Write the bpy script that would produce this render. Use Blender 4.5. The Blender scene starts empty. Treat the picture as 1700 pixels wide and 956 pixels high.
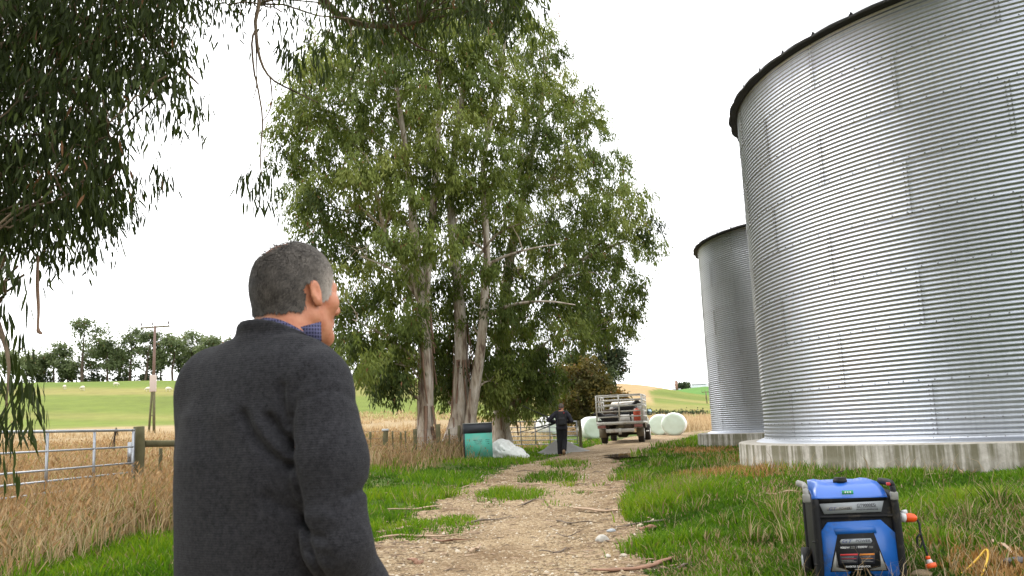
import bpy, math, random
import numpy as np
from mathutils import Matrix, Vector

# ------------------------------------------------------------------ camera, sky, sun, exposure
SC = bpy.context.scene
COL = SC.collection
CZ = 1.29                                     # camera height over the near ground
PITCH, ROLL, FPX = 0.156588, -0.044949, 1490.53
cam_d = bpy.data.cameras.new('camera')
cam_d.sensor_fit = 'HORIZONTAL'; cam_d.sensor_width = 36.0
cam_d.lens = FPX * 36.0 / 1700.0
cam_d.clip_start = 0.05; cam_d.clip_end = 6000
cam_d.dof.use_dof = True; cam_d.dof.focus_distance = 8.5; cam_d.dof.aperture_fstop = 8.0
CAM = bpy.data.objects.new('camera', cam_d); COL.objects.link(CAM)
_cp, _sp, _cr, _sr = math.cos(PITCH), math.sin(PITCH), math.cos(ROLL), math.sin(ROLL)
FW = np.array([0, _cp, _sp]); _u = np.array([0, -_sp, _cp]); _r = np.array([1.0, 0, 0])
RT = _cr * _r + _sr * _u; UP = -_sr * _r + _cr * _u
CAM.matrix_world = Matrix([[RT[0], UP[0], -FW[0], 0], [RT[1], UP[1], -FW[1], 0], [RT[2], UP[2], -FW[2], CZ], [0, 0, 0, 1]])
SC.camera = CAM

SUN_EL, SUN_AZ = math.radians(52), math.radians(-38)      # azimuth from +Y, negative = to the left
W = bpy.data.worlds.new('World'); SC.world = W; W.use_nodes = True
wn, wl = W.node_tree.nodes, W.node_tree.links
wn.clear()
w_out = wn.new('ShaderNodeOutputWorld'); w_bg = wn.new('ShaderNodeBackground')
w_sky = wn.new('ShaderNodeTexSky'); w_sky.sky_type = 'NISHITA'; w_sky.sun_disc = False
w_sky.sun_elevation = SUN_EL; w_sky.sun_rotation = SUN_AZ; w_sky.air_density = 1.0; w_sky.dust_density = 4.0
w_sc = wn.new('ShaderNodeVectorMath'); w_sc.operation = 'SCALE'; w_sc.inputs['Scale'].default_value = 0.1
w_mix = wn.new('ShaderNodeMix'); w_mix.data_type = 'RGBA'; w_mix.inputs['Factor'].default_value = 0.93
# the cloud deck: evenly bright, a little brighter overhead (overcast), with soft faint billows
w_tc = wn.new('ShaderNodeTexCoord'); w_no = wn.new('ShaderNodeTexNoise'); w_no.inputs['Scale'].default_value = 2.2
w_no.inputs['Detail'].default_value = 4; w_no.inputs['Roughness'].default_value = 0.55
w_mr = wn.new('ShaderNodeMapRange'); w_mr.inputs['From Min'].default_value = 0.3; w_mr.inputs['From Max'].default_value = 0.7
w_mr.inputs['To Min'].default_value = 0.86; w_mr.inputs['To Max'].default_value = 1.12
w_cm = wn.new('ShaderNodeVectorMath'); w_cm.operation = 'SCALE'; w_cm.inputs[0].default_value = (0.985, 0.99, 1.0)
wl.new(w_tc.outputs['Generated'], w_no.inputs['Vector']); wl.new(w_no.outputs['Fac'], w_mr.inputs['Value'])
wl.new(w_mr.outputs['Result'], w_cm.inputs['Scale'])
wl.new(w_sky.outputs['Color'], w_sc.inputs[0])
wl.new(w_sc.outputs['Vector'], w_mix.inputs['A']); wl.new(w_cm.outputs['Vector'], w_mix.inputs['B'])
wl.new(w_mix.outputs['Result'], w_bg.inputs['Color']); w_bg.inputs['Strength'].default_value = 1.0
wl.new(w_bg.outputs['Background'], w_out.inputs['Surface'])
sun_d = bpy.data.lights.new('sun', 'SUN'); sun_d.energy = 1.1; sun_d.angle = math.radians(24); sun_d.color = (1.0, 0.96, 0.9)
SUN = bpy.data.objects.new('sun', sun_d); COL.objects.link(SUN)
_sd = Vector((math.sin(SUN_AZ) * math.cos(SUN_EL), math.cos(SUN_AZ) * math.cos(SUN_EL), math.sin(SUN_EL)))
SUN.rotation_euler = _sd.to_track_quat('Z', 'Y').to_euler(); SUN.location = (-8, 10, 30)
SC.view_settings.view_transform = 'Standard'; SC.view_settings.look = 'None'
SC.view_settings.gamma = 1.0; SC.view_settings.exposure = 1.45
SC.render.engine = 'CYCLES'
SC.cycles.max_bounces = 6; SC.cycles.diffuse_bounces = 3; SC.cycles.glossy_bounces = 3
SC.cycles.transmission_bounces = 4; SC.cycles.transparent_max_bounces = 6
SC.cycles.caustics_reflective = False; SC.cycles.caustics_refractive = False
SC.cycles.use_denoising = True

rng = np.random.default_rng(7)
random.seed(7)

# ------------------------------------------------------------------ pixel of the photograph (1700 x 956) -> ray in the world
def ray(px, py):
    return FW + RT * ((px - 850.0) / FPX) - UP * ((py - 478.0) / FPX)
def at(px, py, Y):
    d = ray(px, py); return np.array([0, 0, CZ]) + d * (Y / d[1])

# ------------------------------------------------------------------ numpy noise
def _hash(i, j, k):
    n = (i * 374761393 + j * 668265263 + k * 2147483647 + 1013904223) & 0xFFFFFFFF
    n = ((n ^ (n >> 13)) * 1274126177) & 0xFFFFFFFF
    n = n ^ (n >> 16)
    return (n & 0xFFFFFF) / float(0xFFFFFF)
def vnoise(x, y, z=0.0):
    x, y, z = np.broadcast_arrays(np.asarray(x, float), np.asarray(y, float), np.asarray(z, float))
    xi, yi, zi = np.floor(x).astype(np.int64), np.floor(y).astype(np.int64), np.floor(z).astype(np.int64)
    fx, fy, fz = x - xi, y - yi, z - zi
    fx, fy, fz = fx * fx * (3 - 2 * fx), fy * fy * (3 - 2 * fy), fz * fz * (3 - 2 * fz)
    r = 0
    for a in (0, 1):
        for b in (0, 1):
            for c in (0, 1):
                w = (fx if a else 1 - fx) * (fy if b else 1 - fy) * (fz if c else 1 - fz)
                r = r + w * _hash(xi + a, yi + b, zi + c)
    return r
def fbm(x, y, z=0.0, o=4):
    r, a, s = 0, 0.5, 0
    for i in range(o):
        r = r + a * vnoise(np.asarray(x) * 2**i + 17.3 * i, np.asarray(y) * 2**i - 9.1 * i, np.asarray(z) * 2**i + 3.7 * i); s += a; a *= 0.5
    return r / s
def sstep(a, b, x):
    t = np.clip((np.asarray(x, float) - a) / (b - a), 0, 1); return t * t * (3 - 2 * t)
def unit(v):
    v = np.asarray(v, float); return v / np.maximum(np.linalg.norm(v, axis=-1, keepdims=True), 1e-9)

# ------------------------------------------------------------------ mesh helpers
def mesh_from(name, V, F, mat=None, smooth=False, col=None):
    """F: int array (n,3) or (n,4), or a list of such arrays"""
    V = np.asarray(V, np.float32)
    Fs = [np.asarray(f, np.int32) for f in (F if isinstance(F, list) else [F]) if len(f)]
    me = bpy.data.meshes.new(name)
    me.vertices.add(len(V)); me.vertices.foreach_set('co', V.ravel())
    loops = np.concatenate([f.ravel() for f in Fs]); tot = np.concatenate([np.full(len(f), f.shape[1], np.int32) for f in Fs])
    st = np.concatenate([[0], np.cumsum(tot)[:-1]]).astype(np.int32)
    me.loops.add(len(loops)); me.loops.foreach_set('vertex_index', loops)
    me.polygons.add(len(tot)); me.polygons.foreach_set('loop_start', st); me.polygons.foreach_set('loop_total', tot)
    if smooth: me.polygons.foreach_set('use_smooth', np.ones(len(tot), bool))
    if col is not None:
        ca = me.color_attributes.new('col', 'FLOAT_COLOR', 'POINT')
        c4 = np.ones((len(V), 4), np.float32); c4[:, :3] = col; ca.data.foreach_set('color', c4.ravel())
    me.update(calc_edges=True); me.validate()
    if mat: me.materials.append(mat)
    return me
def link(name, me, parent=None, loc=None, **tags):
    o = bpy.data.objects.new(name, me); COL.objects.link(o)
    if parent is not None: o.parent = parent
    if loc is not None: o.location = loc
    for k, v in tags.items(): o[k] = v
    return o
def obj(name, V, F, mat=None, parent=None, smooth=False, col=None, **tags):
    return link(name, mesh_from(name, V, F, mat, smooth, col), parent, **tags)
def thing(name, label, cat, loc=(0, 0, 0), rotz=0.0, group=None):
    o = bpy.data.objects.new(name, None); COL.objects.link(o)
    o.location = loc; o.rotation_euler = (0, 0, rotz); o['label'] = label; o['category'] = cat
    if group: o['group'] = group
    o.empty_display_size = 0.2
    return o
class MB:
    """collects shapes into one mesh"""
    def __init__(s): s.V = []; s.T = []; s.Q = []; s.n = 0
    def add(s, V, F):
        V = np.asarray(V, float).reshape(-1, 3)
        for f in (F if isinstance(F, list) else [F]):
            f = np.asarray(f, int)
            if len(f): (s.Q if f.shape[1] == 4 else s.T).append(f + s.n)
        s.V.append(V); s.n += len(V); return s
    def box(s, lo, hi, M=None):
        lo, hi = np.array(lo, float), np.array(hi, float)
        V = np.array([[x, y, z] for x in (lo[0], hi[0]) for y in (lo[1], hi[1]) for z in (lo[2], hi[2])])
        if M is not None: V = V @ np.array(M.to_3x3()).T + np.array(M.translation)
        F = np.array([[0, 1, 3, 2], [4, 6, 7, 5], [0, 4, 5, 1], [2, 3, 7, 6], [0, 2, 6, 4], [1, 5, 7, 3]])
        return s.add(V, F)
    def rbox(s, lo, hi, r=0.01, seg=2):
        """box with rounded vertical and horizontal edges: superellipse-ish via chamfer rings"""
        lo, hi = np.array(lo, float), np.array(hi, float); c = (lo + hi) / 2; hfs = (hi - lo) / 2
        r = min(r, hfs.min() * 0.98)
        n = 4 * (seg + 1); ang = []
        for q in range(4):
            for i in range(seg + 1): ang.append((q * math.pi / 2 + i * math.pi / 2 / seg, q))
        cs = [(1, 1), (-1, 1), (-1, -1), (1, -1)]
        prof = [(math.cos(t), math.sin(t)) for t in np.linspace(0, math.pi / 2, seg + 1)]
        rings = [(-hfs[2] + r - r * sn, r * cs_) for cs_, sn in prof[::-1]] + [(hfs[2] - r + r * sn, r * cs_) for cs_, sn in prof]
        V = []
        for z, rr in rings:
            for a, q in ang:
                V.append((c[0] + cs[q][0] * (hfs[0] - r) + rr * math.cos(a), c[1] + cs[q][1] * (hfs[1] - r) + rr * math.sin(a), c[2] + z))
        k = len(rings); F = []
        for i in range(k - 1):
            for j in range(n): F.append((i * n + j, i * n + (j + 1) % n, (i + 1) * n + (j + 1) % n, (i + 1) * n + j))
        V.append((c[0], c[1], lo[2])); V.append((c[0], c[1], hi[2])); b, t = len(V) - 2, len(V) - 1
        T = [(b, (j + 1) % n, j) for j in range(n)] + [(t, (k - 1) * n + j, (k - 1) * n + (j + 1) % n) for j in range(n)]
        return s.add(V, [np.array(F), np.array(T)])
    def tube(s, path, rad, n=8, cap=True, flat=1.0):
        V, F = tube(path, rad, n, cap, flat); return s.add(V, F)
    def cyl(s, a, b, r, r2=None, n=16):
        return s.tube([a, b], [r, r if r2 is None else r2], n)
    def build(s, name, mat, parent=None, smooth=False, **tags):
        F = []
        if s.Q: F.append(np.concatenate(s.Q))
        if s.T: F.append(np.concatenate(s.T))
        return obj(name, np.concatenate(s.V), F, mat, parent, smooth, **tags)
def tube(path, rad, n=8, cap=True, flat=1.0):
    P = np.asarray(path, float); m = len(P); rad = np.broadcast_to(np.asarray(rad, float), (m,))
    T = np.gradient(P, axis=0) if m > 2 else np.repeat((P[1:] - P[:1]), 2, 0); T = unit(T)
    ref = np.array([0, 0, 1.0]) if abs(T[0][2]) < 0.9 else np.array([1.0, 0, 0])
    V = np.zeros((m, n, 3)); a = np.arange(n) * 2 * math.pi / n
    Nv = unit(np.cross(T[0], ref))
    for i in range(m):
        Nv = unit(Nv - T[i] * np.dot(Nv, T[i])); B = np.cross(T[i], Nv)
        V[i] = P[i] + rad[i] * (np.cos(a)[:, None] * Nv + flat * np.sin(a)[:, None] * B)
    i = np.arange(m - 1)[:, None] * n; j = np.arange(n)[None]; j2 = (j + 1) % n
    Q = np.stack([i + j, i + j2, i + n + j2, i + n + j], -1).reshape(-1, 4)
    V = V.reshape(-1, 3)
    if not cap: return V, Q
    V = np.concatenate([V, P[:1], P[-1:]]); b, t = m * n, m * n + 1
    T3 = np.concatenate([np.stack([np.full(n, b), j2[0], j[0]], -1), np.stack([np.full(n, t), (m - 1) * n + j[0], (m - 1) * n + j2[0]], -1)])
    return V, [Q, T3]
def tubes_n(paths, n):  # many tubes of equal vertex counts, quick: paths (k,m,3), radii (k,m)
    P, R = paths; k, m = P.shape[:2]
    T = unit(np.gradient(P, axis=1)); ref = np.where(np.abs(T[:, :, 2:3]) < 0.9, np.array([0, 0, 1.0]), np.array([1.0, 0, 0]))
    N1 = unit(np.cross(T, ref)); B = np.cross(T, N1); a = np.arange(n) * 2 * math.pi / n
    V = P[:, :, None] + R[:, :, None, None] * (np.cos(a)[:, None] * N1[:, :, None] + np.sin(a)[:, None] * B[:, :, None])
    base = (np.arange(k) * m * n)[:, None, None]; i = (np.arange(m - 1) * n)[None, :, None]; j = np.arange(n)[None, None]; j2 = (j + 1) % n
    Q = np.stack([base + i + j, base + i + j2, base + i + n + j2, base + i + n + j], -1).reshape(-1, 4)
    return V.reshape(-1, 3), Q

def smooth_path(pts, n):
    """Catmull-Rom through the points"""
    P = np.asarray(pts, float)
    if len(P) == 2: return P[0] + (P[1] - P[0]) * np.linspace(0, 1, n)[:, None]
    Q = np.vstack([2 * P[0] - P[1], P, 2 * P[-1] - P[-2]]); t = np.linspace(0, len(P) - 1 - 1e-6, n); i = t.astype(int); f = (t - i)[:, None]
    a, b, c, d = Q[i], Q[i + 1], Q[i + 2], Q[i + 3]
    return 0.5 * ((2 * b) + (c - a) * f + (2 * a - 5 * b + 4 * c - d) * f**2 + (3 * b - a - 3 * c + d) * f**3)

# ------------------------------------------------------------------ signed-distance modelling (bodies, bales, heaps)
def smin(a, b, k):
    h = np.clip(0.5 + 0.5 * (b - a) / k, 0, 1); return b + (a - b) * h - k * h * (1 - h)
def smax(a, b, k): return -smin(-a, -b, k)
def s_cap(p, a, b, ra, rb=None):
    rb = ra if rb is None else rb; a, b = np.asarray(a, float), np.asarray(b, float); ba = b - a
    h = np.clip(((p - a) @ ba) / max(ba @ ba, 1e-12), 0, 1)
    return np.linalg.norm(p - a - h[:, None] * ba, axis=1) - (ra + (rb - ra) * h)
def s_ell(p, c, r):
    q = p - np.asarray(c, float); r = np.asarray(r, float); k0 = np.linalg.norm(q / r, axis=1); k1 = np.linalg.norm(q / (r * r), axis=1)
    return k0 * (k0 - 1) / np.maximum(k1, 1e-9)
def s_box(p, c, b, r=0.0):
    q = np.abs(p - np.asarray(c, float)) - (np.asarray(b, float) - r)
    return np.linalg.norm(np.maximum(q, 0), axis=1) + np.minimum(q.max(1), 0) - r
def s_chain(p, pts, rad, k=0.02):
    d = None
    for i in range(len(pts) - 1):
        e = s_cap(p, pts[i], pts[i + 1], rad[i], rad[i + 1]); d = e if d is None else smin(d, e, k)
    return d
def surface_nets(fn, lo, hi, h):
    lo, hi = np.asarray(lo, float), np.asarray(hi, float); n = np.ceil((hi - lo) / h).astype(int) + 1
    xs = [lo[i] + h * np.arange(n[i]) for i in range(3)]
    # coarse pass first, then the fine grid only near the surface
    cs = 4; m = (n + cs - 1) // cs + 1
    G = np.stack(np.meshgrid(*[lo[i] + h * cs * np.arange(m[i]) for i in range(3)], indexing='ij'), -1)
    Cv = fn(G.reshape(-1, 3)).reshape(tuple(m)); g = np.abs(Cv) < h * cs * 1.95
    up3 = lambda A: A.repeat(cs, 0).repeat(cs, 1).repeat(cs, 2)[:n[0], :n[1], :n[2]]
    sgn0 = up3(np.where(Cv < 0, -1.0, 1.0)); mk = up3(g); V = sgn0.copy()
    I = np.argwhere(mk)
    for q in range(0, len(I), 400000):
        J = I[q:q + 400000]; V[J[:, 0], J[:, 1], J[:, 2]] = fn(lo + h * J)
    ins = V < 0
    c = [slice(0, -1), slice(1, None)]
    acc = np.zeros(tuple(n - 1) + (3,)); cnt = np.zeros(tuple(n - 1))
    corner = [(a, b, d) for a in (0, 1) for b in (0, 1) for d in (0, 1)]
    for p in corner:
        for ax in range(3):
            if p[ax]: continue
            q = list(p); q[ax] = 1
            A = V[c[p[0]], c[p[1]], c[p[2]]]; B = V[c[q[0]], c[q[1]], c[q[2]]]
            cr = (A < 0) != (B < 0)
            t = np.where(cr, A / np.where(cr, A - B, 1), 0)
            for e in range(3):
                acc[..., e] += np.where(cr, p[e] + (t if e == ax else 0), 0)
            cnt += cr
    act = cnt > 0; idx = np.full(act.shape, -1); idx[act] = np.arange(act.sum())
    ii = np.argwhere(act); P = lo + h * (ii + acc[act] / cnt[act][:, None])
    F = []
    for ax in range(3):
        o1, o2 = (ax + 1) % 3, (ax + 2) % 3
        s0 = [slice(1, -1)] * 3; s0[ax] = slice(0, -1); s1 = list(s0); s1[ax] = slice(1, None)
        A, B = ins[tuple(s0)], ins[tuple(s1)]
        e = np.argwhere(A != B)
        if not len(e): continue
        sgn = A[A != B]
        base = e.copy(); base[:, o1] += 1; base[:, o2] += 1
        def cell(d1, d2):
            k = base.copy(); k[:, o1] -= d1; k[:, o2] -= d2; return idx[k[:, 0], k[:, 1], k[:, 2]]
        q = np.stack([cell(1, 1), cell(0, 1), cell(0, 0), cell(1, 0)], 1)
        q[~sgn] = q[~sgn][:, ::-1]
        F.append(q)
    F = np.concatenate(F); F = F[(F >= 0).all(1)]
    return P, F
def relax(P, F, it=2, w=0.5):
    e = np.concatenate([F[:, [0, 1]], F[:, [1, 2]], F[:, [2, 3]], F[:, [3, 0]]]); e = np.concatenate([e, e[:, ::-1]])
    deg = np.bincount(e[:, 0], minlength=len(P))[:, None]
    for _ in range(it):
        s = np.stack([np.bincount(e[:, 0], weights=P[e[:, 1], k], minlength=len(P)) for k in range(3)], 1)
        P = P * (1 - w) + w * s / np.maximum(deg, 1)
    return P

# ------------------------------------------------------------------ materials
def nodes_of(name):
    m = bpy.data.materials.new(name); m.use_nodes = True; nt = m.node_tree; b = nt.nodes['Principled BSDF']
    return m, nt, b
def plain(name, rgb, rough=0.6, metal=0.0, var=0.08, scale=8.0, bump=0.0, bscale=40.0, spec=0.4, coat=0.0, dirt=None, dirt_amt=0.0):
    """a colour with soft noise variation, optional dirt patches and fine relief"""
    m, nt, b = nodes_of(name); N, L = nt.nodes, nt.links
    tc = N.new('ShaderNodeTexCoord'); no = N.new('ShaderNodeTexNoise'); no.inputs['Scale'].default_value = scale; no.inputs['Detail'].default_value = 5
    L.new(tc.outputs['Object'], no.inputs['Vector'])
    mr = N.new('ShaderNodeMix'); mr.data_type = 'RGBA'
    mr.inputs['A'].default_value = (*[c * (1 - var) for c in rgb], 1); mr.inputs['B'].default_value = (*[min(1, c * (1 + var)) for c in rgb], 1)
    L.new(no.outputs['Fac'], mr.inputs['Factor']); out = mr.outputs['Result']
    if dirt is not None:
        n2 = N.new('ShaderNodeTexNoise'); n2.inputs['Scale'].default_value = scale * 0.6; n2.inputs['Detail'].default_value = 8; n2.inputs['Roughness'].default_value = 0.7
        L.new(tc.outputs['Object'], n2.inputs['Vector'])
        rp = N.new('ShaderNodeMapRange'); rp.inputs['From Min'].default_value = 0.62 - 0.3 * dirt_amt; rp.inputs['From Max'].default_value = 0.75 - 0.15 * dirt_amt
        L.new(n2.outputs['Fac'], rp.inputs['Value'])
        m2 = N.new('ShaderNodeMix'); m2.data_type = 'RGBA'; m2.inputs['B'].default_value = (*dirt, 1)
        L.new(rp.outputs['Result'], m2.inputs['Factor']); L.new(out, m2.inputs['A']); out = m2.outputs['Result']
    L.new(out, b.inputs['Base Color'])
    b.inputs['Roughness'].default_value = rough; b.inputs['Metallic'].default_value = metal
    b.inputs['Specular IOR Level'].default_value = spec; b.inputs['Coat Weight'].default_value = coat
    if bump > 0:
        nb = N.new('ShaderNodeTexNoise'); nb.inputs['Scale'].default_value = bscale; nb.inputs['Detail'].default_value = 4
        L.new(tc.outputs['Object'], nb.inputs['Vector'])
        bp = N.new('ShaderNodeBump'); bp.inputs['Strength'].default_value = bump; bp.inputs['Distance'].default_value = 0.01
        L.new(nb.outputs['Fac'], bp.inputs['Height']); L.new(bp.outputs['Normal'], b.inputs['Normal'])
    return m
def leafy(name, trans=0.35, rough=0.5, spec=0.35):
    """per-leaf colour from the mesh attribute; leaves let some light through"""
    m, nt, b = nodes_of(name); N, L = nt.nodes, nt.links
    a = N.new('ShaderNodeAttribute'); a.attribute_name = 'col'
    L.new(a.outputs['Color'], b.inputs['Base Color']); b.inputs['Roughness'].default_value = rough; b.inputs['Specular IOR Level'].default_value = spec
    t = N.new('ShaderNodeBsdfTranslucent'); mx = N.new('ShaderNodeMixShader'); mx.inputs['Fac'].default_value = trans
    hs = N.new('ShaderNodeHueSaturation'); hs.inputs['Value'].default_value = 1.25; hs.inputs['Saturation'].default_value = 1.15
    L.new(a.outputs['Color'], hs.inputs['Color']); L.new(hs.outputs['Color'], t.inputs['Color'])
    L.new(b.outputs['BSDF'], mx.inputs[1]); L.new(t.outputs['BSDF'], mx.inputs[2])
    L.new(mx.outputs['Shader'], nt.nodes['Material Output'].inputs['Surface'])
    return m
# ================================================================== the setting: terrain
_cols = {
 -180: [(0, 0), (60, .3), (3000, 4)],
 -60: [(0, 0), (10, .05), (31, .5), (100, 2.0), (200, 6), (3000, 8)],
 -33: [(0, 0), (7.5, 0), (15, .30), (31, .75), (72, 2.0), (100, 3.5), (150, 9.6), (188, 14.0), (225, 14.6), (300, 11), (500, 7), (3000, 7)],
 -26: [(0, 0), (7.5, 0), (15, .32), (31, .78), (72, 2.0), (100, 3.5), (150, 9.8), (188, 14.3), (225, 14.9), (300, 11), (500, 7), (3000, 7)],
 -7.5: [(0, 0), (7.5, 0), (15, .16), (24, .45), (31, .72), (72, 1.9), (100, 3.2), (150, 9.6), (188, 14.2), (225, 14.9), (300, 11), (500, 7), (3000, 7)],
 -2.5: [(0, 0), (7.5, 0), (15, .08), (24, .32), (31, .52), (72, 1.6), (100, 2.6), (160, 8.6), (210, 13.4), (250, 14), (320, 11), (500, 7), (3000, 7)],
 1.6: [(0, 0), (7.5, 0), (15, .08), (24, .22), (31, .33), (38, .44), (57, .70), (100, 2.0), (160, 6.6), (235, 13.0), (270, 13.4), (340, 10), (500, 7), (3000, 10)],
 5.0: [(0, 0), (7.5, 0), (15, .10), (24, .24), (31, .36), (38, .50), (57, .66), (100, 1.5), (170, 6.0), (260, 13.4), (300, 13.8), (370, 10), (500, 8), (3000, 12)],
 7.6: [(0, 0), (7.5, 0), (15, .20), (24, .30), (31, .42), (38, .54), (57, .66), (100, 1.4), (170, 5.6), (262, 13.2), (300, 13.6), (370, 10), (500, 10), (720, 20), (900, 22), (3000, 20)],
 9.5: [(0, 0), (7.5, 0), (15, .28), (24, .40), (31, .44), (38, .52), (57, .62), (100, 1.3), (170, 5.0), (262, 11.2), (300, 11.2), (370, 9), (480, 14), (720, 27.5), (900, 29), (3000, 25)],
 11.2: [(0, 0), (7.5, 0), (13, .36), (24, .44), (38, .48), (57, .58), (100, 1.2), (170, 4.4), (262, 9.0), (300, 9.2), (370, 9.5), (480, 15.5), (720, 28.5), (900, 30), (3000, 26)],
 14: [(0, 0), (7.5, 0), (13, .44), (24, .46), (38, .46), (57, .56), (100, 1.2), (170, 4.0), (262, 7.5), (370, 9.5), (480, 16), (720, 29), (900, 30), (3000, 26)],
 35: [(0, 0), (5.5, 0), (11, .44), (24, .46), (40, .48), (60, .8), (200, 4), (500, 12), (3000, 20)],
 60: [(0, 0), (6, .05), (12, .4), (40, .5), (200, 3), (3000, 10)],
 180: [(0, 0), (60, .3), (3000, 4)]}
_az = np.arange(-180, 180.01, 0.5); _lr = np.linspace(math.log(1.0), math.log(3000), 500)
_T = np.zeros((len(_az), len(_lr)))
_ka = sorted(_cols); _prof = np.array([np.interp(np.exp(_lr), [p[0] for p in _cols[a]], [p[1] for p in _cols[a]]) for a in _ka])
for j in range(len(_lr)): _T[:, j] = np.interp(_az, _ka, _prof[:, j])
def _blur(A, s, axis):
    k = np.exp(-0.5 * (np.arange(-3 * s, 3 * s + 1) / s) ** 2); k /= k.sum(); pad = [(0, 0), (0, 0)]; pad[axis] = (3 * s, 3 * s)
    B = np.pad(A, pad, mode='edge'); return np.apply_along_axis(lambda v: np.convolve(v, k, 'valid'), axis, B)
_T = _blur(_blur(_T, 5, 1), 2, 0)
def gz(x, y):
    x, y = np.asarray(x, float), np.asarray(y, float)
    r = np.maximum(np.hypot(x, y), 1.0); a = np.degrees(np.arctan2(x, y))
    fi = np.clip((a + 180) / 0.5, 0, len(_az) - 1.001); fj = np.clip((np.log(r) - _lr[0]) / (_lr[1] - _lr[0]), 0, len(_lr) - 1.001)
    i, j = fi.astype(int), fj.astype(int); fi, fj = fi - i, fj - j
    z = (_T[i, j] * (1 - fi) + _T[i + 1, j] * fi) * (1 - fj) + (_T[i, j + 1] * (1 - fi) + _T[i + 1, j + 1] * fi) * fj
    bump = (fbm(x * 0.45, y * 0.45, 1.7, 3) - 0.5) * 0.10 * np.clip((r - 4) / 6, 0, 1) * np.clip(1 - (r - 60) / 60, 0, 1)
    roll = (fbm(x * 0.02, y * 0.02, 5.2, 3) - 0.5) * np.clip((r - 90) / 120, 0, 1) * 2.2
    return z + bump + roll
def gpt(x, y, dz=0.0): return np.array([x, y, float(gz(x, y)) + dz])
def ground_at(px, py, rmax=400):
    d = ray(px, py); t = np.exp(np.linspace(math.log(3.0), math.log(rmax), 700))
    P = np.array([0, 0, CZ]) + d * t[:, None]; k = np.argmax(P[:, 2] < gz(P[:, 0], P[:, 1])) or 699
    t = np.linspace(t[max(k - 1, 0)], t[k], 30); P = np.array([0, 0, CZ]) + d * t[:, None]
    return P[np.argmax(P[:, 2] < gz(P[:, 0], P[:, 1]))]

# ------------------------------------------------------------------ the dirt track: left and right edges (from where it stands in the view)
_trk = [((520, 956), (1072, 956)), ((600, 925), (1066, 925)), ((625, 906), (1062, 905)), ((652, 884), (1056, 882)), ((680, 862), (1050, 862)), ((728, 840), (1046, 842)),
        ((765, 818), (1040, 820)), ((800, 798), (1031, 798)), ((845, 782), (1024, 782)), ((890, 769), (1024, 770)),
        ((925, 759), (1044, 760)), ((957, 749), (1070, 749)), ((986, 741), (1090, 740)), ((1012, 733), (1128, 732)), ((1050, 725), (1168, 724))]
_tl = np.array([ground_at(*a)[:2] for a, b in _trk]); _tr = np.array([ground_at(*b)[:2] for a, b in _trk])
_tl = np.vstack([[-2.6, -25], [-2.4, -4], [-2.3, 3], _tl, [13, 62], [22, 66], [40, 68]]); _tr = np.vstack([[1.5, -25], [1.45, -4], [1.4, 3], _tr, [16.5, 54.5], [24, 58], [40, 60]])
def _inpoly(x, y, P):
    x, y = np.asarray(x, float), np.asarray(y, float); r = np.zeros(np.broadcast(x, y).shape, bool); j = len(P) - 1
    for i in range(len(P)):
        (xi, yi), (xj, yj) = P[i], P[j]
        if yi != yj:
            c = ((yi > y) != (yj > y)) & (x < (xj - xi) * (y - yi) / (yj - yi) + xi); r ^= c
        j = i
    return r
TRACK = np.vstack([_tl, _tr[::-1]])
def on_track(x, y):
    n1 = (fbm(x * 1.1, y * 1.1, 9, 3) - 0.5) * 0.9; n2 = (fbm(x * 1.1 + 40, y * 1.1, 9, 3) - 0.5) * 0.9
    return _inpoly(x + n1, y + n2, TRACK)
def px_patch(x0, x1, y0, y1):
    a, b = ground_at((x0 + x1) / 2, y1), ground_at((x0 + x1) / 2, y0); c = (a + b) / 2
    return c[0], c[1], (x1 - x0) / 2 * c[1] / FPX, max(0.12, (b[1] - a[1]) / 2)
MID = [px_patch(*q) for q in [(795, 912, 812, 838), (868, 965, 786, 806), (905, 970, 764, 784), (930, 962, 800, 812), (690, 745, 818, 834), (640, 720, 868, 902), (720, 790, 858, 882), (905, 935, 834, 848),
                              (985, 1010, 806, 816), (800, 830, 842, 850), (955, 975, 818, 826), (735, 775, 878, 892)]]
MIDK = [1.0, 1.0, .95, .45, 1.0, .7, .5, .45, .45, .3, .4, .4]
def mid_grass(x, y):
    m = np.zeros(np.shape(x))
    for (cx, cy, rx, ry), k in zip(MID, MIDK):
        q = ((x - cx) / rx) ** 2 + ((y - cy) / ry) ** 2
        m = np.maximum(m, k * np.clip(1.35 - q * (0.7 + 0.6 * vnoise(np.asarray(x) * 4, np.asarray(y) * 4)), 0, 1))
    return m
# where the tall dry grass begins on the left of the track
_db = np.array([ground_at(*q)[:2] for q in [(-120, 1010), (0, 990), (100, 965), (200, 930), (300, 880), (420, 838), (600, 782), (680, 782), (740, 772), (800, 759), (833, 748)]])
_db = _db[np.argsort(_db[:, 0])]
def dryness(x, y):
    """0 green .. 1 tall dry grass"""
    x, y = np.asarray(x, float), np.asarray(y, float)
    yb = np.interp(x, _db[:, 0], _db[:, 1]); n = (fbm(x * 0.6, y * 0.6, 3.3, 3) - 0.5)
    d = sstep(-0.16, 0.42, (y - yb) / np.maximum(y, 4) * 2.2 + n * 0.8)
    lim = _db[-1, 0] + 0.012 * (y - _db[-1, 1])
    d = d * sstep(0.5, -0.4, x - lim + n * 1.2)
    # a dead patch beside the concrete base
    return d
_pa = [px_patch(*q) + (k,) for q, k in [((1115, 1215, 741, 755), 1.0), ((1135, 1290, 772, 802), .9), ((1150, 1230, 752, 772), .35), ((1240, 1330, 800, 830), .3), ((1590, 1740, 912, 985), 1.0), ((1500, 1600, 880, 930), .4)]]
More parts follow.
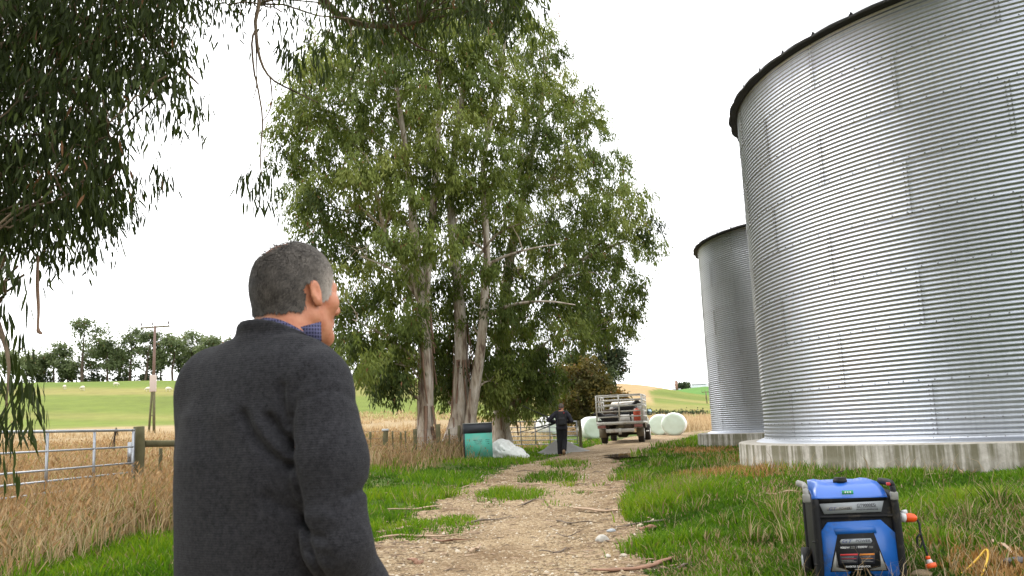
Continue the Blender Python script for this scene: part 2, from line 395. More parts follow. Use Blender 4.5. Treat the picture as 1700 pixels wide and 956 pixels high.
def deadness(x, y):
    m = np.zeros(np.shape(x))
    for cx, cy, rx, ry, k in _pa:
        q = ((x - cx) / rx) ** 2 + ((y - cy) / ry) ** 2
        m = np.maximum(m, k * np.clip(1.5 - q * (0.6 + 0.9 * vnoise(np.asarray(x) * 2.3, np.asarray(y) * 2.3, 4)), 0, 1))
    return m
def ground_col(x, y):
    x, y = np.asarray(x, float), np.asarray(y, float); r = np.hypot(x, y); a = np.degrees(np.arctan2(x, y)); z = gz(x, y)
    C = lambda *c: np.array(c)[None, :]
    G, DRY, SOIL = C(.060, .095, .018), C(.235, .165, .075), C(.10, .075, .042)
    n = fbm(x * 0.5, y * 0.5, 2, 3)[:, None]; nf = fbm(x * 0.05, y * 0.05, 8, 4)[:, None]; nl = fbm(x * 0.012, y * 0.06, 3, 4)[:, None]
    col = G * (0.7 + 0.6 * n)
    col = col + (SOIL - col) * sstep(0.5, 0.8, n) * 0.7
    d = dryness(x, y)[:, None]; col = col + (DRY * (0.75 + 0.5 * n) - col) * d
    dd = deadness(x, y)[:, None]; col = col + (C(.24, .13, .045) - col) * np.clip(dd, 0, 1) * 0.8
    # beyond the trees: a dry flat, then green hill pasture with paler worn bands
    flat = C(.255, .19, .105) * (0.8 + 0.4 * nf)
    an = a + (fbm(x * .25, y * .25, 14, 3) - .5) * 9; f = sstep(24, 36, r)[:, None] * sstep(1.2, -1.5, an)[:, None]; col = col + (flat - col) * f
    fr = sstep(56, 68, r)[:, None] * sstep(-1.5, 1.2, an)[:, None] * (a < 40)[:, None]
    col = col + (C(.33, .245, .145) * (0.8 + 0.4 * nf) - col) * fr
    past = C(.118, .150, .026) * (0.78 + 0.44 * nf); past = past + (C(.215, .185, .060) - past) * sstep(0.48, 0.66, nl) * 0.8
    past = past + (C(.090, .140, .018) - past) * sstep(9.5, 13, z)[:, None] * 0.8
    lo = 90 + 12 * sstep(-2, 4, a); f = sstep(0, 5, r - lo - 6 * (nf[:, 0] - .5))[:, None]; col = col + (past - col) * f
    # right-hand hill: a bare ploughed cap over pasture, bright fields far behind
    edge = 262 - 8.0 * (a - 5.0) ** 1.0
    tan_ = sstep(0, 3, (r - (226 + 12 * sstep(7.8, 9.2, a) * (a - 7.5)) - 3 * (nf[:, 0] - .5))) * sstep(1.0, 4.0, a) * sstep(345, 330, r)
    tan_ = np.maximum(tan_, sstep(8.6, 8.2, a + 0.004 * (r - 200)) * sstep(3.5, 6.5, a) * sstep(135, 175, r) * (r < 340))
    fur = 0.9 + 0.2 * vnoise((x * 0.8 - y * 0.25) * 0.6, y * 0.05)
    col = col + (C(.31, .215, .105) * fur[:, None] - col) * (tan_ * (a < 30))[:, None]
    farg = (sstep(380, 420, r) * sstep(6, 8, a))[:, None]; col = col + (C(.075, .165, .03) * (0.85 + .3 * nf) - col) * farg
    vf = sstep(820, 1000, r)[:, None]; col = col + (C(.20, .22, .12) - col) * vf
    return col
azs = np.radians(np.unique(np.round(np.concatenate([np.arange(-180, -34, 4.0), np.arange(-34, 34.01, 0.22), np.arange(38, 180.1, 4.0)]), 3)))
rs = np.exp(np.linspace(math.log(1.2), math.log(2900), 270))
_A, _R = np.meshgrid(azs, rs); gx, gy = (_R * np.sin(_A)).ravel(), (_R * np.cos(_A)).ravel(); na = len(azs)
gV = np.stack([gx, gy, gz(gx, gy)], 1); gC = ground_col(gx, gy)
i = np.arange(len(rs) - 1)[:, None] * na; j = np.arange(na - 1)[None]
gQ = np.stack([i + j, i + j + 1, i + na + j + 1, i + na + j], -1).reshape(-1, 4)[:, ::-1]
gV = np.vstack([gV, [[0, 0, 0]]]); gC = np.vstack([gC, gC[:1]])
gT = np.stack([np.full(na - 1, len(gV) - 1), np.arange(na - 1) + 1, np.arange(na - 1)], 1)

def mat_ground():
    m, nt, b = nodes_of('pasture_ground'); N, L = nt.nodes, nt.links
    a = N.new('ShaderNodeAttribute'); a.attribute_name = 'col'; tc = N.new('ShaderNodeTexCoord')
    n1 = N.new('ShaderNodeTexNoise'); n1.inputs['Scale'].default_value = 14; n1.inputs['Detail'].default_value = 8; n1.inputs['Roughness'].default_value = 0.7
    n2 = N.new('ShaderNodeTexNoise'); n2.inputs['Scale'].default_value = 0.35; n2.inputs['Detail'].default_value = 9; n2.inputs['Roughness'].default_value = 0.72
    L.new(tc.outputs['Object'], n1.inputs['Vector']); L.new(tc.outputs['Object'], n2.inputs['Vector'])
    ad = N.new('ShaderNodeMath'); ad.operation = 'ADD'; L.new(n1.outputs['Fac'], ad.inputs[0]); L.new(n2.outputs['Fac'], ad.inputs[1])
    mr = N.new('ShaderNodeMapRange'); mr.inputs['From Min'].default_value = 0.6; mr.inputs['From Max'].default_value = 1.4; mr.inputs['To Min'].default_value = 0.62; mr.inputs['To Max'].default_value = 1.38
    L.new(ad.outputs[0], mr.inputs['Value'])
    sc = N.new('ShaderNodeVectorMath'); sc.operation = 'SCALE'; L.new(a.outputs['Color'], sc.inputs[0]); L.new(mr.outputs['Result'], sc.inputs['Scale'])
    L.new(sc.outputs['Vector'], b.inputs['Base Color']); b.inputs['Roughness'].default_value = 0.95; b.inputs['Specular IOR Level'].default_value = 0.1
    bp = N.new('ShaderNodeBump'); bp.inputs['Strength'].default_value = 0.8; bp.inputs['Distance'].default_value = 0.05
    L.new(n1.outputs['Fac'], bp.inputs['Height']); L.new(bp.outputs['Normal'], b.inputs['Normal'])
    return m
GROUND = obj('ground', gV, [gQ, gT], mat_ground(), smooth=True, col=gC, kind='structure')

# ------------------------------------------------------------------ track sheet: its rims dip under the turf
def mat_track():
    m, nt, b = nodes_of('gravel_track'); N, L = nt.nodes, nt.links
    tc = N.new('ShaderNodeTexCoord')
    vo = N.new('ShaderNodeTexVoronoi'); vo.inputs['Scale'].default_value = 38; L.new(tc.outputs['Object'], vo.inputs['Vector'])
    vb = N.new('ShaderNodeTexVoronoi'); vb.inputs['Scale'].default_value = 15; L.new(tc.outputs['Object'], vb.inputs['Vector'])
    no = N.new('ShaderNodeTexNoise'); no.inputs['Scale'].default_value = 0.9; no.inputs['Detail'].default_value = 7; no.inputs['Roughness'].default_value = 0.65; L.new(tc.outputs['Object'], no.inputs['Vector'])
    sep = N.new('ShaderNodeSeparateColor'); L.new(vo.outputs['Color'], sep.inputs['Color'])
    cr = N.new('ShaderNodeValToRGB'); L.new(sep.outputs['Red'], cr.inputs['Fac'])
    e = cr.color_ramp.elements; e[0].position = 0.0; e[0].color = (.19, .13, .066, 1); e[1].position = 1.0; e[1].color = (.44, .35, .235, 1)
    for p, c in ((.35, (.32, .230, .130, 1)), (.7, (.36, .268, .160, 1))): q = e.new(p); q.color = c
    wet = N.new('ShaderNodeValToRGB'); L.new(no.outputs['Fac'], wet.inputs['Fac'])
    f = wet.color_ramp.elements; f[0].position = 0.34; f[0].color = (.55, .48, .42, 1); f[1].position = 0.56; f[1].color = (1, 1, 1, 1)
    mx = N.new('ShaderNodeMix'); mx.data_type = 'RGBA'; mx.blend_type = 'MULTIPLY'; mx.inputs['Factor'].default_value = 1.0
    L.new(cr.outputs['Color'], mx.inputs['A']); L.new(wet.outputs['Color'], mx.inputs['B']); L.new(mx.outputs['Result'], b.inputs['Base Color'])
    b.inputs['Roughness'].default_value = 0.9; b.inputs['Specular IOR Level'].default_value = 0.2
    ad = N.new('ShaderNodeMath'); ad.operation = 'ADD'; L.new(vo.outputs['Distance'], ad.inputs[0]); L.new(vb.outputs['Distance'], ad.inputs[1])
    bp = N.new('ShaderNodeBump'); bp.invert = True; bp.inputs['Strength'].default_value = 0.9; bp.inputs['Distance'].default_value = 0.03
    L.new(ad.outputs[0], bp.inputs['Height']); L.new(bp.outputs['Normal'], b.inputs['Normal'])
    return m
_s = np.concatenate([np.linspace(0, 3, 12, endpoint=False), np.linspace(3, len(_tl) - 4, 190, endpoint=False), np.linspace(len(_tl) - 4, len(_tl) - 1, 20)])
_k = np.arange(len(_tl)); eL = np.stack([np.interp(_s, _k, _tl[:, q]) for q in (0, 1)], 1); eR = np.stack([np.interp(_s, _k, _tr[:, q]) for q in (0, 1)], 1)
jit = lambda P, o: (fbm(P[:, 0] * 1.3 + o, P[:, 1] * 1.3, 2, 3) - .5)[:, None]
dirn = unit(eR - eL); eL = eL - dirn * (0.25 + 1.1 * jit(eL, 5)); eR = eR + dirn * (0.25 + 1.1 * jit(eR, 25))
nx = 28; tt = np.linspace(0, 1, nx); tP = eL[:, None] + (eR - eL)[:, None] * tt[None, :, None]
tx, ty = tP[..., 0].ravel(), tP[..., 1].ravel()
edge = np.minimum(tt, 1 - tt)[None, :] * np.ones((len(_s), 1))
rut = -0.035 * (np.exp(-((tt - .27) / .11) ** 2) + np.exp(-((tt - .76) / .11) ** 2))[None, :]
tz = gz(tx, ty) + (0.012 - 0.06 * np.clip(1 - edge / 0.07, 0, 1) ** 1.5 + rut * 0.0 + 0.018 * (1 + rut / .035) ** 1).ravel() + 0.02 * (fbm(tx * 2, ty * 2, 6, 3) - .5)
tV = np.stack([tx, ty, tz], 1); i = np.arange(len(_s) - 1)[:, None] * nx; j = np.arange(nx - 1)[None]
tQ = np.stack([i + j, i + j + 1, i + nx + j + 1, i + nx + j], -1).reshape(-1, 4)
obj('dirt_track', tV, tQ, mat_track(), smooth=True, kind='structure')
def tz_at(x, y): return float(gz(x, y)) + 0.03

# puddle lying in the rut beyond the bend
_pc = ground_at(1043, 759); _pr = np.linspace(0, 2 * math.pi, 40, endpoint=False)
_pp = np.array([[_pc[0] + (0.78 + .16 * math.sin(3 * a + 1)) * math.cos(a) * 1.0 + 0.05, _pc[1] + (1.7 + .3 * math.sin(2 * a)) * math.sin(a)] for a in _pr])
_zp = float(np.mean([gz(*q) for q in _pp])) + 0.064
m, nt, b = nodes_of('puddle_water'); b.inputs['Base Color'].default_value = (.10, .075, .05, 1); b.inputs['Roughness'].default_value = 0.04; b.inputs['IOR'].default_value = 1.33; b.inputs['Specular IOR Level'].default_value = 0.5
nn = nt.nodes.new('ShaderNodeTexNoise'); nn.inputs['Scale'].default_value = 9; bb = nt.nodes.new('ShaderNodeBump'); bb.inputs['Strength'].default_value = 0.04
nt.links.new(nn.outputs['Fac'], bb.inputs['Height']); nt.links.new(bb.outputs['Normal'], b.inputs['Normal'])
pV = np.vstack([np.c_[_pp, np.full(40, _zp)], [[_pp[:, 0].mean(), _pp[:, 1].mean(), _zp]]])
obj('puddle', pV, np.array([[40, k, (k + 1) % 40] for k in range(40)]), m, kind='structure')
# ================================================================== grain silos of corrugated sheets on concrete plinths
SR, SH, SROWS, SNP = 5.63, 0.813, 8, 12
def mat_galv():
    m, nt, b = nodes_of('galvanised_sheet'); N, L = nt.nodes, nt.links
    tc = N.new('ShaderNodeTexCoord'); oi = N.new('ShaderNodeObjectInfo')
    no = N.new('ShaderNodeTexNoise'); no.inputs['Scale'].default_value = 3; no.inputs['Detail'].default_value = 6; L.new(tc.outputs['Object'], no.inputs['Vector'])
    mp = N.new('ShaderNodeMapping'); mp.inputs['Scale'].default_value = (9, 9, .35); L.new(tc.outputs['Object'], mp.inputs['Vector'])
    ns = N.new('ShaderNodeTexNoise'); ns.inputs['Scale'].default_value = 2.5; ns.inputs['Detail'].default_value = 5; L.new(mp.outputs['Vector'], ns.inputs['Vector'])
    mr = N.new('ShaderNodeMapRange'); mr.inputs['To Min'].default_value = 0.92; mr.inputs['To Max'].default_value = 1.04; L.new(oi.outputs['Random'], mr.inputs['Value'])
    cr = N.new('ShaderNodeValToRGB'); L.new(ns.outputs['Fac'], cr.inputs['Fac']); e = cr.color_ramp.elements
    e[0].position = .3; e[0].color = (.395, .42, .47, 1); e[1].position = .65; e[1].color = (.445, .47, .52, 1)
    sc = N.new('ShaderNodeVectorMath'); sc.operation = 'SCALE'; L.new(cr.outputs['Color'], sc.inputs[0]); L.new(mr.outputs['Result'], sc.inputs['Scale'])
    L.new(sc.outputs['Vector'], b.inputs['Base Color']); b.inputs['Metallic'].default_value = 0.92
    r2 = N.new('ShaderNodeMapRange'); r2.inputs['To Min'].default_value = 0.32; r2.inputs['To Max'].default_value = 0.40; L.new(no.outputs['Fac'], r2.inputs['Value']); L.new(r2.outputs['Result'], b.inputs['Roughness'])
    return m
M_GALV = mat_galv()
M_BOLT = plain('bolt_zinc', (.22, .22, .23), 0.45, 0.8)
M_EAVE = plain('dark_eave_trim', (.035, .035, .036), 0.7, 0.2, 0.2)
M_ROOF = plain('roof_sheet', (.55, .55, .56), 0.4, 0.9)
def mat_concrete():
    m, nt, b = nodes_of('stained_concrete'); N, L = nt.nodes, nt.links
    tc = N.new('ShaderNodeTexCoord'); mp = N.new('ShaderNodeMapping'); mp.inputs['Scale'].default_value = (2.2, 2.2, .12); L.new(tc.outputs['Object'], mp.inputs['Vector'])
    st = N.new('ShaderNodeTexNoise'); st.inputs['Scale'].default_value = 2.0; st.inputs['Detail'].default_value = 7; st.inputs['Roughness'].default_value = 0.62; L.new(mp.outputs['Vector'], st.inputs['Vector'])
    n2 = N.new('ShaderNodeTexNoise'); n2.inputs['Scale'].default_value = 7; n2.inputs['Detail'].default_value = 9; n2.inputs['Roughness'].default_value = .7; L.new(tc.outputs['Object'], n2.inputs['Vector'])
    base = N.new('ShaderNodeValToRGB'); L.new(n2.outputs['Fac'], base.inputs['Fac']); e = base.color_ramp.elements
    e[0].position = .3; e[0].color = (.22, .205, .175, 1); e[1].position = .7; e[1].color = (.42, .40, .355, 1)
    rp = N.new('ShaderNodeValToRGB'); L.new(st.outputs['Fac'], rp.inputs['Fac']); f = rp.color_ramp.elements; f[0].position = .44; f[0].color = (0, 0, 0, 1); f[1].position = .54; f[1].color = (1, 1, 1, 1)
    geo = N.new('ShaderNodeNewGeometry'); sx = N.new('ShaderNodeSeparateXYZ'); L.new(geo.outputs['Normal'], sx.inputs['Vector'])
    up = N.new('ShaderNodeMapRange'); up.inputs['From Min'].default_value = 0.4; up.inputs['From Max'].default_value = 0.7; up.inputs['To Min'].default_value = 0.85; up.inputs['To Max'].default_value = 0.05
    L.new(sx.outputs['Z'], up.inputs['Value'])
    ml = N.new('ShaderNodeMath'); ml.operation = 'MULTIPLY'; L.new(rp.outputs['Color'], ml.inputs[0]); L.new(up.outputs['Result'], ml.inputs[1])
    mx = N.new('ShaderNodeMix'); mx.data_type = 'RGBA'; mx.inputs['B'].default_value = (.085, .078, .040, 1); L.new(ml.outputs[0], mx.inputs['Factor']); L.new(base.outputs['Color'], mx.inputs['A'])
    L.new(mx.outputs['Result'], b.inputs['Base Color']); b.inputs['Roughness'].default_value = .9; b.inputs['Specular IOR Level'].default_value = .25
    bp = N.new('ShaderNodeBump'); bp.inputs['Strength'].default_value = .35; bp.inputs['Distance'].default_value = .02; L.new(n2.outputs['Fac'], bp.inputs['Height']); L.new(bp.outputs['Normal'], b.inputs['Normal'])
    return m
M_CONC = mat_concrete()
# one sheet, 30 degrees wide, centred on angle 0; lapped edges
_seg = 8 * 12; _na = 12
_zz = np.linspace(-0.004, SH + 0.012, _seg + 1); _aa = np.radians(np.linspace(-15.05, 15.35, _na + 1))
_lap = np.linspace(0, 0.0035, _na + 1)                      # the far edge rides over its neighbour
rr_ = SR + 0.0082 * np.cos(2 * math.pi * _zz / (SH / 12))[:, None] + _lap[None, :] + 0.003 * (1 - _zz / SH)[:, None]
sV = np.stack([rr_ * np.cos(_aa), rr_ * np.sin(_aa), np.repeat(_zz[:, None], _na + 1, 1)], -1).reshape(-1, 3)
i = np.arange(_seg)[:, None] * (_na + 1); j = np.arange(_na)[None]
sQ = np.stack([i + j, i + j + 1, i + _na + 1 + j + 1, i + _na + 1 + j], -1).reshape(-1, 4)
ME_SHEET = mesh_from('wall_sheet', sV, sQ, M_GALV, True)
# a roof sheet: wedge with upturned ribs and a dark turned-down lip
def roof_sheet_mesh():
    n = 48; h = math.pi / n; mb = MB(); pit = math.radians(27)
    ro, ri = SR + 0.15, 0.5
    def pt(r, a, dz=0): return (r * math.cos(a), r * math.sin(a), (SR + 0.15 - r) * math.tan(pit) + dz)
    V = [pt(ro - .012, -h), pt(ro + .012, -h * .5), pt(ro + .012, h * .5), pt(ro - .012, h), pt(ri, h), pt(ri, -h)]
    mb.add(V, [np.array([[0, 1, 4, 5]]), np.array([[1, 2, 4], [2, 3, 4]])])
    rib = [pt(ro, h * .86), pt(ro, h, .07), pt(ri, h, .07), pt(ri, h * .8)]; mb.add(rib, np.array([[0, 1, 2, 3]]))
    rib = [pt(ro, h * 1.14), pt(ro, h, .07), pt(ri, h, .07), pt(ri, h * 1.2)]; mb.add(rib, np.array([[1, 0, 3, 2]]))
    return mesh_from('roof_sheet', np.concatenate(mb.V), [np.concatenate(mb.Q), np.concatenate(mb.T)], M_ROOF)
ME_ROOF = roof_sheet_mesh()
def lip_mesh():
    n = 48; h = math.pi / n; V = []; a = np.linspace(-h, h, 5); off = np.array([0, .02, .03, .02, 0]); ro = SR + 0.145
    for q, o in zip(a, off):
        for r, z in ((ro + o, .012), (ro + o + .012, -.030 - o * 0.8), (ro + o - .02, -.040), (SR + .03, -.05)): V.append((r * math.cos(q), r * math.sin(q), z))
    F = [[k * 4 + t, k * 4 + 4 + t, k * 4 + 5 + t, k * 4 + 1 + t] for k in range(4) for t in range(3)]
    return mesh_from('eave_trim', V, np.array(F), M_EAVE)
ME_LIP = lip_mesh()
def lathe(prof, n, mat, name, parent, smooth=True, **t):
    a = np.arange(n) * 2 * math.pi / n; P = np.asarray(prof, float); m = len(P)
    V = np.stack([P[:, 0][:, None] * np.cos(a), P[:, 0][:, None] * np.sin(a), np.repeat(P[:, 1][:, None], n, 1)], -1).reshape(-1, 3)
    i = np.arange(m - 1)[:, None] * n; j = np.arange(n)[None]; j2 = (j + 1) % n
    return obj(name, V, np.stack([i + j, i + j2, i + n + j2, i + n + j], -1).reshape(-1, 4), mat, parent, smooth, **t)
def silo(cx, cy, zb, label, seed):
    root = thing('grain_silo', label, 'silo', (cx, cy, zb), 0, 'corrugated grain silos')
    r = random.Random(seed); bv = []
    for row in range(SROWS):
        off = 188.7 if row % 2 == 0 else 203.7
        for k in range(SNP):
            a = math.radians(off + 15 + 30 * k)
            o = link('wall_sheet', ME_SHEET, root); o.location = (0, 0, row * SH); o.rotation_euler = (0, 0, a)
            # double bolt column at each sheet joint, one bolt line round each ring
            av = math.radians(off + 30 * k)
            for c in range(12):
                for s in (-.0052, .0045): bv.append((av + s + .003, row * SH + (c + .02) * SH / 12 + .0, 1))
        for k in range(150): bv.append((2 * math.pi * (k + .5 * (row % 2)) / 150, row * SH + .012, 0))
        if row == 0:
            for k in range(150): bv.append((2 * math.pi * k / 150, 4.02 * SH / 12, 0))
    bv = np.array(bv); nb = len(bv); q = np.arange(6) * math.pi / 3
    rad = np.array([SR + .0105, SR + .021, ]); V = np.zeros((nb, 13, 3)); sz = np.array([.0115, .008])
    for l in range(2):
        aa = bv[:, 0][:, None] + sz[l] * np.cos(q)[None] / SR; z = bv[:, 1][:, None] + sz[l] * np.sin(q)[None]
        V[:, l * 6:l * 6 + 6] = np.stack([rad[l] * np.cos(aa), rad[l] * np.sin(aa), z], -1)
    V[:, 12] = np.stack([(SR + .023) * np.cos(bv[:, 0]), (SR + .023) * np.sin(bv[:, 0]), bv[:, 1]], -1)
    f = [[k, (k + 1) % 6, 6 + (k + 1) % 6, 6 + k] for k in range(6)]; t = [[6 + k, 6 + (k + 1) % 6, 12] for k in range(6)]
    b0 = (np.arange(nb) * 13)[:, None, None]
    obj('bolts', V.reshape(-1, 3), [(b0 + np.array(f)[None]).reshape(-1, 4), (b0 + np.array(t)[None]).reshape(-1, 3)], M_BOLT, root, kind='stuff')
    zt = SROWS * SH - 0.02
    for k in range(48):
        a = 2 * math.pi * k / 48
        for nm, me in (('roof_sheet', ME_ROOF), ('eave_trim', ME_LIP)):
            o = link(nm, me, root); o.location = (0, 0, zt); o.rotation_euler = (0, 0, a)
    lathe([(0.9, zt + 2.60), (0.9, zt + 2.78), (.55, zt + 2.95), (.05, zt + 3.0)], 24, M_ROOF, 'roof_cap', root)
    lathe([(SR + .19, -.070), (SR + .17, -.050), (SR + .075, -.008), (SR + .014, .012), (SR + .012, .05)], 96, M_GALV, 'base_flashing', root)
    pl = lathe([(6.13, -.062), (6.14, -.075), (6.140, -.30), (6.144, -.303), (6.146, -.9)], 120, M_CONC, 'concrete_plinth', root, True)
    lathe([(0, -.045), (6.0, -.052), (6.115, -.054), (6.1305, -.0625)], 120, M_CONC, 'plinth_top', pl, True)
    return root
SZ0 = CZ - 0.383
silo(10.2415, 16.336, SZ0, 'large corrugated galvanised silo filling the right side, behind the blue generator', 1)
silo(12.343, 31.013, CZ - 0.369, 'farther corrugated silo, half hidden behind the larger silo', 2)
# ================================================================== trees
M_LEAF = leafy('gum_leaves', 0.28, 0.58, 0.16)
M_LEAF2 = leafy('broad_leaves', 0.30, 0.65, 0.15)
def mat_bark(name, pale, mid, dark, vs=.18):
    m, nt, b = nodes_of(name); N, L = nt.nodes, nt.links
    tc = N.new('ShaderNodeTexCoord'); mp = N.new('ShaderNodeMapping'); mp.inputs['Scale'].default_value = (1, 1, vs); L.new(tc.outputs['Object'], mp.inputs['Vector'])
    n1 = N.new('ShaderNodeTexNoise'); n1.inputs['Scale'].default_value = 5; n1.inputs['Detail'].default_value = 6; n1.inputs['Roughness'].default_value = .6; L.new(mp.outputs['Vector'], n1.inputs['Vector'])
    n2 = N.new('ShaderNodeTexNoise'); n2.inputs['Scale'].default_value = 22; n2.inputs['Detail'].default_value = 6; L.new(mp.outputs['Vector'], n2.inputs['Vector'])
    cr = N.new('ShaderNodeValToRGB'); L.new(n1.outputs['Fac'], cr.inputs['Fac']); e = cr.color_ramp.elements
    e[0].position = .36; e[0].color = (*dark, 1); e[1].position = .62; e[1].color = (*pale, 1); q = e.new(.47); q.color = (*mid, 1)
    mx = N.new('ShaderNodeMix'); mx.data_type = 'RGBA'; mx.blend_type = 'MULTIPLY'; mx.inputs['Factor'].default_value = .55
    L.new(cr.outputs['Color'], mx.inputs['A']); c2 = N.new('ShaderNodeValToRGB'); L.new(n2.outputs['Fac'], c2.inputs['Fac']); c2.color_ramp.elements[0].position = .3; c2.color_ramp.elements[0].color = (.45, .42, .4, 1); c2.color_ramp.elements[1].position = .6
    L.new(c2.outputs['Color'], mx.inputs['B']); L.new(mx.outputs['Result'], b.inputs['Base Color']); b.inputs['Roughness'].default_value = .85; b.inputs['Specular IOR Level'].default_value = .2
    bp = N.new('ShaderNodeBump'); bp.inputs['Strength'].default_value = .7; bp.inputs['Distance'].default_value = .04; L.new(n2.outputs['Fac'], bp.inputs['Height']); L.new(bp.outputs['Normal'], b.inputs['Normal'])
    return m
M_BARK = mat_bark('gum_bark', (.60, .545, .475), (.44, .37, .29), (.15, .10, .075))
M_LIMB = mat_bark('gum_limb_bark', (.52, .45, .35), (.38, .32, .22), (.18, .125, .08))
M_LIMBD = mat_bark('shaded_limb_bark', (.20, .15, .10), (.14, .10, .065), (.07, .05, .035))  # limb bark darkened so the branches read as silhouettes against the sky
M_DARKB = mat_bark('dark_bark', (.13, .10, .075), (.09, .065, .05), (.04, .03, .025))
M_STRIP = plain('peeled_bark', (.25, .155, .105), .8, 0, .35, 6)
GREENS = np.array([[.037, .055, .013], [.088, .122, .027], [.150, .188, .042], [.235, .262, .068]])
def ramp(t, tab):
    t = np.clip(t, 0, .9999) * (len(tab) - 1); i = t.astype(int); f = (t - i)[:, None]; return tab[i] * (1 - f) + tab[i + 1] * f
def leaves2(P, D, Wd, Ln, Wt):
    """flat-folded leaf of two triangles"""
    n = len(P); m = P + D * (Ln * .42)[:, None]; fold = unit(np.cross(D, Wd)) * (Wt * .25)[:, None]
    V = np.stack([P, m + Wd * (Wt / 2)[:, None] + fold, P + D * Ln[:, None], m - Wd * (Wt / 2)[:, None] + fold], 1).reshape(-1, 3)
    b = (np.arange(n) * 4)[:, None]; return V, np.concatenate([b + [[0, 1, 3]], b + [[1, 2, 3]]])
def leaves4(P, D, Wd, Ln, Wt, bend):
    """curved leaf of four triangles"""
    n = len(P); g = unit(np.cross(D, Wd)); k = lambda t, o: P + D * (Ln * t)[:, None] + g * (Ln * bend * o)[:, None]
    a, c = k(.33, .35), k(.7, .55); e = k(1.0, .35)
    V = np.stack([P, a + Wd * (Wt / 2)[:, None], a - Wd * (Wt / 2)[:, None], c + Wd * (Wt * .4)[:, None], c - Wd * (Wt * .4)[:, None], e], 1).reshape(-1, 3)
    b = (np.arange(n) * 6)[:, None]; return V, np.concatenate([b + [[0, 1, 2]], b + [[1, 3, 4]], b + [[1, 4, 2]], b + [[3, 5, 4]]])
def foliage(centres, radii, sprays, per, ll, lw, droop=1.0, tint=None, tab=GREENS, r=rng, four=False, sq=.75, spread=.13):
    """clumps -> sprays -> hanging leaves; returns V, F, colours"""
    c = np.repeat(centres, sprays, 0); rad = np.repeat(radii, sprays); n = len(c)
    d = unit(r.normal(size=(n, 3))); q = r.random(n) ** .45
    so = c + d * (q * rad)[:, None] * np.array([1, 1, sq]); so[:, 2] += .12 * rad
    ax = unit(d * [1, 1, .4] + r.normal(size=(n, 3)) * .35 + np.array([0, 0, -.35 * droop]))
    ct = np.repeat(tint if tint is not None else r.normal(size=len(centres)) * .14 + .5, sprays) + r.normal(size=n) * .10
    N = n * per; k = np.repeat(np.arange(n), per); t = r.random(N)
    P = so[k] + ax[k] * (t * spread * 2.6)[:, None] + r.normal(size=(N, 3)) * spread * np.array([.62, .62, .8])
    P[:, 2] -= droop * t * t * spread * 1.5
    D = unit(ax[k] * .45 + np.array([0, 0, -1.0]) * droop + r.normal(size=(N, 3)) * .42)
    nrm_ = unit(d[k] * .8 + np.array([0, 0, .7]) + r.normal(size=(N, 3)) * .55); Wd = unit(np.cross(D, nrm_))
    Ln = r.uniform(ll[0], ll[1], N); Wt = r.uniform(lw[0], lw[1], N)
    col = ramp(ct[k] + r.normal(size=N) * .09, tab); dead = r.random(N) < .012; col[dead] = [.20, .10, .05]
    V, F = leaves4(P, D, Wd, Ln, Wt, r.uniform(-.35, .35, N)) if four else leaves2(P, D, Wd, Ln, Wt)
    return V, F, np.repeat(col, 6 if four else 4, 0)
def poisson_px(poly, sp, r, gaps=(), tries=9000):
    P = np.array(poly, float); lo, hi = P.min(0), P.max(0); out = []
    C = lo + (hi - lo) * r.random((tries, 2)); C = C[_inpoly(C[:, 0], C[:, 1], P)]
    for c in C:
        if any((c[0] - g[0]) ** 2 + (c[1] - g[1]) ** 2 < g[2] ** 2 for g in gaps): continue
        if all((c[0] - o[0]) ** 2 + (c[1] - o[1]) ** 2 > sp * sp for o in out): out.append(c)
    return np.array(out)
def grow(stems, targets, r, r0=.05, n=6, up=.12):
    """branches from stems (list of (path, radii)) out to the targets, each joining what already grew"""
    nodes = [np.c_[p, q] for p, q in stems]; pool = np.concatenate(nodes); V, Q, o = [], [], 0
    dtr = np.array([np.min(np.linalg.norm(pool[:, :3] - t, axis=1)) for t in targets])
    for t in np.array(targets)[np.argsort(dtr)]:
        dv = t - pool[:, :3]; L = np.linalg.norm(dv, axis=1); hz = np.hypot(dv[:, 0], dv[:, 1])
        cost = L + 1.6 * np.maximum(0, .25 * hz + .1 - dv[:, 2]) + np.where(pool[:, 3] < .02, .6, 0)
        s = pool[np.argmin(cost)]; ln = np.linalg.norm(t - s[:3])
        if ln < .15: continue
        w = np.linspace(0, 1, n)[:, None]; mid = unit(t - s[:3])
        path = s[:3] + (t - s[:3]) * w + np.array([0, 0, 1.0]) * (up * ln * np.sin(w * math.pi)) + r.normal(size=(n, 3)) * .05 * ln * np.sin(w * math.pi)
        ra = min(s[3] * .75, r0 * (.35 + .22 * ln)); rad = ra + (max(.008, ra * .3) - ra) * w[:, 0] ** .8
        v, q = tube(path, rad, 6, False); V.append(v); Q.append(q + o); o += len(v)
        pool = np.concatenate([pool, np.c_[path[1:], rad[1:]]])
    return np.concatenate(V), np.concatenate(Q)
def stem_mesh(stems, nside, r, flare=True):
    V, Q, o = [], [], 0
    for p, rad in stems:
        v, q = tube(p, rad, nside, False); v = v.reshape(len(p), nside, 3); c = p[:, None]
        lump = 1 + .22 * (vnoise(np.arange(nside)[None] * .9, p[:, 2:3] * .8, o) - .5) + .10 * (vnoise(np.arange(nside)[None] * 2.3, p[:, 2:3] * 3, o + 5) - .5)
        v = c + (v - c) * lump[..., None]; v = v.reshape(-1, 3); V.append(v); Q.append(q + o); o += len(v)
    return np.concatenate(V), np.concatenate(Q)
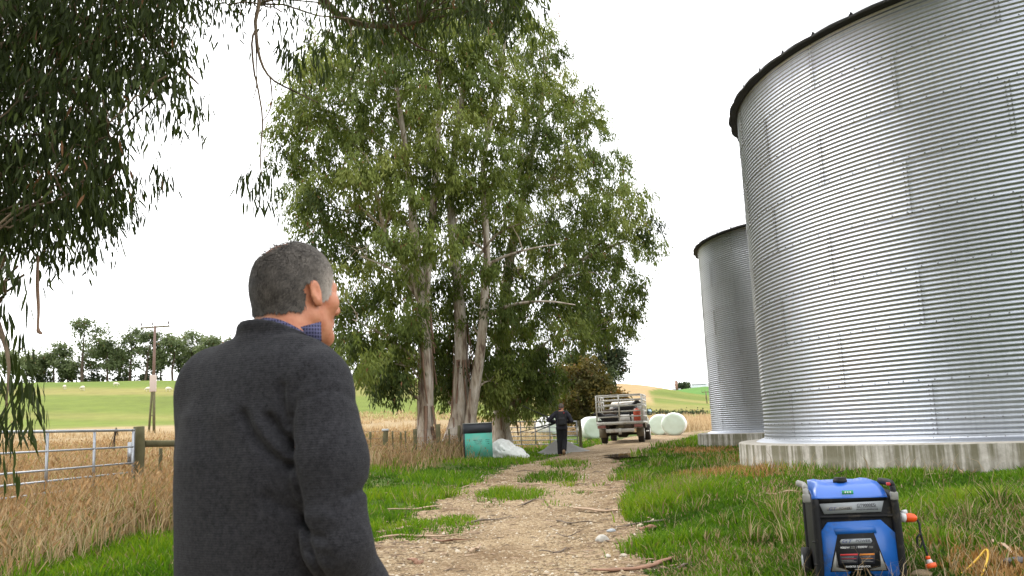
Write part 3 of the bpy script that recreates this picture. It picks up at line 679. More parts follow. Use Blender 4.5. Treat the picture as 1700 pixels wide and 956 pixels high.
def strips(stems, zmax, count, r, wd=(.03, .08)):
    """long loose ribbons of shed bark hanging on the lower trunks"""
    V, F, o = [], [], 0
    for _ in range(count):
        p, rad = stems[r.integers(len(stems))]; k = r.integers(1, len(p) - 1)
        if p[k][2] > zmax: continue
        a = r.uniform(0, 2 * math.pi); out = np.array([math.cos(a), math.sin(a), 0]); w = np.array([-out[1], out[0], 0])
        L = r.uniform(.6, 2.6); n = 7; t = np.linspace(0, 1, n)[:, None]; top = p[k] + out * rad[k] * 1.0
        base = top + np.array([0, 0, -L]) * t + out * (.04 + .28 * r.random() * t ** 1.5) + w * r.normal() * .25 * t ** 2
        base[:, 2] = np.maximum(base[:, 2], gz(base[:, 0], base[:, 1]) + .05)
        ww = r.uniform(*wd) * (1 - .6 * t); tw = a + r.normal() * 1.5 * t; side = np.c_[-np.sin(tw), np.cos(tw), tw * 0]
        v = np.stack([base - side * ww, base + side * ww, base + out * .012], 1).reshape(-1, 3)
        i = np.arange(n - 1)[:, None] * 3; f = np.concatenate([i + [[0, 1, 4, 3]], i + [[1, 2, 5, 4]], i + [[2, 0, 3, 5]]])
        V.append(v); F.append(f + o); o += len(v)
    return np.concatenate(V), np.concatenate(F)
def stem_px(pts, Y, r0, r1, n=16, dy=None, power=1.0):
    dy = dy if dy is not None else [0] * len(pts)
    P = smooth_path([at(x, y, Y + e) for (x, y), e in zip(pts, dy)], n); P[0, 2] = gz(P[0, 0], P[0, 1]) - .1
    t = np.linspace(0, 1, n); R = r0 + (r1 - r0) * t ** power; R = R * (1 + .55 * np.exp(-(P[:, 2] - P[0, 2]) / .35)); return P, R

# ------------------------------------------------------------------ the tall gum clump beside the track
tr = np.random.default_rng(21)
STEMS = {
 'a': [stem_px([(706, 742), (706, 660), (705, 560), (699, 470), (689, 400), (682, 320), (672, 240), (661, 160), (652, 85)], 29.5, .28, .035, 20),
       stem_px([(702, 520), (690, 470), (662, 425), (640, 388), (628, 330), (612, 270)], 29.3, .15, .03, 12, dy=[0, 0, -.3, -.6, -1, -1.3]),
       stem_px([(702, 540), (708, 455), (714, 400), (722, 310), (728, 210), (731, 120), (734, 40)], 29.5, .19, .04, 14, dy=[0, 0, .3, .6, .8, .8, .8])],
 'b': [stem_px([(748, 742), (762, 690), (765, 620), (765, 560), (761, 480), (752, 400), (748, 320), (757, 220), (775, 120), (790, 40)], 31, .31, .04, 20)],
 'c': [stem_px([(775, 735), (789, 640), (800, 560), (806, 470), (808, 400), (801, 300), (812, 210), (830, 120), (842, 50)], 30.3, .20, .035, 18, dy=[.6, .3, 0, 0, 0, 0, 0, 0, 0])],
 'd': [stem_px([(833, 735), (833, 680), (835, 600), (838, 500), (848, 420), (868, 330), (884, 250), (900, 170), (905, 110)], 34, .33, .04, 18),
       stem_px([(836, 590), (862, 525), (905, 470), (950, 440), (1000, 415), (1040, 400)], 33.8, .15, .03, 12, dy=[0, -.3, -.8, -1.2, -1.4, -1.5])]}
for k, pts, Y, r0_, dys in (('a', [(704, 605), (660, 572), (622, 548), (585, 530)], 29.4, .075, [0, -.3, -.6, -.9]), ('a', [(701, 510), (674, 466), (640, 442), (598, 425)], 29.4, .07, [0, .2, .5, .8]), ('b', [(763, 475), (790, 432), (826, 388), (872, 368)], 31, .08, [0, -.5, -1.2, -2]),
                       ('c', [(805, 525), (850, 506), (905, 500), (955, 506)], 30.3, .07, [0, -.3, -.7, -1.1]), ('c', [(807, 440), (840, 425), (885, 412), (930, 405)], 30.3, .06, [0, -.4, -.9, -1.3]), ('d', [(838, 535), (880, 490), (930, 462), (985, 452)], 34, .10, [0, -.8, -2, -3]), ('d', [(836, 620), (870, 600), (905, 570), (940, 548)], 34, .07, [0, -.5, -1, -1.5])):
    p_, rd_ = stem_px(pts, Y, r0_, .018, 12, dy=dys); n0 = STEMS[k][0][0]; p_[0] = n0[np.argmin(np.linalg.norm(n0 - at(*pts[0], Y), axis=1))]; rd_ = np.linspace(r0_, .018, 12); STEMS[k].append((p_, rd_))
for k in STEMS:
    for q, (p, rd) in enumerate(STEMS[k][1:] if k in 'ad' else []):
        n0 = STEMS[k][0][0]; j = np.argmin(np.linalg.norm(n0 - p[1], axis=1)); p[0] = n0[j]; rd[0] = rd[1]
CROWN = [(520, 95), (560, 60), (600, 55), (640, 28), (700, 5), (780, -12), (860, 0), (895, 45), (940, 105), (968, 165), (993, 215), (1000, 255), (1026, 270), (1034, 305), (1058, 342), (1090, 378),
         (1100, 402), (1085, 424), (1050, 418), (1042, 445), (1052, 475), (1060, 508), (1044, 540), (1020, 560), (985, 560), (955, 555), (925, 600), (905, 645), (880, 668), (850, 655), (805, 650), (745, 630), (690, 590),
         (650, 625), (615, 625), (585, 600), (560, 560), (545, 500), (552, 440), (512, 390), (488, 345), (470, 300), (478, 255), (473, 195), (498, 150)]
GAPS = [(640, 165, 20), (617, 188, 17), (700, 214, 15), (560, 335, 15), (590, 455, 17), (870, 236, 17), (575, 500, 16), (972, 535, 22), (945, 570, 24), (755, 150, 14), (800, 195, 13), (850, 212, 15), (600, 525, 16),
        (660, 520, 14), (706, 600, 26), (765, 590, 26), (800, 540, 18), (706, 500, 15), (715, 430, 12), (928, 480, 14), (690, 380, 12), (735, 120, 13), (530, 420, 16), (900, 330, 12), (640, 300, 12), (1040, 440, 16), (820, 470, 12), (860, 560, 14), (660, 580, 18)]
pc = poisson_px(CROWN, 28, tr, GAPS, 14000)
cc = []; own = []
axes = {'a': (695, 29.5), 'b': (760, 31), 'c': (808, 30.3), 'd': (880, 34)}
for (x, y) in pc:
    hd = 3.3 * min(1, max(.25, (y + 60) / 260)); front = (690 < x < 812 and y > 470) or (815 < x < 860 and y > 600)
    w = {k: abs(x - ax) + tr.normal() * 25 for k, (ax, _) in axes.items()}
    if y > 520 and x < 690: k = 'a'
    else: k = min(w, key=w.get)
    Y = axes[k][1] + (tr.uniform(.8, 3.2) if front else tr.uniform(-hd, hd))
    cc.append(at(x, y, Y)); own.append(k)
for x, y in ((885, 640), (896, 664), (905, 640), (880, 682), (870, 612), (888, 612), (815, 622), (822, 652), (818, 682), (826, 600), (735, 600), (741, 640), (728, 572), (742, 668), (632, 632), (646, 648), (620, 610), (600, 590), (655, 612), (585, 575)):
    k = 'd' if x > 800 else ('a' if x < 700 else 'b'); cc.append(at(x, y - 8, axes[k][1] + (1.6 if k == 'b' else tr.uniform(-1.2, 0)))); own.append(k)
cc = np.array(cc); own = np.array(own)
LAB = {'a': 'tall pale-trunked gum with forked limbs, leftmost of the clump beside the track', 'b': 'gum with swept thick base directly behind the black and teal bin',
       'c': 'slender leaning pale gum stem rising behind the bin, between two thicker trunks', 'd': 'gum with brown peeling trunk behind the metal gate, rightmost of the clump'}
def gum(key, label, stems, targets, rad, sprays, per, ll, lw, group=None, tint=None, r=tr, nst=26, zst=6.0, r0=.05, spread=.13, four=False, droop=1.0, name='gum_tree'):
    base = stems[0][0][0]; root = thing(name, label, 'tree', (0, 0, 0), 0, group)
    for q, st in enumerate(stems):
        V, Q = stem_mesh([st], 14, r); obj('limb' if q else 'trunk', V, Q, M_BARK, root, True)
    V, Q = grow(stems, targets, r, r0); obj('branches', V, Q, M_LIMB, root, True, kind='stuff')
    if nst: V, F = strips(stems[:1], zst, nst, r); obj('bark_strips', V, F, M_STRIP, root, kind='stuff')
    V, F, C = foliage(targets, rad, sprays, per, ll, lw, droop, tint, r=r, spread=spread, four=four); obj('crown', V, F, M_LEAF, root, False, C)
    return root
for k in 'abcd':
    t = cc[own == k]; hz = np.clip((t[:, 2] - 2) / 13, 0, 1)  # height lightens the leaf tint: young tips plus painted-in top light
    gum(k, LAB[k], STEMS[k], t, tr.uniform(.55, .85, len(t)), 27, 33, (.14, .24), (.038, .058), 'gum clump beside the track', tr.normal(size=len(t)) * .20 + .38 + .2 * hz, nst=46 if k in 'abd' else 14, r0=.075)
# low hanging sprays under the clump


# ------------------------------------------------------------------ the gum overhead on the left, its branches hanging into view
nr = np.random.default_rng(5)
LEFT = [(-160, -90), (318, -90), (312, 0), (282, 45), (285, 95), (298, 135), (285, 145), (235, 128), (205, 85), (192, 145), (172, 185), (196, 230), (204, 265), (198, 300), (194, 330), (178, 362), (150, 378), (125, 355), (95, 395), (60, 392), (20, 385), (-160, 400)]
LG = [(75, 90, 20), (95, 75, 14), (150, 250, 12), (40, 260, 10), (190, 75, 10), (110, 215, 12), (265, 50, 10), (180, 300, 10), (60, 330, 10)]
lc = poisson_px(LEFT, 19, nr, LG, 9000)
near_t = np.array([at(x, y, nr.uniform(6.6, 9.2)) for x, y in lc])
TOP = [(545, -80), (552, 0), (585, 35), (575, 70), (610, 60), (640, 40), (655, 75), (690, 55), (735, 30), (790, 35), (820, 20), (850, 28), (885, 8), (892, -80)]
tc_ = poisson_px(TOP, 22, nr, (), 4000); top_t = np.array([at(x, y, nr.uniform(9.5, 12)) for x, y in tc_])
TOP2 = [(340, -80), (350, 8), (375, 14), (400, 0), (425, 5), (445, 22), (470, 30), (492, 12), (515, -10), (530, -80)]
t2 = poisson_px(TOP2, 36, nr, (), 3000); top2 = np.array([at(x, y, nr.uniform(8.5, 10.5)) for x, y in t2])
hang = [(484, 58), (486, 75), (489, 92), (505, 50), (507, 75), (512, 92), (497, 100), (478, 85), (415, 282), (425, 270), (436, 285), (448, 272), (428, 300), (455, 290), (413, 300), (440, 262), (535, 70), (532, 85), (266, 278), (255, 285), (274, 284), (250, 276), (335, 145), (325, 132), (300, 158), (312, 180), (330, 172), (270, 178), (285, 165)]
hang_t = np.array([at(x, y, 8.6 + .2 * nr.normal()) for x, y in hang])
low = [(8, 440), (30, 455), (15, 478), (40, 470), (5, 520), (12, 545), (25, 630), (40, 640), (52, 648), (10, 650), (28, 658), (48, 690), (36, 668), (8, 700), (12, 725), (20, 600), (0, 580), (15, 715)]
low_t = np.array([at(x, y - 14, 5.6 + .2 * nr.normal()) for x, y in low])
P0 = np.array([-6.2, 7.6, gz(-6.2, 7.6) - .1])
main = (smooth_path([P0, P0 + [.1, 0, 2.5], P0 + [.35, .1, 5], P0 + [.3, 0, 8], P0 + [.6, -.3, 13], P0 + [.5, -.2, 20]], 24), np.linspace(.42, .06, 24)); main[1][:4] *= [1.5, 1.25, 1.1, 1.03]
def limb(a, pts, r0, r1, n=14): P = smooth_path([a] + pts, n); return P, np.linspace(r0, r1, n)
m5, m7, m9 = main[0][8], main[0][11], main[0][14]
limbs_ = [limb(m5, [at(-20, 60, 7.8), at(-50, 180, 8.0), at(-60, 300, 7.4), at(-45, 420, 6.6), at(-6, 530, 5.8), at(14, 600, 5.6), at(8, 690, 5.6)], .06, .004, 24),
          limb(m5, [at(60, 60, 7.4), at(110, 140, 8.0), at(180, 225, 8.4), at(215, 310, 8.4)], .06, .010),
          limb(m7, [at(-30, 180, 8.4), at(60, 180, 8.6), at(130, 210, 8.5), at(200, 330, 8.0)], .06, .010),
          limb(m7, [at(200, -150, 8.5), at(240, 40, 8.6), at(300, 110, 8.6), at(330, 140, 8.6)], .06, .008),
          limb(m9, [at(250, -260, 9), at(418, -60, 8.9), at(424, 40, 8.8), at(431, 95, 8.7), at(450, 130, 8.7), at(490, 152, 8.7), at(528, 170, 8.6)], .030, .005, 20),
          limb(m9, [at(300, -330, 9.5), at(470, -90, 10.5), at(538, 0, 10.6), at(572, 30, 10.6), at(610, 42, 10.6), at(665, 42, 10.5), at(720, 30, 10.5), at(780, 18, 10.4)], .075, .010, 24),
          limb(at(470, -90, 10.5), [at(625, -10, 10.8), at(655, 42, 10.8), at(690, 75, 10.8), at(725, 88, 10.7)], .03, .005),
          limb(at(424, 50, 8.8), [at(418, 70, 8.7), at(422, 120, 8.7), at(427, 140, 8.7), at(436, 195, 8.7), at(434, 230, 8.7), at(432, 262, 8.7), at(434, 290, 8.65)], .012, .007),
          limb(at(424, 60, 8.8), [at(426, 100, 8.7), at(426, 140, 8.7), at(420, 165, 8.7)], .009, .005),
          limb(at(448, 128, 8.7), [at(451, 150, 8.7), at(451, 172, 8.7), at(444, 190, 8.7), at(437, 200, 8.7)], .009, .005)]
extra = np.array([P0 + [nr.uniform(-5, 6), nr.uniform(-5, 4.5), 8.6 + 13 * nr.random() ** 1.2] for _ in range(120)])  # unseen upper crown, made tall and dense to darken the silo's reflections
root = thing('gum_tree', 'overhanging gum at top left with dark drooping leaves hanging into the sky', 'tree', (0, 0, 0))
V, Q = stem_mesh([main], 16, nr); obj('trunk', V, Q, M_BARK, root, True)
for st in limbs_:
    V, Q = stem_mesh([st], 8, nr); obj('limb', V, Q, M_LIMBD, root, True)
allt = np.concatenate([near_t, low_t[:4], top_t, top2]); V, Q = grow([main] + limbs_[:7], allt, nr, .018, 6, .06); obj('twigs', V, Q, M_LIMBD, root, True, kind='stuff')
V1, F1, C1 = foliage(np.concatenate([near_t, top2]), np.full(len(near_t) + len(top2), .21), 7, 11, (.09, .155), (.016, .025), 1.5, nr.normal(size=len(near_t) + len(top2)) * .10 + .10, tab=GREENS * .62, r=nr, four=True, spread=.085)  # darkened greens paint the backlit silhouette of the hanging sprays
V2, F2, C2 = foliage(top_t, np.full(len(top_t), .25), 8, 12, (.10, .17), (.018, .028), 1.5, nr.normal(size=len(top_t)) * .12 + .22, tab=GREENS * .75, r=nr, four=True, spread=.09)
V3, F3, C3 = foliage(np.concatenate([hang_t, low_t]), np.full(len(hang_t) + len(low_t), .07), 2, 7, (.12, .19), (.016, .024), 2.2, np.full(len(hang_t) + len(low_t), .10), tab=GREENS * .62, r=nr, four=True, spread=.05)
V4, F4, C4 = foliage(extra, np.full(120, 1.35), 22, 18, (.24, .4), (.06, .09), 1.0, r=nr, spread=.25)
o, VV, FF = 0, [], []
for v, f in ((V1, F1), (V2, F2), (V3, F3), (V4, F4)): VV.append(v); FF.append(f + o); o += len(v)
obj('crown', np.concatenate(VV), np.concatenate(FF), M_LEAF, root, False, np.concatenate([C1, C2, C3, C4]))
# a strip of shed bark dangling from it
bs = smooth_path([at(63, 425, 7.6), at(62, 470, 7.6), at(64, 515, 7.6), at(63, 545, 7.6), at(68, 555, 7.6)], 12); ww = np.array([.012, .014, .016, .017, .017, .015, .013, .012, .012, .02, .026, .012])
v = np.stack([bs - RT * ww[:, None], bs + [0, -.014, 0], bs + RT * ww[:, None], bs + [0, .006, 0]], 1).reshape(-1, 3); i = np.arange(11)[:, None] * 4
obj('hanging_bark', v, np.concatenate([i + [[0, 1, 5, 4]], i + [[1, 2, 6, 5]], i + [[2, 3, 7, 6]], i + [[3, 0, 4, 7]]]), M_STRIP, root, True)

# ------------------------------------------------------------------ the rest of the row, behind the camera (they shade the track and show in the metal)
for (x, y, h, s) in ((-8.5, -3.5, 17, 3), (-6.5, -12, 19, 4), (-4.5, -21, 18, 6)):
    r = np.random.default_rng(s); b0 = np.array([x, y, gz(x, y) - .1])
    st = [(smooth_path([b0, b0 + [.2, .1, h * .3], b0 + [-.1, .3, h * .6], b0 + [.3, .2, h * .92]], 16), np.linspace(.4, .05, 16))]
    t = np.array([b0 + np.array([1, 1, 0]) * (unit(r.normal(size=2)) * 3.6 * math.sqrt(r.random()) * (1.15 - f * .75)).tolist().__add__([0]) + [0, 0, h * (.14 + .88 * f)] for f in r.random(80)])
    gum('x', {3: 'gum standing just behind the viewer beside the track', 4: 'second gum of the row behind the viewer', 6: 'third gum of the row behind the viewer'}[s], st, t, r.uniform(.9, 1.5, 80), 12, 16, (.28, .45), (.08, .12), 'gum row behind the viewer', r=r, nst=0, spread=.3)

# ------------------------------------------------------------------ far trees on the left crest and the mixed trees by the truck
def crown_tree(name, label, px, top, base, hw, Y, group, r, style='gum', tab=GREENS, leaf=(.45, .3), nl=1500, tint=.5, lean=0.0):
    B = at(px, base, Y); B[2] = gz(B[0], B[1]) - .15; H = at(px, top, Y)[2] - B[2]; wd = hw * Y / FPX
    root = thing(name, label, 'tree', (0, 0, 0), 0, group)
    n = 12; tp = smooth_path([B, B + [lean * .3 + r.normal() * .15, 0, H * .3], B + [lean * .6 + r.normal() * .3, 0, H * .6], B + [lean, 0, H * .9]], n); rad = np.linspace(.028 * H, .006 * H, n) if style != 'bush' else np.linspace(.02 * H, .006 * H, n)
    if style == 'gum':
        k = r.integers(13, 18); f = .34 + .64 * np.sqrt(r.random(k)); prof = np.sin(np.clip((f - .22) / .80, 0, 1) * math.pi) ** .6
        T = np.array([B + [lean * q + r.uniform(-1, 1) * wd * .9 * w, r.uniform(-1, 1) * wd * .8 * w, H * q] for q, w in zip(f, prof)]); cr = r.uniform(.17, .30, k) * wd * 1.15; sq = .62
    else:
        k = 26; f = .06 + .90 * r.random(k); prof = np.sqrt(np.clip(1 - (f * 1.0 - .32) ** 2 / .5, .05, 1))
        T = np.array([B + [lean * q + r.uniform(-1, 1) * wd * .72 * w, r.uniform(-1, 1) * wd * .7 * w, H * q] for q, w in zip(f, prof)]); cr = r.uniform(.26, .40, k) * wd; sq = .8
    V, Q = stem_mesh([(tp, rad)], 7, r); obj('trunk', V, Q, M_DARKB, root, True)
    V, Q = grow([(tp, rad)], T, r, .02 * H * .25, 5, .08); obj('branches', V, Q, M_DARKB, root, True, kind='stuff')
    per = 10; V, F, C = foliage(T, cr, max(3, nl // (len(T) * per)), per, (leaf[0] * .7, leaf[0] * 1.3), (leaf[1] * .7, leaf[1] * 1.3), .35, r.normal(size=len(T)) * .12 + tint, tab, r, sq=sq, spread=leaf[0] * .7)
    obj('crown', V, F, M_LEAF2, root, False, C); return root
fr = np.random.default_rng(11)
FARG = np.array([[.060, .080, .040], [.105, .135, .060], [.155, .19, .085], [.22, .25, .125]])  # greens lightened and greyed: distance haze put into the leaf colour
FAR = [(12, 585, 30, .75), (45, 590, 24, .65), (88, 572, 26, .45), (112, 600, 22, .4), (136, 532, 36, .4), (178, 566, 26, .45), (215, 548, 28, .4), (240, 552, 22, .38), (287, 556, 24, .5), (318, 548, 24, .6), (352, 560, 22, .6), (392, 566, 26, .5), (430, 560, 24, .5), (560, 590, 20, .5), (648, 562, 22, .4), (674, 578, 18, .4)]
FL = ['pale thin tree on the hill crest at the far left edge', 'thin pale tree second from the left edge on the crest', 'round gum on the crest over the gate, left of the tallest', 'low tree on the crest just left of the tallest', 'tallest gum on the left hill crest, broad high crown',
      'gum on the crest between the tallest tree and the power pole', 'dense gum on the crest left of the power pole', 'gum on the crest directly behind the power pole', 'airy gum on the crest just right of the power pole', 'loose pale gum on the crest beside the man\'s shoulder', 'small crest tree touching the man\'s shoulder',
      'crest tree hidden behind the man\'s shoulder', 'crest tree behind the man\'s neck', 'small crest tree under the big gum crown', 'dark crest tree seen under the gum branches, left of a pair', 'dark crest tree seen under the gum branches, right of a pair']
for (x, t, hw, ti), lb in zip(FAR, FL):
    b = 646 - .036 * x
    crown_tree('hill_tree', lb, x, t, b, hw, 196 + fr.uniform(-4, 4), 'trees along the left hill crest', fr, 'gum', leaf=(.62, .34), nl=1900, tint=ti, tab=FARG, lean=fr.normal() * .6)
for x, t, hw, lb in ((70, 590, 24, 'round low tree on the crest right of the two pale ones'), (160, 575, 24, 'bushy tree just right of the tallest crest gum'), (198, 580, 22, 'low round tree tucked left of the dense crest gum'), (266, 582, 20, 'small dark tree just right of the pole on the crest'), (303, 585, 20, 'low round tree below the loose pale crest gum'), (335, 582, 20, 'low dark tree on the crest against the sleeve')):
    crown_tree('hill_tree', lb, x, t, 646 - .036 * x, hw, 204 + fr.uniform(-3, 3), 'trees along the left hill crest', fr, 'gum', leaf=(.62, .34), nl=1700, tint=.4, tab=FARG)
for x, t, hw in ((118, 604, 20), (160, 618, 24), (205, 612, 24), (246, 618, 20), (62, 618, 20)):
    crown_tree('dark_shrub', {118: 'dark bushy shrub under the low crest tree', 160: 'dark low shrub under the tallest crest tree', 205: 'dark shrub on the crest between two gums', 246: 'dark shrub at the foot of the power pole skyline', 62: 'dark shrub on the crest near the left edge'}[x], x, t, 645 - .036 * x, hw, 200, 'dark shrubs along the crest', fr, 'bush', leaf=(.6, .4), nl=900, tint=.12, tab=FARG * .8)
AUT = np.array([[.045, .048, .016], [.085, .078, .022], [.130, .098, .026], [.185, .125, .034]])
PIT = np.array([[.035, .050, .018], [.06, .085, .028], [.09, .12, .04], [.12, .15, .05]])
DK = np.array([[.028, .040, .020], [.045, .062, .030], [.065, .085, .04], [.09, .11, .055]])
mr_ = np.random.default_rng(15)
crown_tree('evergreen_tree', 'green evergreen tree behind the autumn tree, drooping tips', 980, 498, 708, 48, 62, 'trees beside the truck', mr_, 'bush', PIT, (.26, .12), 9000, .45)
crown_tree('evergreen_tree', 'dark grey-green tree directly behind the truck cage', 1020, 530, 703, 32, 64, 'trees beside the truck', mr_, 'bush', DK, (.26, .12), 7000, .5)
crown_tree('autumn_tree', 'rusty brown and yellow autumn tree between the walker and the truck', 966, 596, 706, 54, 59, None, mr_, 'bush', AUT, (.22, .13), 12000, .42)
crown_tree('autumn_shrub', 'small orange shrub showing just over the truck cage', 1028, 646, 704, 17, 60, None, mr_, 'bush', AUT * [1.25, 1.0, .8], (.2, .12), 2200, .8)
crown_tree('scrub_bush', 'grey-green bush on the slope left of the autumn tree', 918, 652, 700, 20, 75, None, mr_, 'bush', PIT * 1.2, (.3, .16), 1800, .6)
# ================================================================== grass and litter, grown on the ground
M_GRASS = leafy('grass_blades', 0.35, 0.7, 0.12)
gr = np.random.default_rng(3)
def blades(P, H, Wd, lean, az, colr, segs=2, wtip=.15, flop=None):
    """curved blades; P base points, H height, Wd width, lean sideways reach as a share of height"""
    n = len(P); d = np.stack([np.cos(az), np.sin(az), 0 * az], 1); fa = gr.uniform(0, 2 * math.pi, n); s = np.stack([np.cos(fa), np.sin(fa), 0 * fa], 1)
    up = np.array([0, 0, 1.0])
    mid = P + up * (H * .58)[:, None] + d * (H * lean * .32)[:, None]; tip = P + up * (H * np.sqrt(np.clip(1 - .35 * lean ** 2, .05, 1)))[:, None] + d * (H * lean)[:, None]
    w = s * (Wd / 2)[:, None]
    if segs == 2:
        V = np.stack([P - w, P + w, mid - w * .8, mid + w * .8, tip], 1).reshape(-1, 3); b = (np.arange(n) * 5)[:, None]
        return V, [b + [[0, 1, 3, 2]], b + [[2, 3, 4]]], np.repeat(colr, 5, 0)
    V = np.stack([P - w, P + w, tip], 1).reshape(-1, 3); b = (np.arange(n) * 3)[:, None]
    return V, [b + [[0, 1, 2]]], np.repeat(colr, 3, 0)
def join(parts):
    V, T, Q, C, o = [], [], [], [], 0
    for v, fs, c in parts:
        for f in fs: (Q if f.shape[1] == 4 else T).append(f + o)
        V.append(v); C.append(c); o += len(v)
    F = ([np.concatenate(Q)] if Q else []) + ([np.concatenate(T)] if T else [])
    return np.concatenate(V), F, np.concatenate(C)
def scatter(n, r0, r1, pw, az0=-36, az1=37):
    """points over the view sector; density falls off with distance as r**-pw"""
    u = gr.random(n)
    if abs(pw - 2) < 1e-6: r = r0 * (r1 / r0) ** u
    else: r = (r0 ** (2 - pw) + u * (r1 ** (2 - pw) - r0 ** (2 - pw))) ** (1 / (2 - pw))
    a = np.radians(gr.uniform(az0, az1, n)); return r * np.sin(a), r * np.cos(a), r
SILOS = ((10.2415, 16.336), (12.343, 31.013))
def free(x, y, m=0.02):
    ok = np.ones(len(x), bool)
    for cx, cy in SILOS: ok &= np.hypot(x - cx, y - cy) > 6.146 + m
    return ok
GT = np.array([[.034, .076, .010], [.074, .158, .014], [.132, .240, .021], [.220, .278, .038]])
DT = np.array([[.18, .122, .064], [.32, .228, .125], [.45, .338, .205], [.55, .445, .295]])
# ---- green turf, in tufts
def green(n, r0, r1, pw, per, segs, wk):
    x, y, r = scatter(n, r0, r1, pw); tr_ = on_track(x, y); mg = mid_grass(x, y); dr = dryness(x, y); dd = deadness(x, y)
    lush = fbm(x * .55, y * .55, 11, 3); fine = fbm(x * 1.7, y * 1.7, 21, 2)
    keep = np.where(tr_, gr.random(n) < mg * 1.1, True) & free(x, y) & (gr.random(n) < 1 - .72 * dr) & (gr.random(n) < 1 - .45 * dd)
    keep &= ~((y > 23) & (x < -1.5) & (gr.random(n) < .5)); keep &= ~((y > 60) & (x > 0))
    x, y, r, lush, fine, mg, tr_, dr, dd = [q[keep] for q in (x, y, r, lush, fine, mg, tr_, dr, dd)]; m = len(x)
    k = np.repeat(np.arange(m), per); N = len(k)
    sx = x[k] + gr.normal(size=N) * (.035 + .0030 * r[k]); sy = y[k] + gr.normal(size=N) * (.035 + .0030 * r[k])
    ok = free(sx, sy) & ~(on_track(sx, sy) & ~tr_[k] & (gr.random(N) < .7)); k, sx, sy = k[ok], sx[ok], sy[ok]; N = len(k)
    edge = np.clip(1.25 - np.abs(sx - np.interp(sy, _tr[:, 1], _tr[:, 0])) / 1.6, 0, 1) * (sx > 0)
    hh = (.035 + .13 * sstep(.36, .74, lush[k]) + .06 * fine[k]) * gr.uniform(.55, 1.25, N); hh = np.where(tr_[k], .03 + .15 * mg[k] * gr.uniform(.5, 1.1, N), hh) * (1 + .25 * edge)
    hh *= np.where((sx > 3.2) & (sy > 18), 1.25, 1.0) * np.where((sx > 2) & (sy < 12), .8, 1.0)
    az = np.arctan2(sy - y[k], sx - x[k]) + gr.normal(size=N) * .7
    t = .44 + (lush[k] - .5) * 1.3 + (fine[k] - .5) * .8 + gr.normal(size=N) * .17 + .12 * tr_[k]
    t = t - .30 * sstep(9.5, 6.5, sy) * (sx > 1.8)  # blade colour darkens towards the near right: painted foreground shade
    col = ramp(t, GT); brown = gr.random(N) < (.05 + .85 * dd[k] + .16 * dr[k] + .14 * ((sx > 4.2) & (sy < 9)) + .24 * sstep(.55, .70, fbm(sx * .9, sy * .9, 51, 2)) * (sx > 1)); col[brown] = ramp(gr.random(brown.sum()), DT * .8) * np.where((dd[k][brown] > .3)[:, None], [1.05, .86, .62], [1, 1, 1])
    return blades(np.stack([sx, sy, gz(sx, sy) + .0], 1), hh, wk * (.0075 + .00085 * r[k]) * gr.uniform(.7, 1.3, N), gr.uniform(.15, .8, N), az, col, segs)
# ---- a few rank tussocks standing over the turf
TUS = []
for px, py, h_, n_, tt_ in ((1295, 868, .34, 150, .45), (1245, 905, .24, 120, .3), (1150, 852, .20, 100, .35), (1090, 775, .26, 140, .55), (1065, 800, .22, 120, .6), (1320, 905, .30, 110, .5), (1660, 850, .28, 140, .12), (1610, 870, .22, 90, .2), (1560, 905, .20, 80, .6), (1200, 872, .18, 90, .4), (1130, 905, .16, 80, .5), (1390, 830, .2, 70, .6), (745, 828, .20, 110, .6), (700, 836, .2, 90, .45)):
    c = ground_at(px, py); a_ = gr.uniform(0, 6.28, n_); q_ = np.abs(gr.normal(size=n_)) * .09; bx_, by_ = c[0] + q_ * np.cos(a_), c[1] + q_ * np.sin(a_); cl_ = ramp(tt_ + gr.normal(size=n_) * .15, GT); dd_ = gr.random(n_) < .25; cl_[dd_] = ramp(gr.random(dd_.sum()), DT)
    TUS.append(blades(np.stack([bx_, by_, gz(bx_, by_)], 1), h_ * gr.uniform(.5, 1.3, n_), np.full(n_, .0055 + .0004 * c[1]), gr.uniform(.15, 1.0, n_), a_ + gr.normal(size=n_) * .5, cl_, 2))
obj('grass', *(lambda q: (q[0], q[1]))(J := join([green(17000, 6.0, 14, 1.35, 11, 2, 1.0), green(15500, 14, 46, 1.7, 10, 1, 1.3)] + TUS)), M_GRASS, None, False, J[2], kind='stuff', label='short green grass along both sides of the track', category='grass')
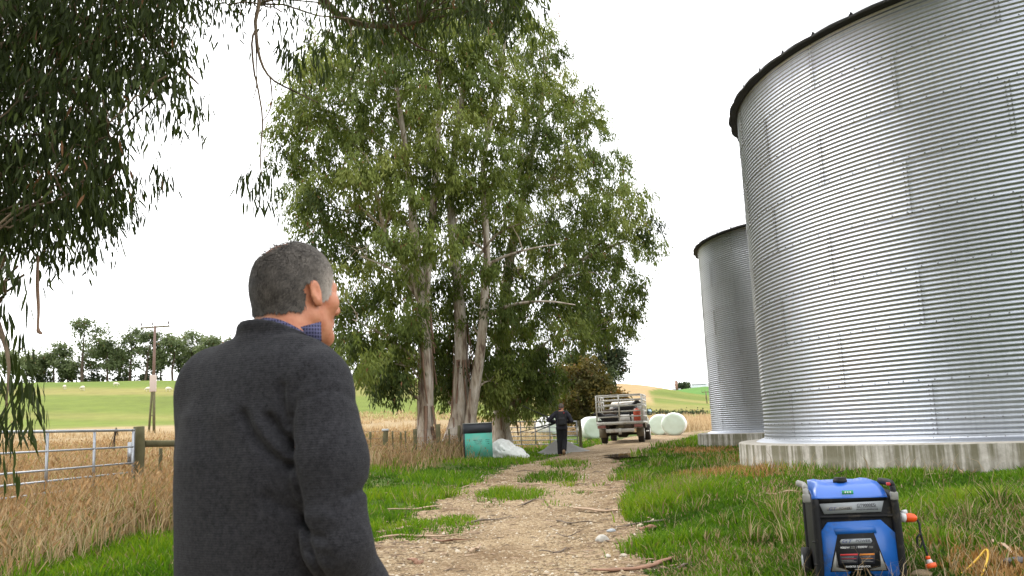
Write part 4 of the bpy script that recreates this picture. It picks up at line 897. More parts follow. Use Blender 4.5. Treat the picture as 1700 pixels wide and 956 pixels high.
# ---- tall dry grass on the left, with seed heads
def dry(n, r0, r1, pw, per, heads):
    x, y, r = scatter(n, r0, r1, pw, -36, 3); dr = dryness(x, y); cl = fbm(x * .8, y * .8, 31, 3)
    keep = (gr.random(n) < dr ** 1.1 * (.12 + 1.2 * sstep(.30, .68, cl))) & ~on_track(x, y) & ~((y > 46))
    x, y, r, dr, cl = [q[keep] for q in (x, y, r, dr, cl)]; k = np.repeat(np.arange(len(x)), per); N = len(k)
    sx = x[k] + gr.normal(size=N) * (.05 + .004 * r[k]); sy = y[k] + gr.normal(size=N) * (.05 + .004 * r[k])
    H = (.20 + .50 * cl[k]) * gr.uniform(.55, 1.3, N) * (.45 + .6 * dr[k]) * np.clip(1.15 - .007 * sy, .7, 1); az = gr.normal(size=N) * .9 + .3 + np.pi * (gr.random(N) < .35)
    lean = np.abs(gr.normal(size=N)) * .42 + .08; P = np.stack([sx, sy, gz(sx, sy)], 1)
    col = ramp(.42 + (fbm(sx * 1.3, sy * 1.3, 61, 2) - .5) * 1.1 + gr.normal(size=N) * .24, DT); low = gr.random(N) < .10 + .3 * (1 - dr[k]); col[low] = ramp(gr.random(low.sum()), GT)
    w = (.0042 + .00075 * r[k]) * gr.uniform(.7, 1.3, N); out = [blades(P, H, w, lean, az, col, 2)]
    if heads:
        h = gr.random(N) < .55; d = np.stack([np.cos(az), np.sin(az), 0 * az], 1)[h]; T = P[h] + np.array([0, 0, 1.0]) * (H[h] * np.sqrt(np.clip(1 - .35 * lean[h] ** 2, .05, 1)))[:, None] + d * (H * lean)[h][:, None]
        v, f = leaves2(T - unit(d * .4 + [0, 0, .9]) * .02, unit(d * .5 + [0, 0, .8] + gr.normal(size=d.shape) * .2), unit(gr.normal(size=d.shape)), gr.uniform(.06, .13, len(T)), (.012 + .0007 * r[k][h]) * gr.uniform(.8, 1.3, len(T)))
        out.append((v, [f], np.repeat(ramp(.35 + gr.normal(size=len(T)) * .2, DT * [.95, .85, .8]), 4, 0)))
    return out
obj('dry_grass', *(lambda q: (q[0], q[1]))(J := join(dry(8600, 6.8, 17, 1.35, 9, True) + dry(11500, 17, 46, 1.7, 7, True))), M_GRASS, None, False, J[2], kind='stuff', label='tall straw-coloured grass left of the track and round the gate', category='grass')
# ---- loose bleached strands lying over the turf on the right
x, y, r = scatter(5200, 6.0, 20, 1.5, 2, 37); k = ~on_track(x, y) & free(x, y, .1) & (gr.random(5200) < np.clip(.08 + .8 * sstep(.5, .7, fbm(x * .5, y * .5, 77, 2)) * (x > 1.6) + .75 * ((x > 3.6) & (y < 9)), 0, 1)); x, y, r = x[k], y[k], r[k]; N = len(x)
obj('dead_grass', *(lambda q: (q[0], q[1]))(J := join([blades(np.stack([x, y, gz(x, y) + .02], 1), gr.uniform(.10, .36, N), (.0022 + .00030 * r) * gr.uniform(.8, 1.4, N), gr.uniform(.3, 1.25, N), gr.uniform(0, 6.28, N), ramp(gr.random(N), DT * .8), 2)])), M_GRASS, None, False, J[2], kind='stuff', label='bleached dead grass strands over the turf by the generator', category='grass')
# ---- weedy tufts out on the dry flat
x, y, r = scatter(5000, 30, 105, 1.6, -33, 2); cl = fbm(x * .12, y * .12, 41, 3); k = (gr.random(5000) < sstep(.42, .62, cl)) & (np.abs(x + 1) > 0); x, y, r = x[k], y[k], r[k]; kk = np.repeat(np.arange(len(x)), 6); N = len(kk)
sx, sy = x[kk] + gr.normal(size=N) * .22, y[kk] + gr.normal(size=N) * .22
obj('paddock_grass', *(lambda q: (q[0], q[1]))(J := join([blades(np.stack([sx, sy, gz(sx, sy)], 1), gr.uniform(.12, .5, N), (.0012 * r[kk]) * gr.uniform(.7, 1.3, N), gr.uniform(.1, .6, N), gr.uniform(0, 6.28, N), ramp(.55 + gr.normal(size=N) * .25, DT), 1)])), M_GRASS, None, False, J[2], kind='stuff', label='sparse dry grass on the flat paddock beyond the gate', category='grass')
x, y, r = scatter(4200, 52, 112, 1.2, 2, 16); k = ~on_track(x, y) & free(x, y, .5) & (y > 58); x, y, r = x[k], y[k], r[k]; kk = np.repeat(np.arange(len(x)), 6); N = len(kk); sx, sy = x[kk] + gr.normal(size=N) * .3, y[kk] + gr.normal(size=N) * .3
obj('paddock_grass', *(lambda q: (q[0], q[1]))(J := join([blades(np.stack([sx, sy, gz(sx, sy)], 1), gr.uniform(.25, .8, N), (.0010 * r[kk]) * gr.uniform(.7, 1.3, N), gr.uniform(.1, .5, N), gr.uniform(0, 6.28, N), ramp(.6 + gr.normal(size=N) * .25, DT), 1)])), M_GRASS, None, False, J[2], kind='stuff', label='pale dry grass behind the white bales at the end of the track', category='grass')

# ---- loose gravel on the track: thousands of small stones
M_STONE = leafy('pebbles', 0.0, 0.9, 0.2)
x, y, r = scatter(20000, 6.5, 30, 1.5, -16, 12); k = on_track(x, y) & (gr.random(20000) < 1 - .8 * np.clip(mid_grass(x, y), 0, 1)); x, y, r = x[k], y[k], r[k]; N = len(x)
s = np.abs(gr.normal(size=N)) * .009 + .005 + .00035 * r; O = np.array([[1, 0, 0], [-1, 0, 0], [0, 1, 0], [0, -1, 0], [0, 0, .7], [0, 0, -.3]])
V = O[None] * s[:, None, None] * gr.uniform(.6, 1.3, (N, 6, 1)); a = gr.uniform(0, 6.28, N); ca, sa = np.cos(a)[:, None], np.sin(a)[:, None]
V = np.stack([V[..., 0] * ca - V[..., 1] * sa, V[..., 0] * sa + V[..., 1] * ca, V[..., 2]], -1) + np.stack([x, y, gz(x, y) + .026], 1)[:, None]
f = np.array([[0, 2, 4], [2, 1, 4], [1, 3, 4], [3, 0, 4]]); st = np.array([[.14, .10, .06], [.26, .19, .115], [.35, .275, .18], [.48, .42, .34]])
obj('gravel', V.reshape(-1, 3), ((np.arange(N) * 6)[:, None, None] + f[None]).reshape(-1, 3), M_STONE, None, False, np.repeat(ramp(gr.random(N) ** 1.5, st), 6, 0), kind='stuff', label='loose pale gravel scattered over the dirt track', category='gravel')
# ================================================================== people
def mat_wool():
    m, nt, b = nodes_of('charcoal_wool'); N, L = nt.nodes, nt.links
    tc = N.new('ShaderNodeTexCoord')
    n1 = N.new('ShaderNodeTexNoise'); n1.inputs['Scale'].default_value = 330; n1.inputs['Detail'].default_value = 4; n1.inputs['Roughness'].default_value = .7
    n2 = N.new('ShaderNodeTexNoise'); n2.inputs['Scale'].default_value = 90; n2.inputs['Detail'].default_value = 6; n2.inputs['Roughness'].default_value = .65
    for q in (n1, n2): L.new(tc.outputs['Object'], q.inputs['Vector'])
    ad = N.new('ShaderNodeMath'); ad.operation = 'ADD'; L.new(n1.outputs['Fac'], ad.inputs[0]); L.new(n2.outputs['Fac'], ad.inputs[1])
    cr = N.new('ShaderNodeValToRGB'); mr = N.new('ShaderNodeMapRange'); mr.inputs['From Min'].default_value = .6; mr.inputs['From Max'].default_value = 1.4; L.new(ad.outputs[0], mr.inputs['Value']); L.new(mr.outputs['Result'], cr.inputs['Fac'])
    e = cr.color_ramp.elements; e[0].position = .2; e[0].color = (.012, .012, .0145, 1); e[1].position = .85; e[1].color = (.040, .040, .045, 1)
    L.new(cr.outputs['Color'], b.inputs['Base Color']); b.inputs['Roughness'].default_value = .95; b.inputs['Specular IOR Level'].default_value = .12
    b.inputs['Sheen Weight'].default_value = .05; b.inputs['Sheen Roughness'].default_value = .5
    wv = N.new('ShaderNodeTexWave'); wv.wave_type = 'BANDS'; wv.bands_direction = 'Z'; wv.inputs['Scale'].default_value = 60; wv.inputs['Distortion'].default_value = 3; wv.inputs['Detail'].default_value = 2; L.new(tc.outputs['Object'], wv.inputs['Vector'])
    a2 = N.new('ShaderNodeMath'); a2.operation = 'MULTIPLY_ADD'; a2.inputs[1].default_value = .25; L.new(wv.outputs['Fac'], a2.inputs[0]); L.new(n1.outputs['Fac'], a2.inputs[2])
    bp = N.new('ShaderNodeBump'); bp.inputs['Strength'].default_value = .5; bp.inputs['Distance'].default_value = .004; L.new(a2.outputs[0], bp.inputs['Height']); L.new(bp.outputs['Normal'], b.inputs['Normal'])
    return m
def mat_skin():
    m, nt, b = nodes_of('weathered_skin'); N, L = nt.nodes, nt.links
    tc = N.new('ShaderNodeTexCoord'); n1 = N.new('ShaderNodeTexNoise'); n1.inputs['Scale'].default_value = 30; n1.inputs['Detail'].default_value = 6; L.new(tc.outputs['Object'], n1.inputs['Vector'])
    cr = N.new('ShaderNodeValToRGB'); L.new(n1.outputs['Fac'], cr.inputs['Fac']); e = cr.color_ramp.elements; e[0].position = .3; e[0].color = (.43, .150, .078, 1); e[1].position = .7; e[1].color = (.56, .255, .150, 1)
    L.new(cr.outputs['Color'], b.inputs['Base Color']); b.inputs['Roughness'].default_value = .5; b.inputs['Specular IOR Level'].default_value = .4
    b.inputs['Subsurface Weight'].default_value = .08; b.inputs['Subsurface Radius'].default_value = (.012, .005, .003); b.inputs['Subsurface Scale'].default_value = .6
    n2 = N.new('ShaderNodeTexNoise'); n2.inputs['Scale'].default_value = 110; n2.inputs['Detail'].default_value = 6; L.new(tc.outputs['Object'], n2.inputs['Vector'])
    bp = N.new('ShaderNodeBump'); bp.inputs['Strength'].default_value = .35; bp.inputs['Distance'].default_value = .004; L.new(n2.outputs['Fac'], bp.inputs['Height']); L.new(bp.outputs['Normal'], b.inputs['Normal'])
    return m
def mat_check():
    m, nt, b = nodes_of('checked_shirt'); N, L = nt.nodes, nt.links
    tc = N.new('ShaderNodeTexCoord'); sp = N.new('ShaderNodeSeparateXYZ'); L.new(tc.outputs['Object'], sp.inputs['Vector'])
    def line(sock, k):
        a = N.new('ShaderNodeMath'); a.operation = 'MULTIPLY'; a.inputs[1].default_value = k; L.new(sock, a.inputs[0])
        f = N.new('ShaderNodeMath'); f.operation = 'FRACT'; L.new(a.outputs[0], f.inputs[0]); g = N.new('ShaderNodeMath'); g.operation = 'GREATER_THAN'; g.inputs[1].default_value = .68; L.new(f.outputs[0], g.inputs[0]); return g
    xy = N.new('ShaderNodeMath'); xy.operation = 'ADD'; L.new(sp.outputs['X'], xy.inputs[0]); L.new(sp.outputs['Y'], xy.inputs[1])
    a, c = line(xy.outputs[0], 110), line(sp.outputs['Z'], 120); mx = N.new('ShaderNodeMath'); mx.operation = 'MAXIMUM'; L.new(a.outputs[0], mx.inputs[0]); L.new(c.outputs[0], mx.inputs[1])
    mi = N.new('ShaderNodeMix'); mi.data_type = 'RGBA'; mi.inputs['A'].default_value = (.012, .012, .040, 1); mi.inputs['B'].default_value = (.085, .085, .17, 1); L.new(mx.outputs[0], mi.inputs['Factor'])
    L.new(mi.outputs['Result'], b.inputs['Base Color']); b.inputs['Roughness'].default_value = .9
    return m
M_WOOL, M_SKIN, M_CHECK = mat_wool(), mat_skin(), mat_check()
M_TROUSER = plain('dark_trousers', (.030, .030, .036), .9, 0, .2, 20, .3, 200)
M_BOOT = plain('brown_boots', (.075, .045, .028), .7, 0, .25, 15, .3, 60)
M_EYE = plain('eye_white', (.7, .68, .65), .25); M_HAIR = leafy('grey_hair', 0.0, .6, .15)
M_SCALP = plain('hair_base', (.055, .046, .040), .8, 0, .3, 60)

def rotz(p, a):
    c, s = math.cos(a), math.sin(a); p = np.asarray(p, float); return np.stack([p[..., 0] * c - p[..., 1] * s, p[..., 0] * s + p[..., 1] * c, p[..., 2]], -1)
def head_sdf(q):
    """q in head space: origin between the ears, +y is the face, +x the right ear"""
    d = s_ell(q, (0, -.012, .036), (.0765, .098, .090)); d = smin(d, s_ell(q, (0, .028, -.04), (.060, .066, .080)), .03)
    d = smin(d, s_ell(q, (0, -.055, .0), (.066, .052, .066)), .03)
    ax = np.abs(q[:, 0]); p = np.stack([ax, q[:, 1], q[:, 2]], 1)
    d = smin(d, s_cap(p, (.056, .0, -.055), (.018, .068, -.100), .020, .020), .022); d = smin(d, s_ell(q, (0, .075, -.104), (.022, .02, .018)), .02)
    d = smin(d, s_ell(p, (.043, .062, -.018), (.024, .024, .022)), .025); d = smin(d, s_cap(p, (0, .084, .022), (.038, .074, .020), .013), .018)
    d = smax(d, -s_ell(p, (.032, .100, .004), (.017, .016, .013)), .015)
    d = smin(d, s_cap(q, (0, .088, .012), (0, .112, -.030), .008, .0135), .014); d = smin(d, s_ell(p, (.012, .100, -.036), (.010, .012, .008)), .008)
    d = smin(d, s_cap(p, (0, .0965, -.066), (.020, .087, -.066), .007), .010); d = smax(d, -s_cap(p, (0, .108, -.0635), (.024, .094, -.0645), .0025), .004)
    d = smin(d, s_cap(q, (0, -.028, -.05), (0, -.046, -.20), .059, .062), .035); d = smin(d, s_cap(p, (.03, -.055, -.06), (.04, -.055, -.2), .03, .04), .03)
    # ears: a cupped shell with a rim and lobe
    e = p - np.array([.079, -.006, -.004]); t = math.radians(-14); ey = e[:, 1] * math.cos(t) - e[:, 2] * math.sin(t); ez = e[:, 1] * math.sin(t) + e[:, 2] * math.cos(t)
    e = np.stack([e[:, 0] - .22 * np.maximum(-ey, -.01), ey, ez], 1)
    ear = s_ell(e, (.004, 0, 0), (.0085, .0185, .0335)); ear = smax(ear, -s_ell(e, (.013, .003, .004), (.0085, .0105, .020)), .004); ear = smin(ear, s_ell(e, (.003, .008, -.027), (.006, .008, .010)), .006)
    return smin(d, ear, .006)
HEAD0 = np.array([.036, .076, 1.634]); HEAD_YAW = math.radians(-11)
def fingers(p, wrist, fwd, side, palm_n, curl=.9, k=1.0):
    """hand: palm plus five bent fingers; fwd along the forearm, side towards the thumb, palm_n out of the palm"""
    fwd, side, palm_n = unit(fwd), unit(side), unit(palm_n); c = wrist + fwd * .048 * k
    d = smin(s_cap(p, wrist, wrist + fwd * .03, .026 * k, .03 * k), s_cap(p, c - side * .022 * k, c + side * .022 * k, .021 * k), .02)
    for i, (o, L) in enumerate(((-.034, .060), (-.012, .076), (.010, .080), (.031, .072))):
        a = wrist + fwd * .082 * k + side * o * k; seg = L * k / 2.4; ang = 0; pts = [a - fwd * .02 * k, a]
        for s_ in (1.0, .75, .6):
            ang += curl * .62; pts.append(pts[-1] + (fwd * math.cos(ang) + palm_n * math.sin(ang)) * seg * s_)
        d = smin(d, s_chain(p, pts, np.array([.010, .0098, .0092, .0086, .0075]) * k, .004), .005)
    a = wrist + fwd * .022 * k + side * .030 * k; pts = [a, a + (side * .8 + fwd * .5 + palm_n * .3) * .034 * k, a + (side * .9 + fwd * 1.5 + palm_n * .9) * .036 * k]
    return smin(d, s_chain(p, pts, np.array([.014, .0115, .009]) * k, .006), .008)
SHR, ELR, WRR = np.array([.185, -.015, 1.405]), np.array([.268, -.050, 1.075]), np.array([.238, .105, .865])
SHL, ELL, WRL = np.array([-.180, .0, 1.405]), np.array([-.205, .055, 1.10]), np.array([-.06, .235, 1.03])
HIP = .90
LEG = {1: [np.array([.095, .0, .90]), np.array([.11, .015, .49]), np.array([.115, -.02, .085])], -1: [np.array([-.095, .0, .90]), np.array([-.115, .03, .49]), np.array([-.12, .0, .085])]}
PROF = np.array([[.80, .190, .132, .0, 0], [.90, .196, .140, .0, 0], [1.0, .200, .145, .0, 0], [1.12, .203, .145, -.004, 0], [1.25, .205, .140, -.014, 0], [1.35, .198, .128, -.016, .004], [1.42, .172, .112, -.006, .010], [1.47, .160, .102, .010, .014], [1.505, .122, .092, .022, .024], [1.56, .076, .078, .038, .038]])
def torso(p, grow_=0.0):
    z = np.clip(p[:, 2], .70, 1.60); a, b, c, e = (np.interp(z, PROF[:, 0], PROF[:, k]) for k in (1, 2, 3, 4)); a, b = a + grow_, b + grow_
    x, y = np.abs(p[:, 0] - e) / a, np.abs(p[:, 1] - c) / b; r = (x ** 2.35 + y ** 2.35) ** (1 / 2.35)
    return (r - 1) * np.minimum(a, b) * .92
def body_sdf(p):
    d = smax(torso(p, -.028), p[:, 2] - 1.50, .03); d = smax(d, .80 - p[:, 2], .03)
    q = rotz(p - HEAD0, -HEAD_YAW); d = smin(d, head_sdf(q), .02); d = smin(d, s_cap(p, (.01, -.01, 1.38), (.036, .036, 1.53), .075, .058), .03)
    for S, E_, W_ in ((SHR, ELR, WRR), (SHL, ELL, WRL)): d = smin(d, s_chain(p, [S, E_, W_], [.048, .036, .026], .02), .02)
    d = smin(d, fingers(p, WRR, WRR - ELR, np.array([-.6, .2, .75]), np.array([-.75, .1, -.5]), .8), .012)
    d = smin(d, fingers(p, WRL, WRL - ELL, np.array([.3, -.2, .9]), np.array([.3, -.8, -.2]), .8), .012)
    for s in (1, -1):
        h, k, a = LEG[s]; d = smin(d, s_chain(p, [h, k, a], [.082, .052, .036], .03), .03); d = smin(d, s_cap(p, a, a + [0, .14, -.05], .034, .028), .02)
    return d
def fold(p, pts, w, depth):
    """a crease (depth>0 sinks, <0 raises) along a polyline"""
    d = s_chain(p, [np.array(q) for q in pts], [0] * len(pts), .01); return depth * np.exp(-(d / w) ** 2)
MX, MY, MYAW = -.590, 2.10, math.radians(-31)
FOLDS = [([at(x, y, 1.94)[[0, 2]] for x, y in pts], w_, dp) for pts, w_, dp in (
 ([(489, 744), (470, 722), (449, 692)], .010, .017), ([(478, 762), (450, 737), (428, 704)], .012, -.009), ([(484, 774), (455, 752), (425, 722), (404, 688)], .012, .016),
 ([(470, 640), (472, 670), (480, 705)], .009, .010), ([(492, 691), (491, 679), (508, 665), (548, 647), (572, 651), (593, 675), (605, 709)], .0055, .0045), ([(492, 681), (496, 651), (516, 612)], .009, .008),
 ([(490, 691), (488, 748), (500, 788), (508, 832), (510, 865), (522, 889), (536, 925), (550, 960)], .008, .014), ([(506, 866), (524, 881), (550, 886)], .009, .014), ([(520, 852), (545, 848), (570, 855)], .014, -.008),
 ([(585, 822), (615, 804)], .009, .011), ([(451, 826), (492, 850)], .016, .007), ([(520, 905), (560, 915)], .012, .007), ([(330, 700), (360, 760), (380, 860)], .03, .005), ([(420, 800), (440, 900)], .03, -.004))]
def sweater_sdf(p):
    d = smax(torso(p, .008), p[:, 2] + .46 * (p[:, 1] - .028) - 1.488, .012); d = smax(d, .845 - p[:, 2], .02)
    d = smin(d, s_cap(p, (-.135, -.012, 1.442), (.12, -.012, 1.425), .080), .06)
    q = p.copy()
    R = s_chain(p, [SHR + [-.01, 0, 0], (SHR + ELR) / 2 + [.01, -.005, 0], ELR, (ELR + WRR) / 2, WRR + [0, -.02, .012]], [.086, .079, .069, .062, .052], .03)
    Lr = s_chain(p, [SHL + [.01, 0, 0], (SHL + ELL) / 2, ELL, (ELL + WRL) / 2, WRL + [0, -.02, 0]], [.084, .076, .066, .060, .048], .03)
    d = smin(d, R, .008); d = smin(d, Lr, .05)
    # stand-up knitted collar
    c = p - np.array([.032, .028, 1.492]); t = .46; zz = c[:, 2] + t * c[:, 1]; rad = np.hypot(c[:, 0], c[:, 1] * .95)
    ring = np.maximum(np.abs(rad - (.078 + .10 * np.abs(zz - .0) * 0)) - .0085, np.abs(zz) - .030); ring = smax(np.abs(rad - .089) - .0105, np.abs(zz) - .027, .012)
    d = smin(d, ring, .012)
    fold_z = np.abs(zz + .004); d = d + .004 * np.exp(-(fold_z / .006) ** 2) * (np.abs(rad - .09) < .03)
    # creases on the back: armhole seam, drag lines from the armpit, sleeve against the side, elbow slack
    pw = rotz(p, MYAW); uv = np.stack([pw[:, 0] + MX, pw[:, 2]], 1); near = sstep(.02, -.05, pw[:, 1])
    for pts, w_, dp in FOLDS:
        e = None
        for k in range(len(pts) - 1):
            a_, b_ = pts[k], pts[k + 1]; ba = b_ - a_; h = np.clip(((uv - a_) @ ba) / (ba @ ba), 0, 1); q_ = np.linalg.norm(uv - a_ - h[:, None] * ba, axis=1); e = q_ if e is None else np.minimum(e, q_)
        d = d + dp * near * np.exp(-(e / w_) ** 2)
    w = (fbm(p[:, 0] * 7 + 3, p[:, 1] * 7, p[:, 2] * 4.5, 3) - .5); d = d + .014 * w
    return d
MAN = thing('person', 'grey-haired person in charcoal wool sweater seen from behind, nearest the camera', 'person', (MX, MY, gz(MX, MY)), MYAW)
P, F = surface_nets(body_sdf, (-.36, -.22, .0), (.36, .40, 1.79), .0062); P = relax(P, F, 1, .4)
BODY = obj('body', P, F, M_SKIN, MAN, True)
P, F = surface_nets(sweater_sdf, (-.36, -.27, .80), (.40, .34, 1.62), .0062); obj('sweater', relax(P, F, 2, .4), F, M_WOOL, MAN, True)
def trousers_sdf(p):
    d = smax(torso(p, -.012), p[:, 2] - .93, .01); d = smax(d, .84 - p[:, 2], .05)
    for s in (1, -1):
        h, k, a = LEG[s]; d = smin(d, s_chain(p, [h, k, a + [0, 0, .02]], [.098, .074, .070], .04), .04)
    d = smax(d, .055 - p[:, 2], .01); return d + .008 * (fbm(p[:, 0] * 9, p[:, 1] * 9, p[:, 2] * 6, 2) - .5)
P, F = surface_nets(trousers_sdf, (-.30, -.22, .03), (.30, .26, .97), .010); obj('trousers', relax(P, F, 2, .4), F, M_TROUSER, MAN, True)
for s in (1, -1):
    a = LEG[s][2]
    P, F = surface_nets(lambda p: smax(smin(s_cap(p, a + [0, -.01, .04], a + [0, -.01, -.02], .05, .048), s_cap(p, a + [0, .02, -.042], a + [s * .012, .16, -.048], .046, .038), .03), .004 - p[:, 2], .006), a + [-.09, -.10, -.10], a + [.10, .24, .10], .008); obj('boot', relax(P, F, 1), F, M_BOOT, MAN, True)
# shirt collar: a band round the neck with a turned-down point on the right
th = np.linspace(-math.pi, math.pi, 49); V = []
for r_, z_ in ((.0645, -.035), (.0665, .030), (.0705, .034), (.0745, .024), (.0765, -.035)):
    for t in th:
        pt = max(0, math.cos(t - math.radians(28))) ** 10 + max(0, math.cos(t - math.radians(152))) ** 10; bk = .004 * math.cos(t + math.pi / 2)
        V.append((.037 + r_ * math.cos(t) * (1 + .10 * pt), .040 + r_ * math.sin(t) * 1.02 * (1 + .10 * pt), 1.494 + z_ * (1 - .1 * (1 - pt)) + bk - .60 * r_ * math.sin(t) + .020 * pt * (z_ > 0)))
i = np.arange(4)[:, None] * 49; j = np.arange(48)[None]; obj('shirt_collar', V, np.stack([i + j, i + 49 + j, i + 49 + j + 1, i + j + 1], -1).reshape(-1, 4), M_CHECK, MAN, True)
for s in (1, -1):
    t = math.radians(90 - s * 56); c = np.array([math.cos(t), math.sin(t), 0]); w = np.array([-c[1], c[0], 0]) * s
    B0 = np.array([.040, .044, 1.552]); Q = [B0 + c * .070 - w * .030, B0 + c * .073 + w * .034, B0 + c * .098 + w * .036 + [0, 0, -.050], B0 + c * .094 - w * .014 + [0, 0, -.042]]
    Q = np.array(Q)
    if s == 1: Q = rotz(np.array([at(499, 543, 2.025), at(533, 534, 2.045), at(534, 566, 2.045), at(513, 560, 2.02)]) - np.array([MX, MY, gz(MX, MY)]), -MYAW)
    nrm = unit(np.cross(Q[1] - Q[0], Q[3] - Q[0])) * .0012; V = np.concatenate([Q + nrm, Q - nrm]); obj('collar_point', V, np.array([[0, 1, 2, 3], [7, 6, 5, 4], [0, 4, 5, 1], [1, 5, 6, 2], [2, 6, 7, 3], [3, 7, 4, 0]]), M_CHECK, MAN)
for s in (1, -1):
    e = rotz(np.array([s * .032, .0865, .005]), HEAD_YAW) + HEAD0; P, F = surface_nets(lambda p: s_ell(p, e, (.012, .012, .012)), e - .016, e + .016, .003); obj('eye', P, F, M_EYE, MAN, True)
# hair: a cropped cap plus many short strands combed back and down
bm_ = BODY.data; co = np.empty(len(bm_.vertices) * 3, np.float32); bm_.vertices.foreach_get('co', co); co = co.reshape(-1, 3).astype(float)
nrm = np.empty(len(co) * 3, np.float32); bm_.vertices.foreach_get('normal', nrm); nrm = nrm.reshape(-1, 3).astype(float)
lp = np.empty(len(bm_.loops), np.int32); bm_.loops.foreach_get('vertex_index', lp); lp = lp.reshape(-1, 4)
def hair_mask(q):
    """1 where hair grows (head space)"""
    x, y, z = np.abs(q[:, 0]), q[:, 1], q[:, 2]
    line = np.interp(y, [-.12, -.075, -.045, -.033, -.020, .004, .022, .040, .052, .062, .080], [-.046, -.047, -.046, -.040, .012, .030, -.012, -.012, .030, .055, .082])
    m = sstep(-.006, .006, z - line + .006 * (vnoise(q[:, 0] * 90, q[:, 1] * 90, q[:, 2] * 90) - .5)); ear = (np.hypot((y + .004) / 1.0, z + .004) < .031) & (x > .072); m = m * ~ear
    thin = np.exp(-(((q[:, 0] + .012) / .052) ** 2 + ((y + .056) / .050) ** 2)) * (z > .05); return m, thin
hq = rotz(co - HEAD0, -HEAD_YAW); hm, thin = hair_mask(hq)
fc = lp; fm = (hm[fc].mean(1) > .5) & (hq[fc][:, :, 2].mean(1) > -.09)
fs = fc[fm & (thin[fc].mean(1) < .4)]; u = np.unique(fs); mp = np.full(len(co), -1); mp[u] = np.arange(len(u))
obj('hair_cap', co[u] + nrm[u] * .0022, mp[fs], M_SCALP, MAN, True)
hr = np.random.default_rng(2); fidx = np.where(fm)[0]; q4 = co[fc[fidx]]; area = np.linalg.norm(np.cross(q4[:, 2] - q4[:, 0], q4[:, 3] - q4[:, 1]), axis=1); n = 26000
pick = hr.choice(len(fidx), n, p=area / area.sum()); a, b = hr.random(n), hr.random(n); f4 = fc[fidx[pick]]
bil = lambda A: (A[f4[:, 0]] * ((1 - a) * (1 - b))[:, None] + A[f4[:, 1]] * (a * (1 - b))[:, None] + A[f4[:, 2]] * (a * b)[:, None] + A[f4[:, 3]] * ((1 - a) * b)[:, None])
hp, hn = bil(co), unit(bil(nrm)); hqq = rotz(hp - HEAD0, -HEAD_YAW); _, th_ = hair_mask(hqq); keep = hr.random(n) > np.clip(th_ * 1.5, 0, .97); hp, hn, hqq = hp[keep], hn[keep], hqq[keep]; n = len(hp)
top = hqq[:, 2] > .06; tk = sstep(.03, .09, hqq[:, 2] + .03 * hr.normal(size=n))[:, None]; fk = (sstep(-.06, .0, hqq[:, 1] + .02 * hr.normal(size=n)) * 2 - 1)[:, None]; flow = tk * rotz(np.array([.3, .8, .0]), HEAD_YAW) * fk + (1 - tk) * rotz(np.array([0, -.5, -1.0]), HEAD_YAW) + hr.normal(size=(n, 3)) * .20
wave = np.stack([vnoise(hqq[:, 1] * 60, hqq[:, 2] * 60, k_) - .5 for k_ in (1, 2, 3)], 1); flow = flow + wave * .6
flow = unit(flow - hn * (flow * hn).sum(1)[:, None]); L = hr.uniform(.012, .022, n) * np.where(top, 1.1, .9); L *= np.clip(.45 + 18 * (hqq[:, 2] + .065), .35, 1)
sd = unit(np.cross(hn, flow)); w = hr.uniform(.0009, .0017, n); p1 = hp + flow * (L * .5)[:, None] + hn * (.0028 + L * .16)[:, None]; p2 = hp + flow * L[:, None] + hn * (.0028 + L * .10)[:, None]; p0 = hp + hn * .001
V = np.stack([p0 - sd * w[:, None], p0 + sd * w[:, None], p1 - sd * w[:, None], p1 + sd * w[:, None], p2], 1).reshape(-1, 3); bi = (np.arange(n) * 5)[:, None]
cl_ = vnoise(hqq[:, 0] * 55, hqq[:, 1] * 55, hqq[:, 2] * 55) - .5; g = .072 + .11 * sstep(-.01, .05, hqq[:, 1]) - .025 * sstep(.0, -.08, hqq[:, 1]) + .15 * sstep(.0, .05, hqq[:, 1]) * sstep(.09, .04, hqq[:, 2]) + hr.normal(size=n) * .013 + cl_ * .055; g = np.clip(g, .02, .5)
tint = np.stack([g * 1.12, g * .98, g * .85], 1); obj('hair', V, [bi + [[0, 1, 3, 2]], bi + [[2, 3, 4]]], M_HAIR, MAN, False, np.repeat(tint, 5, 0))

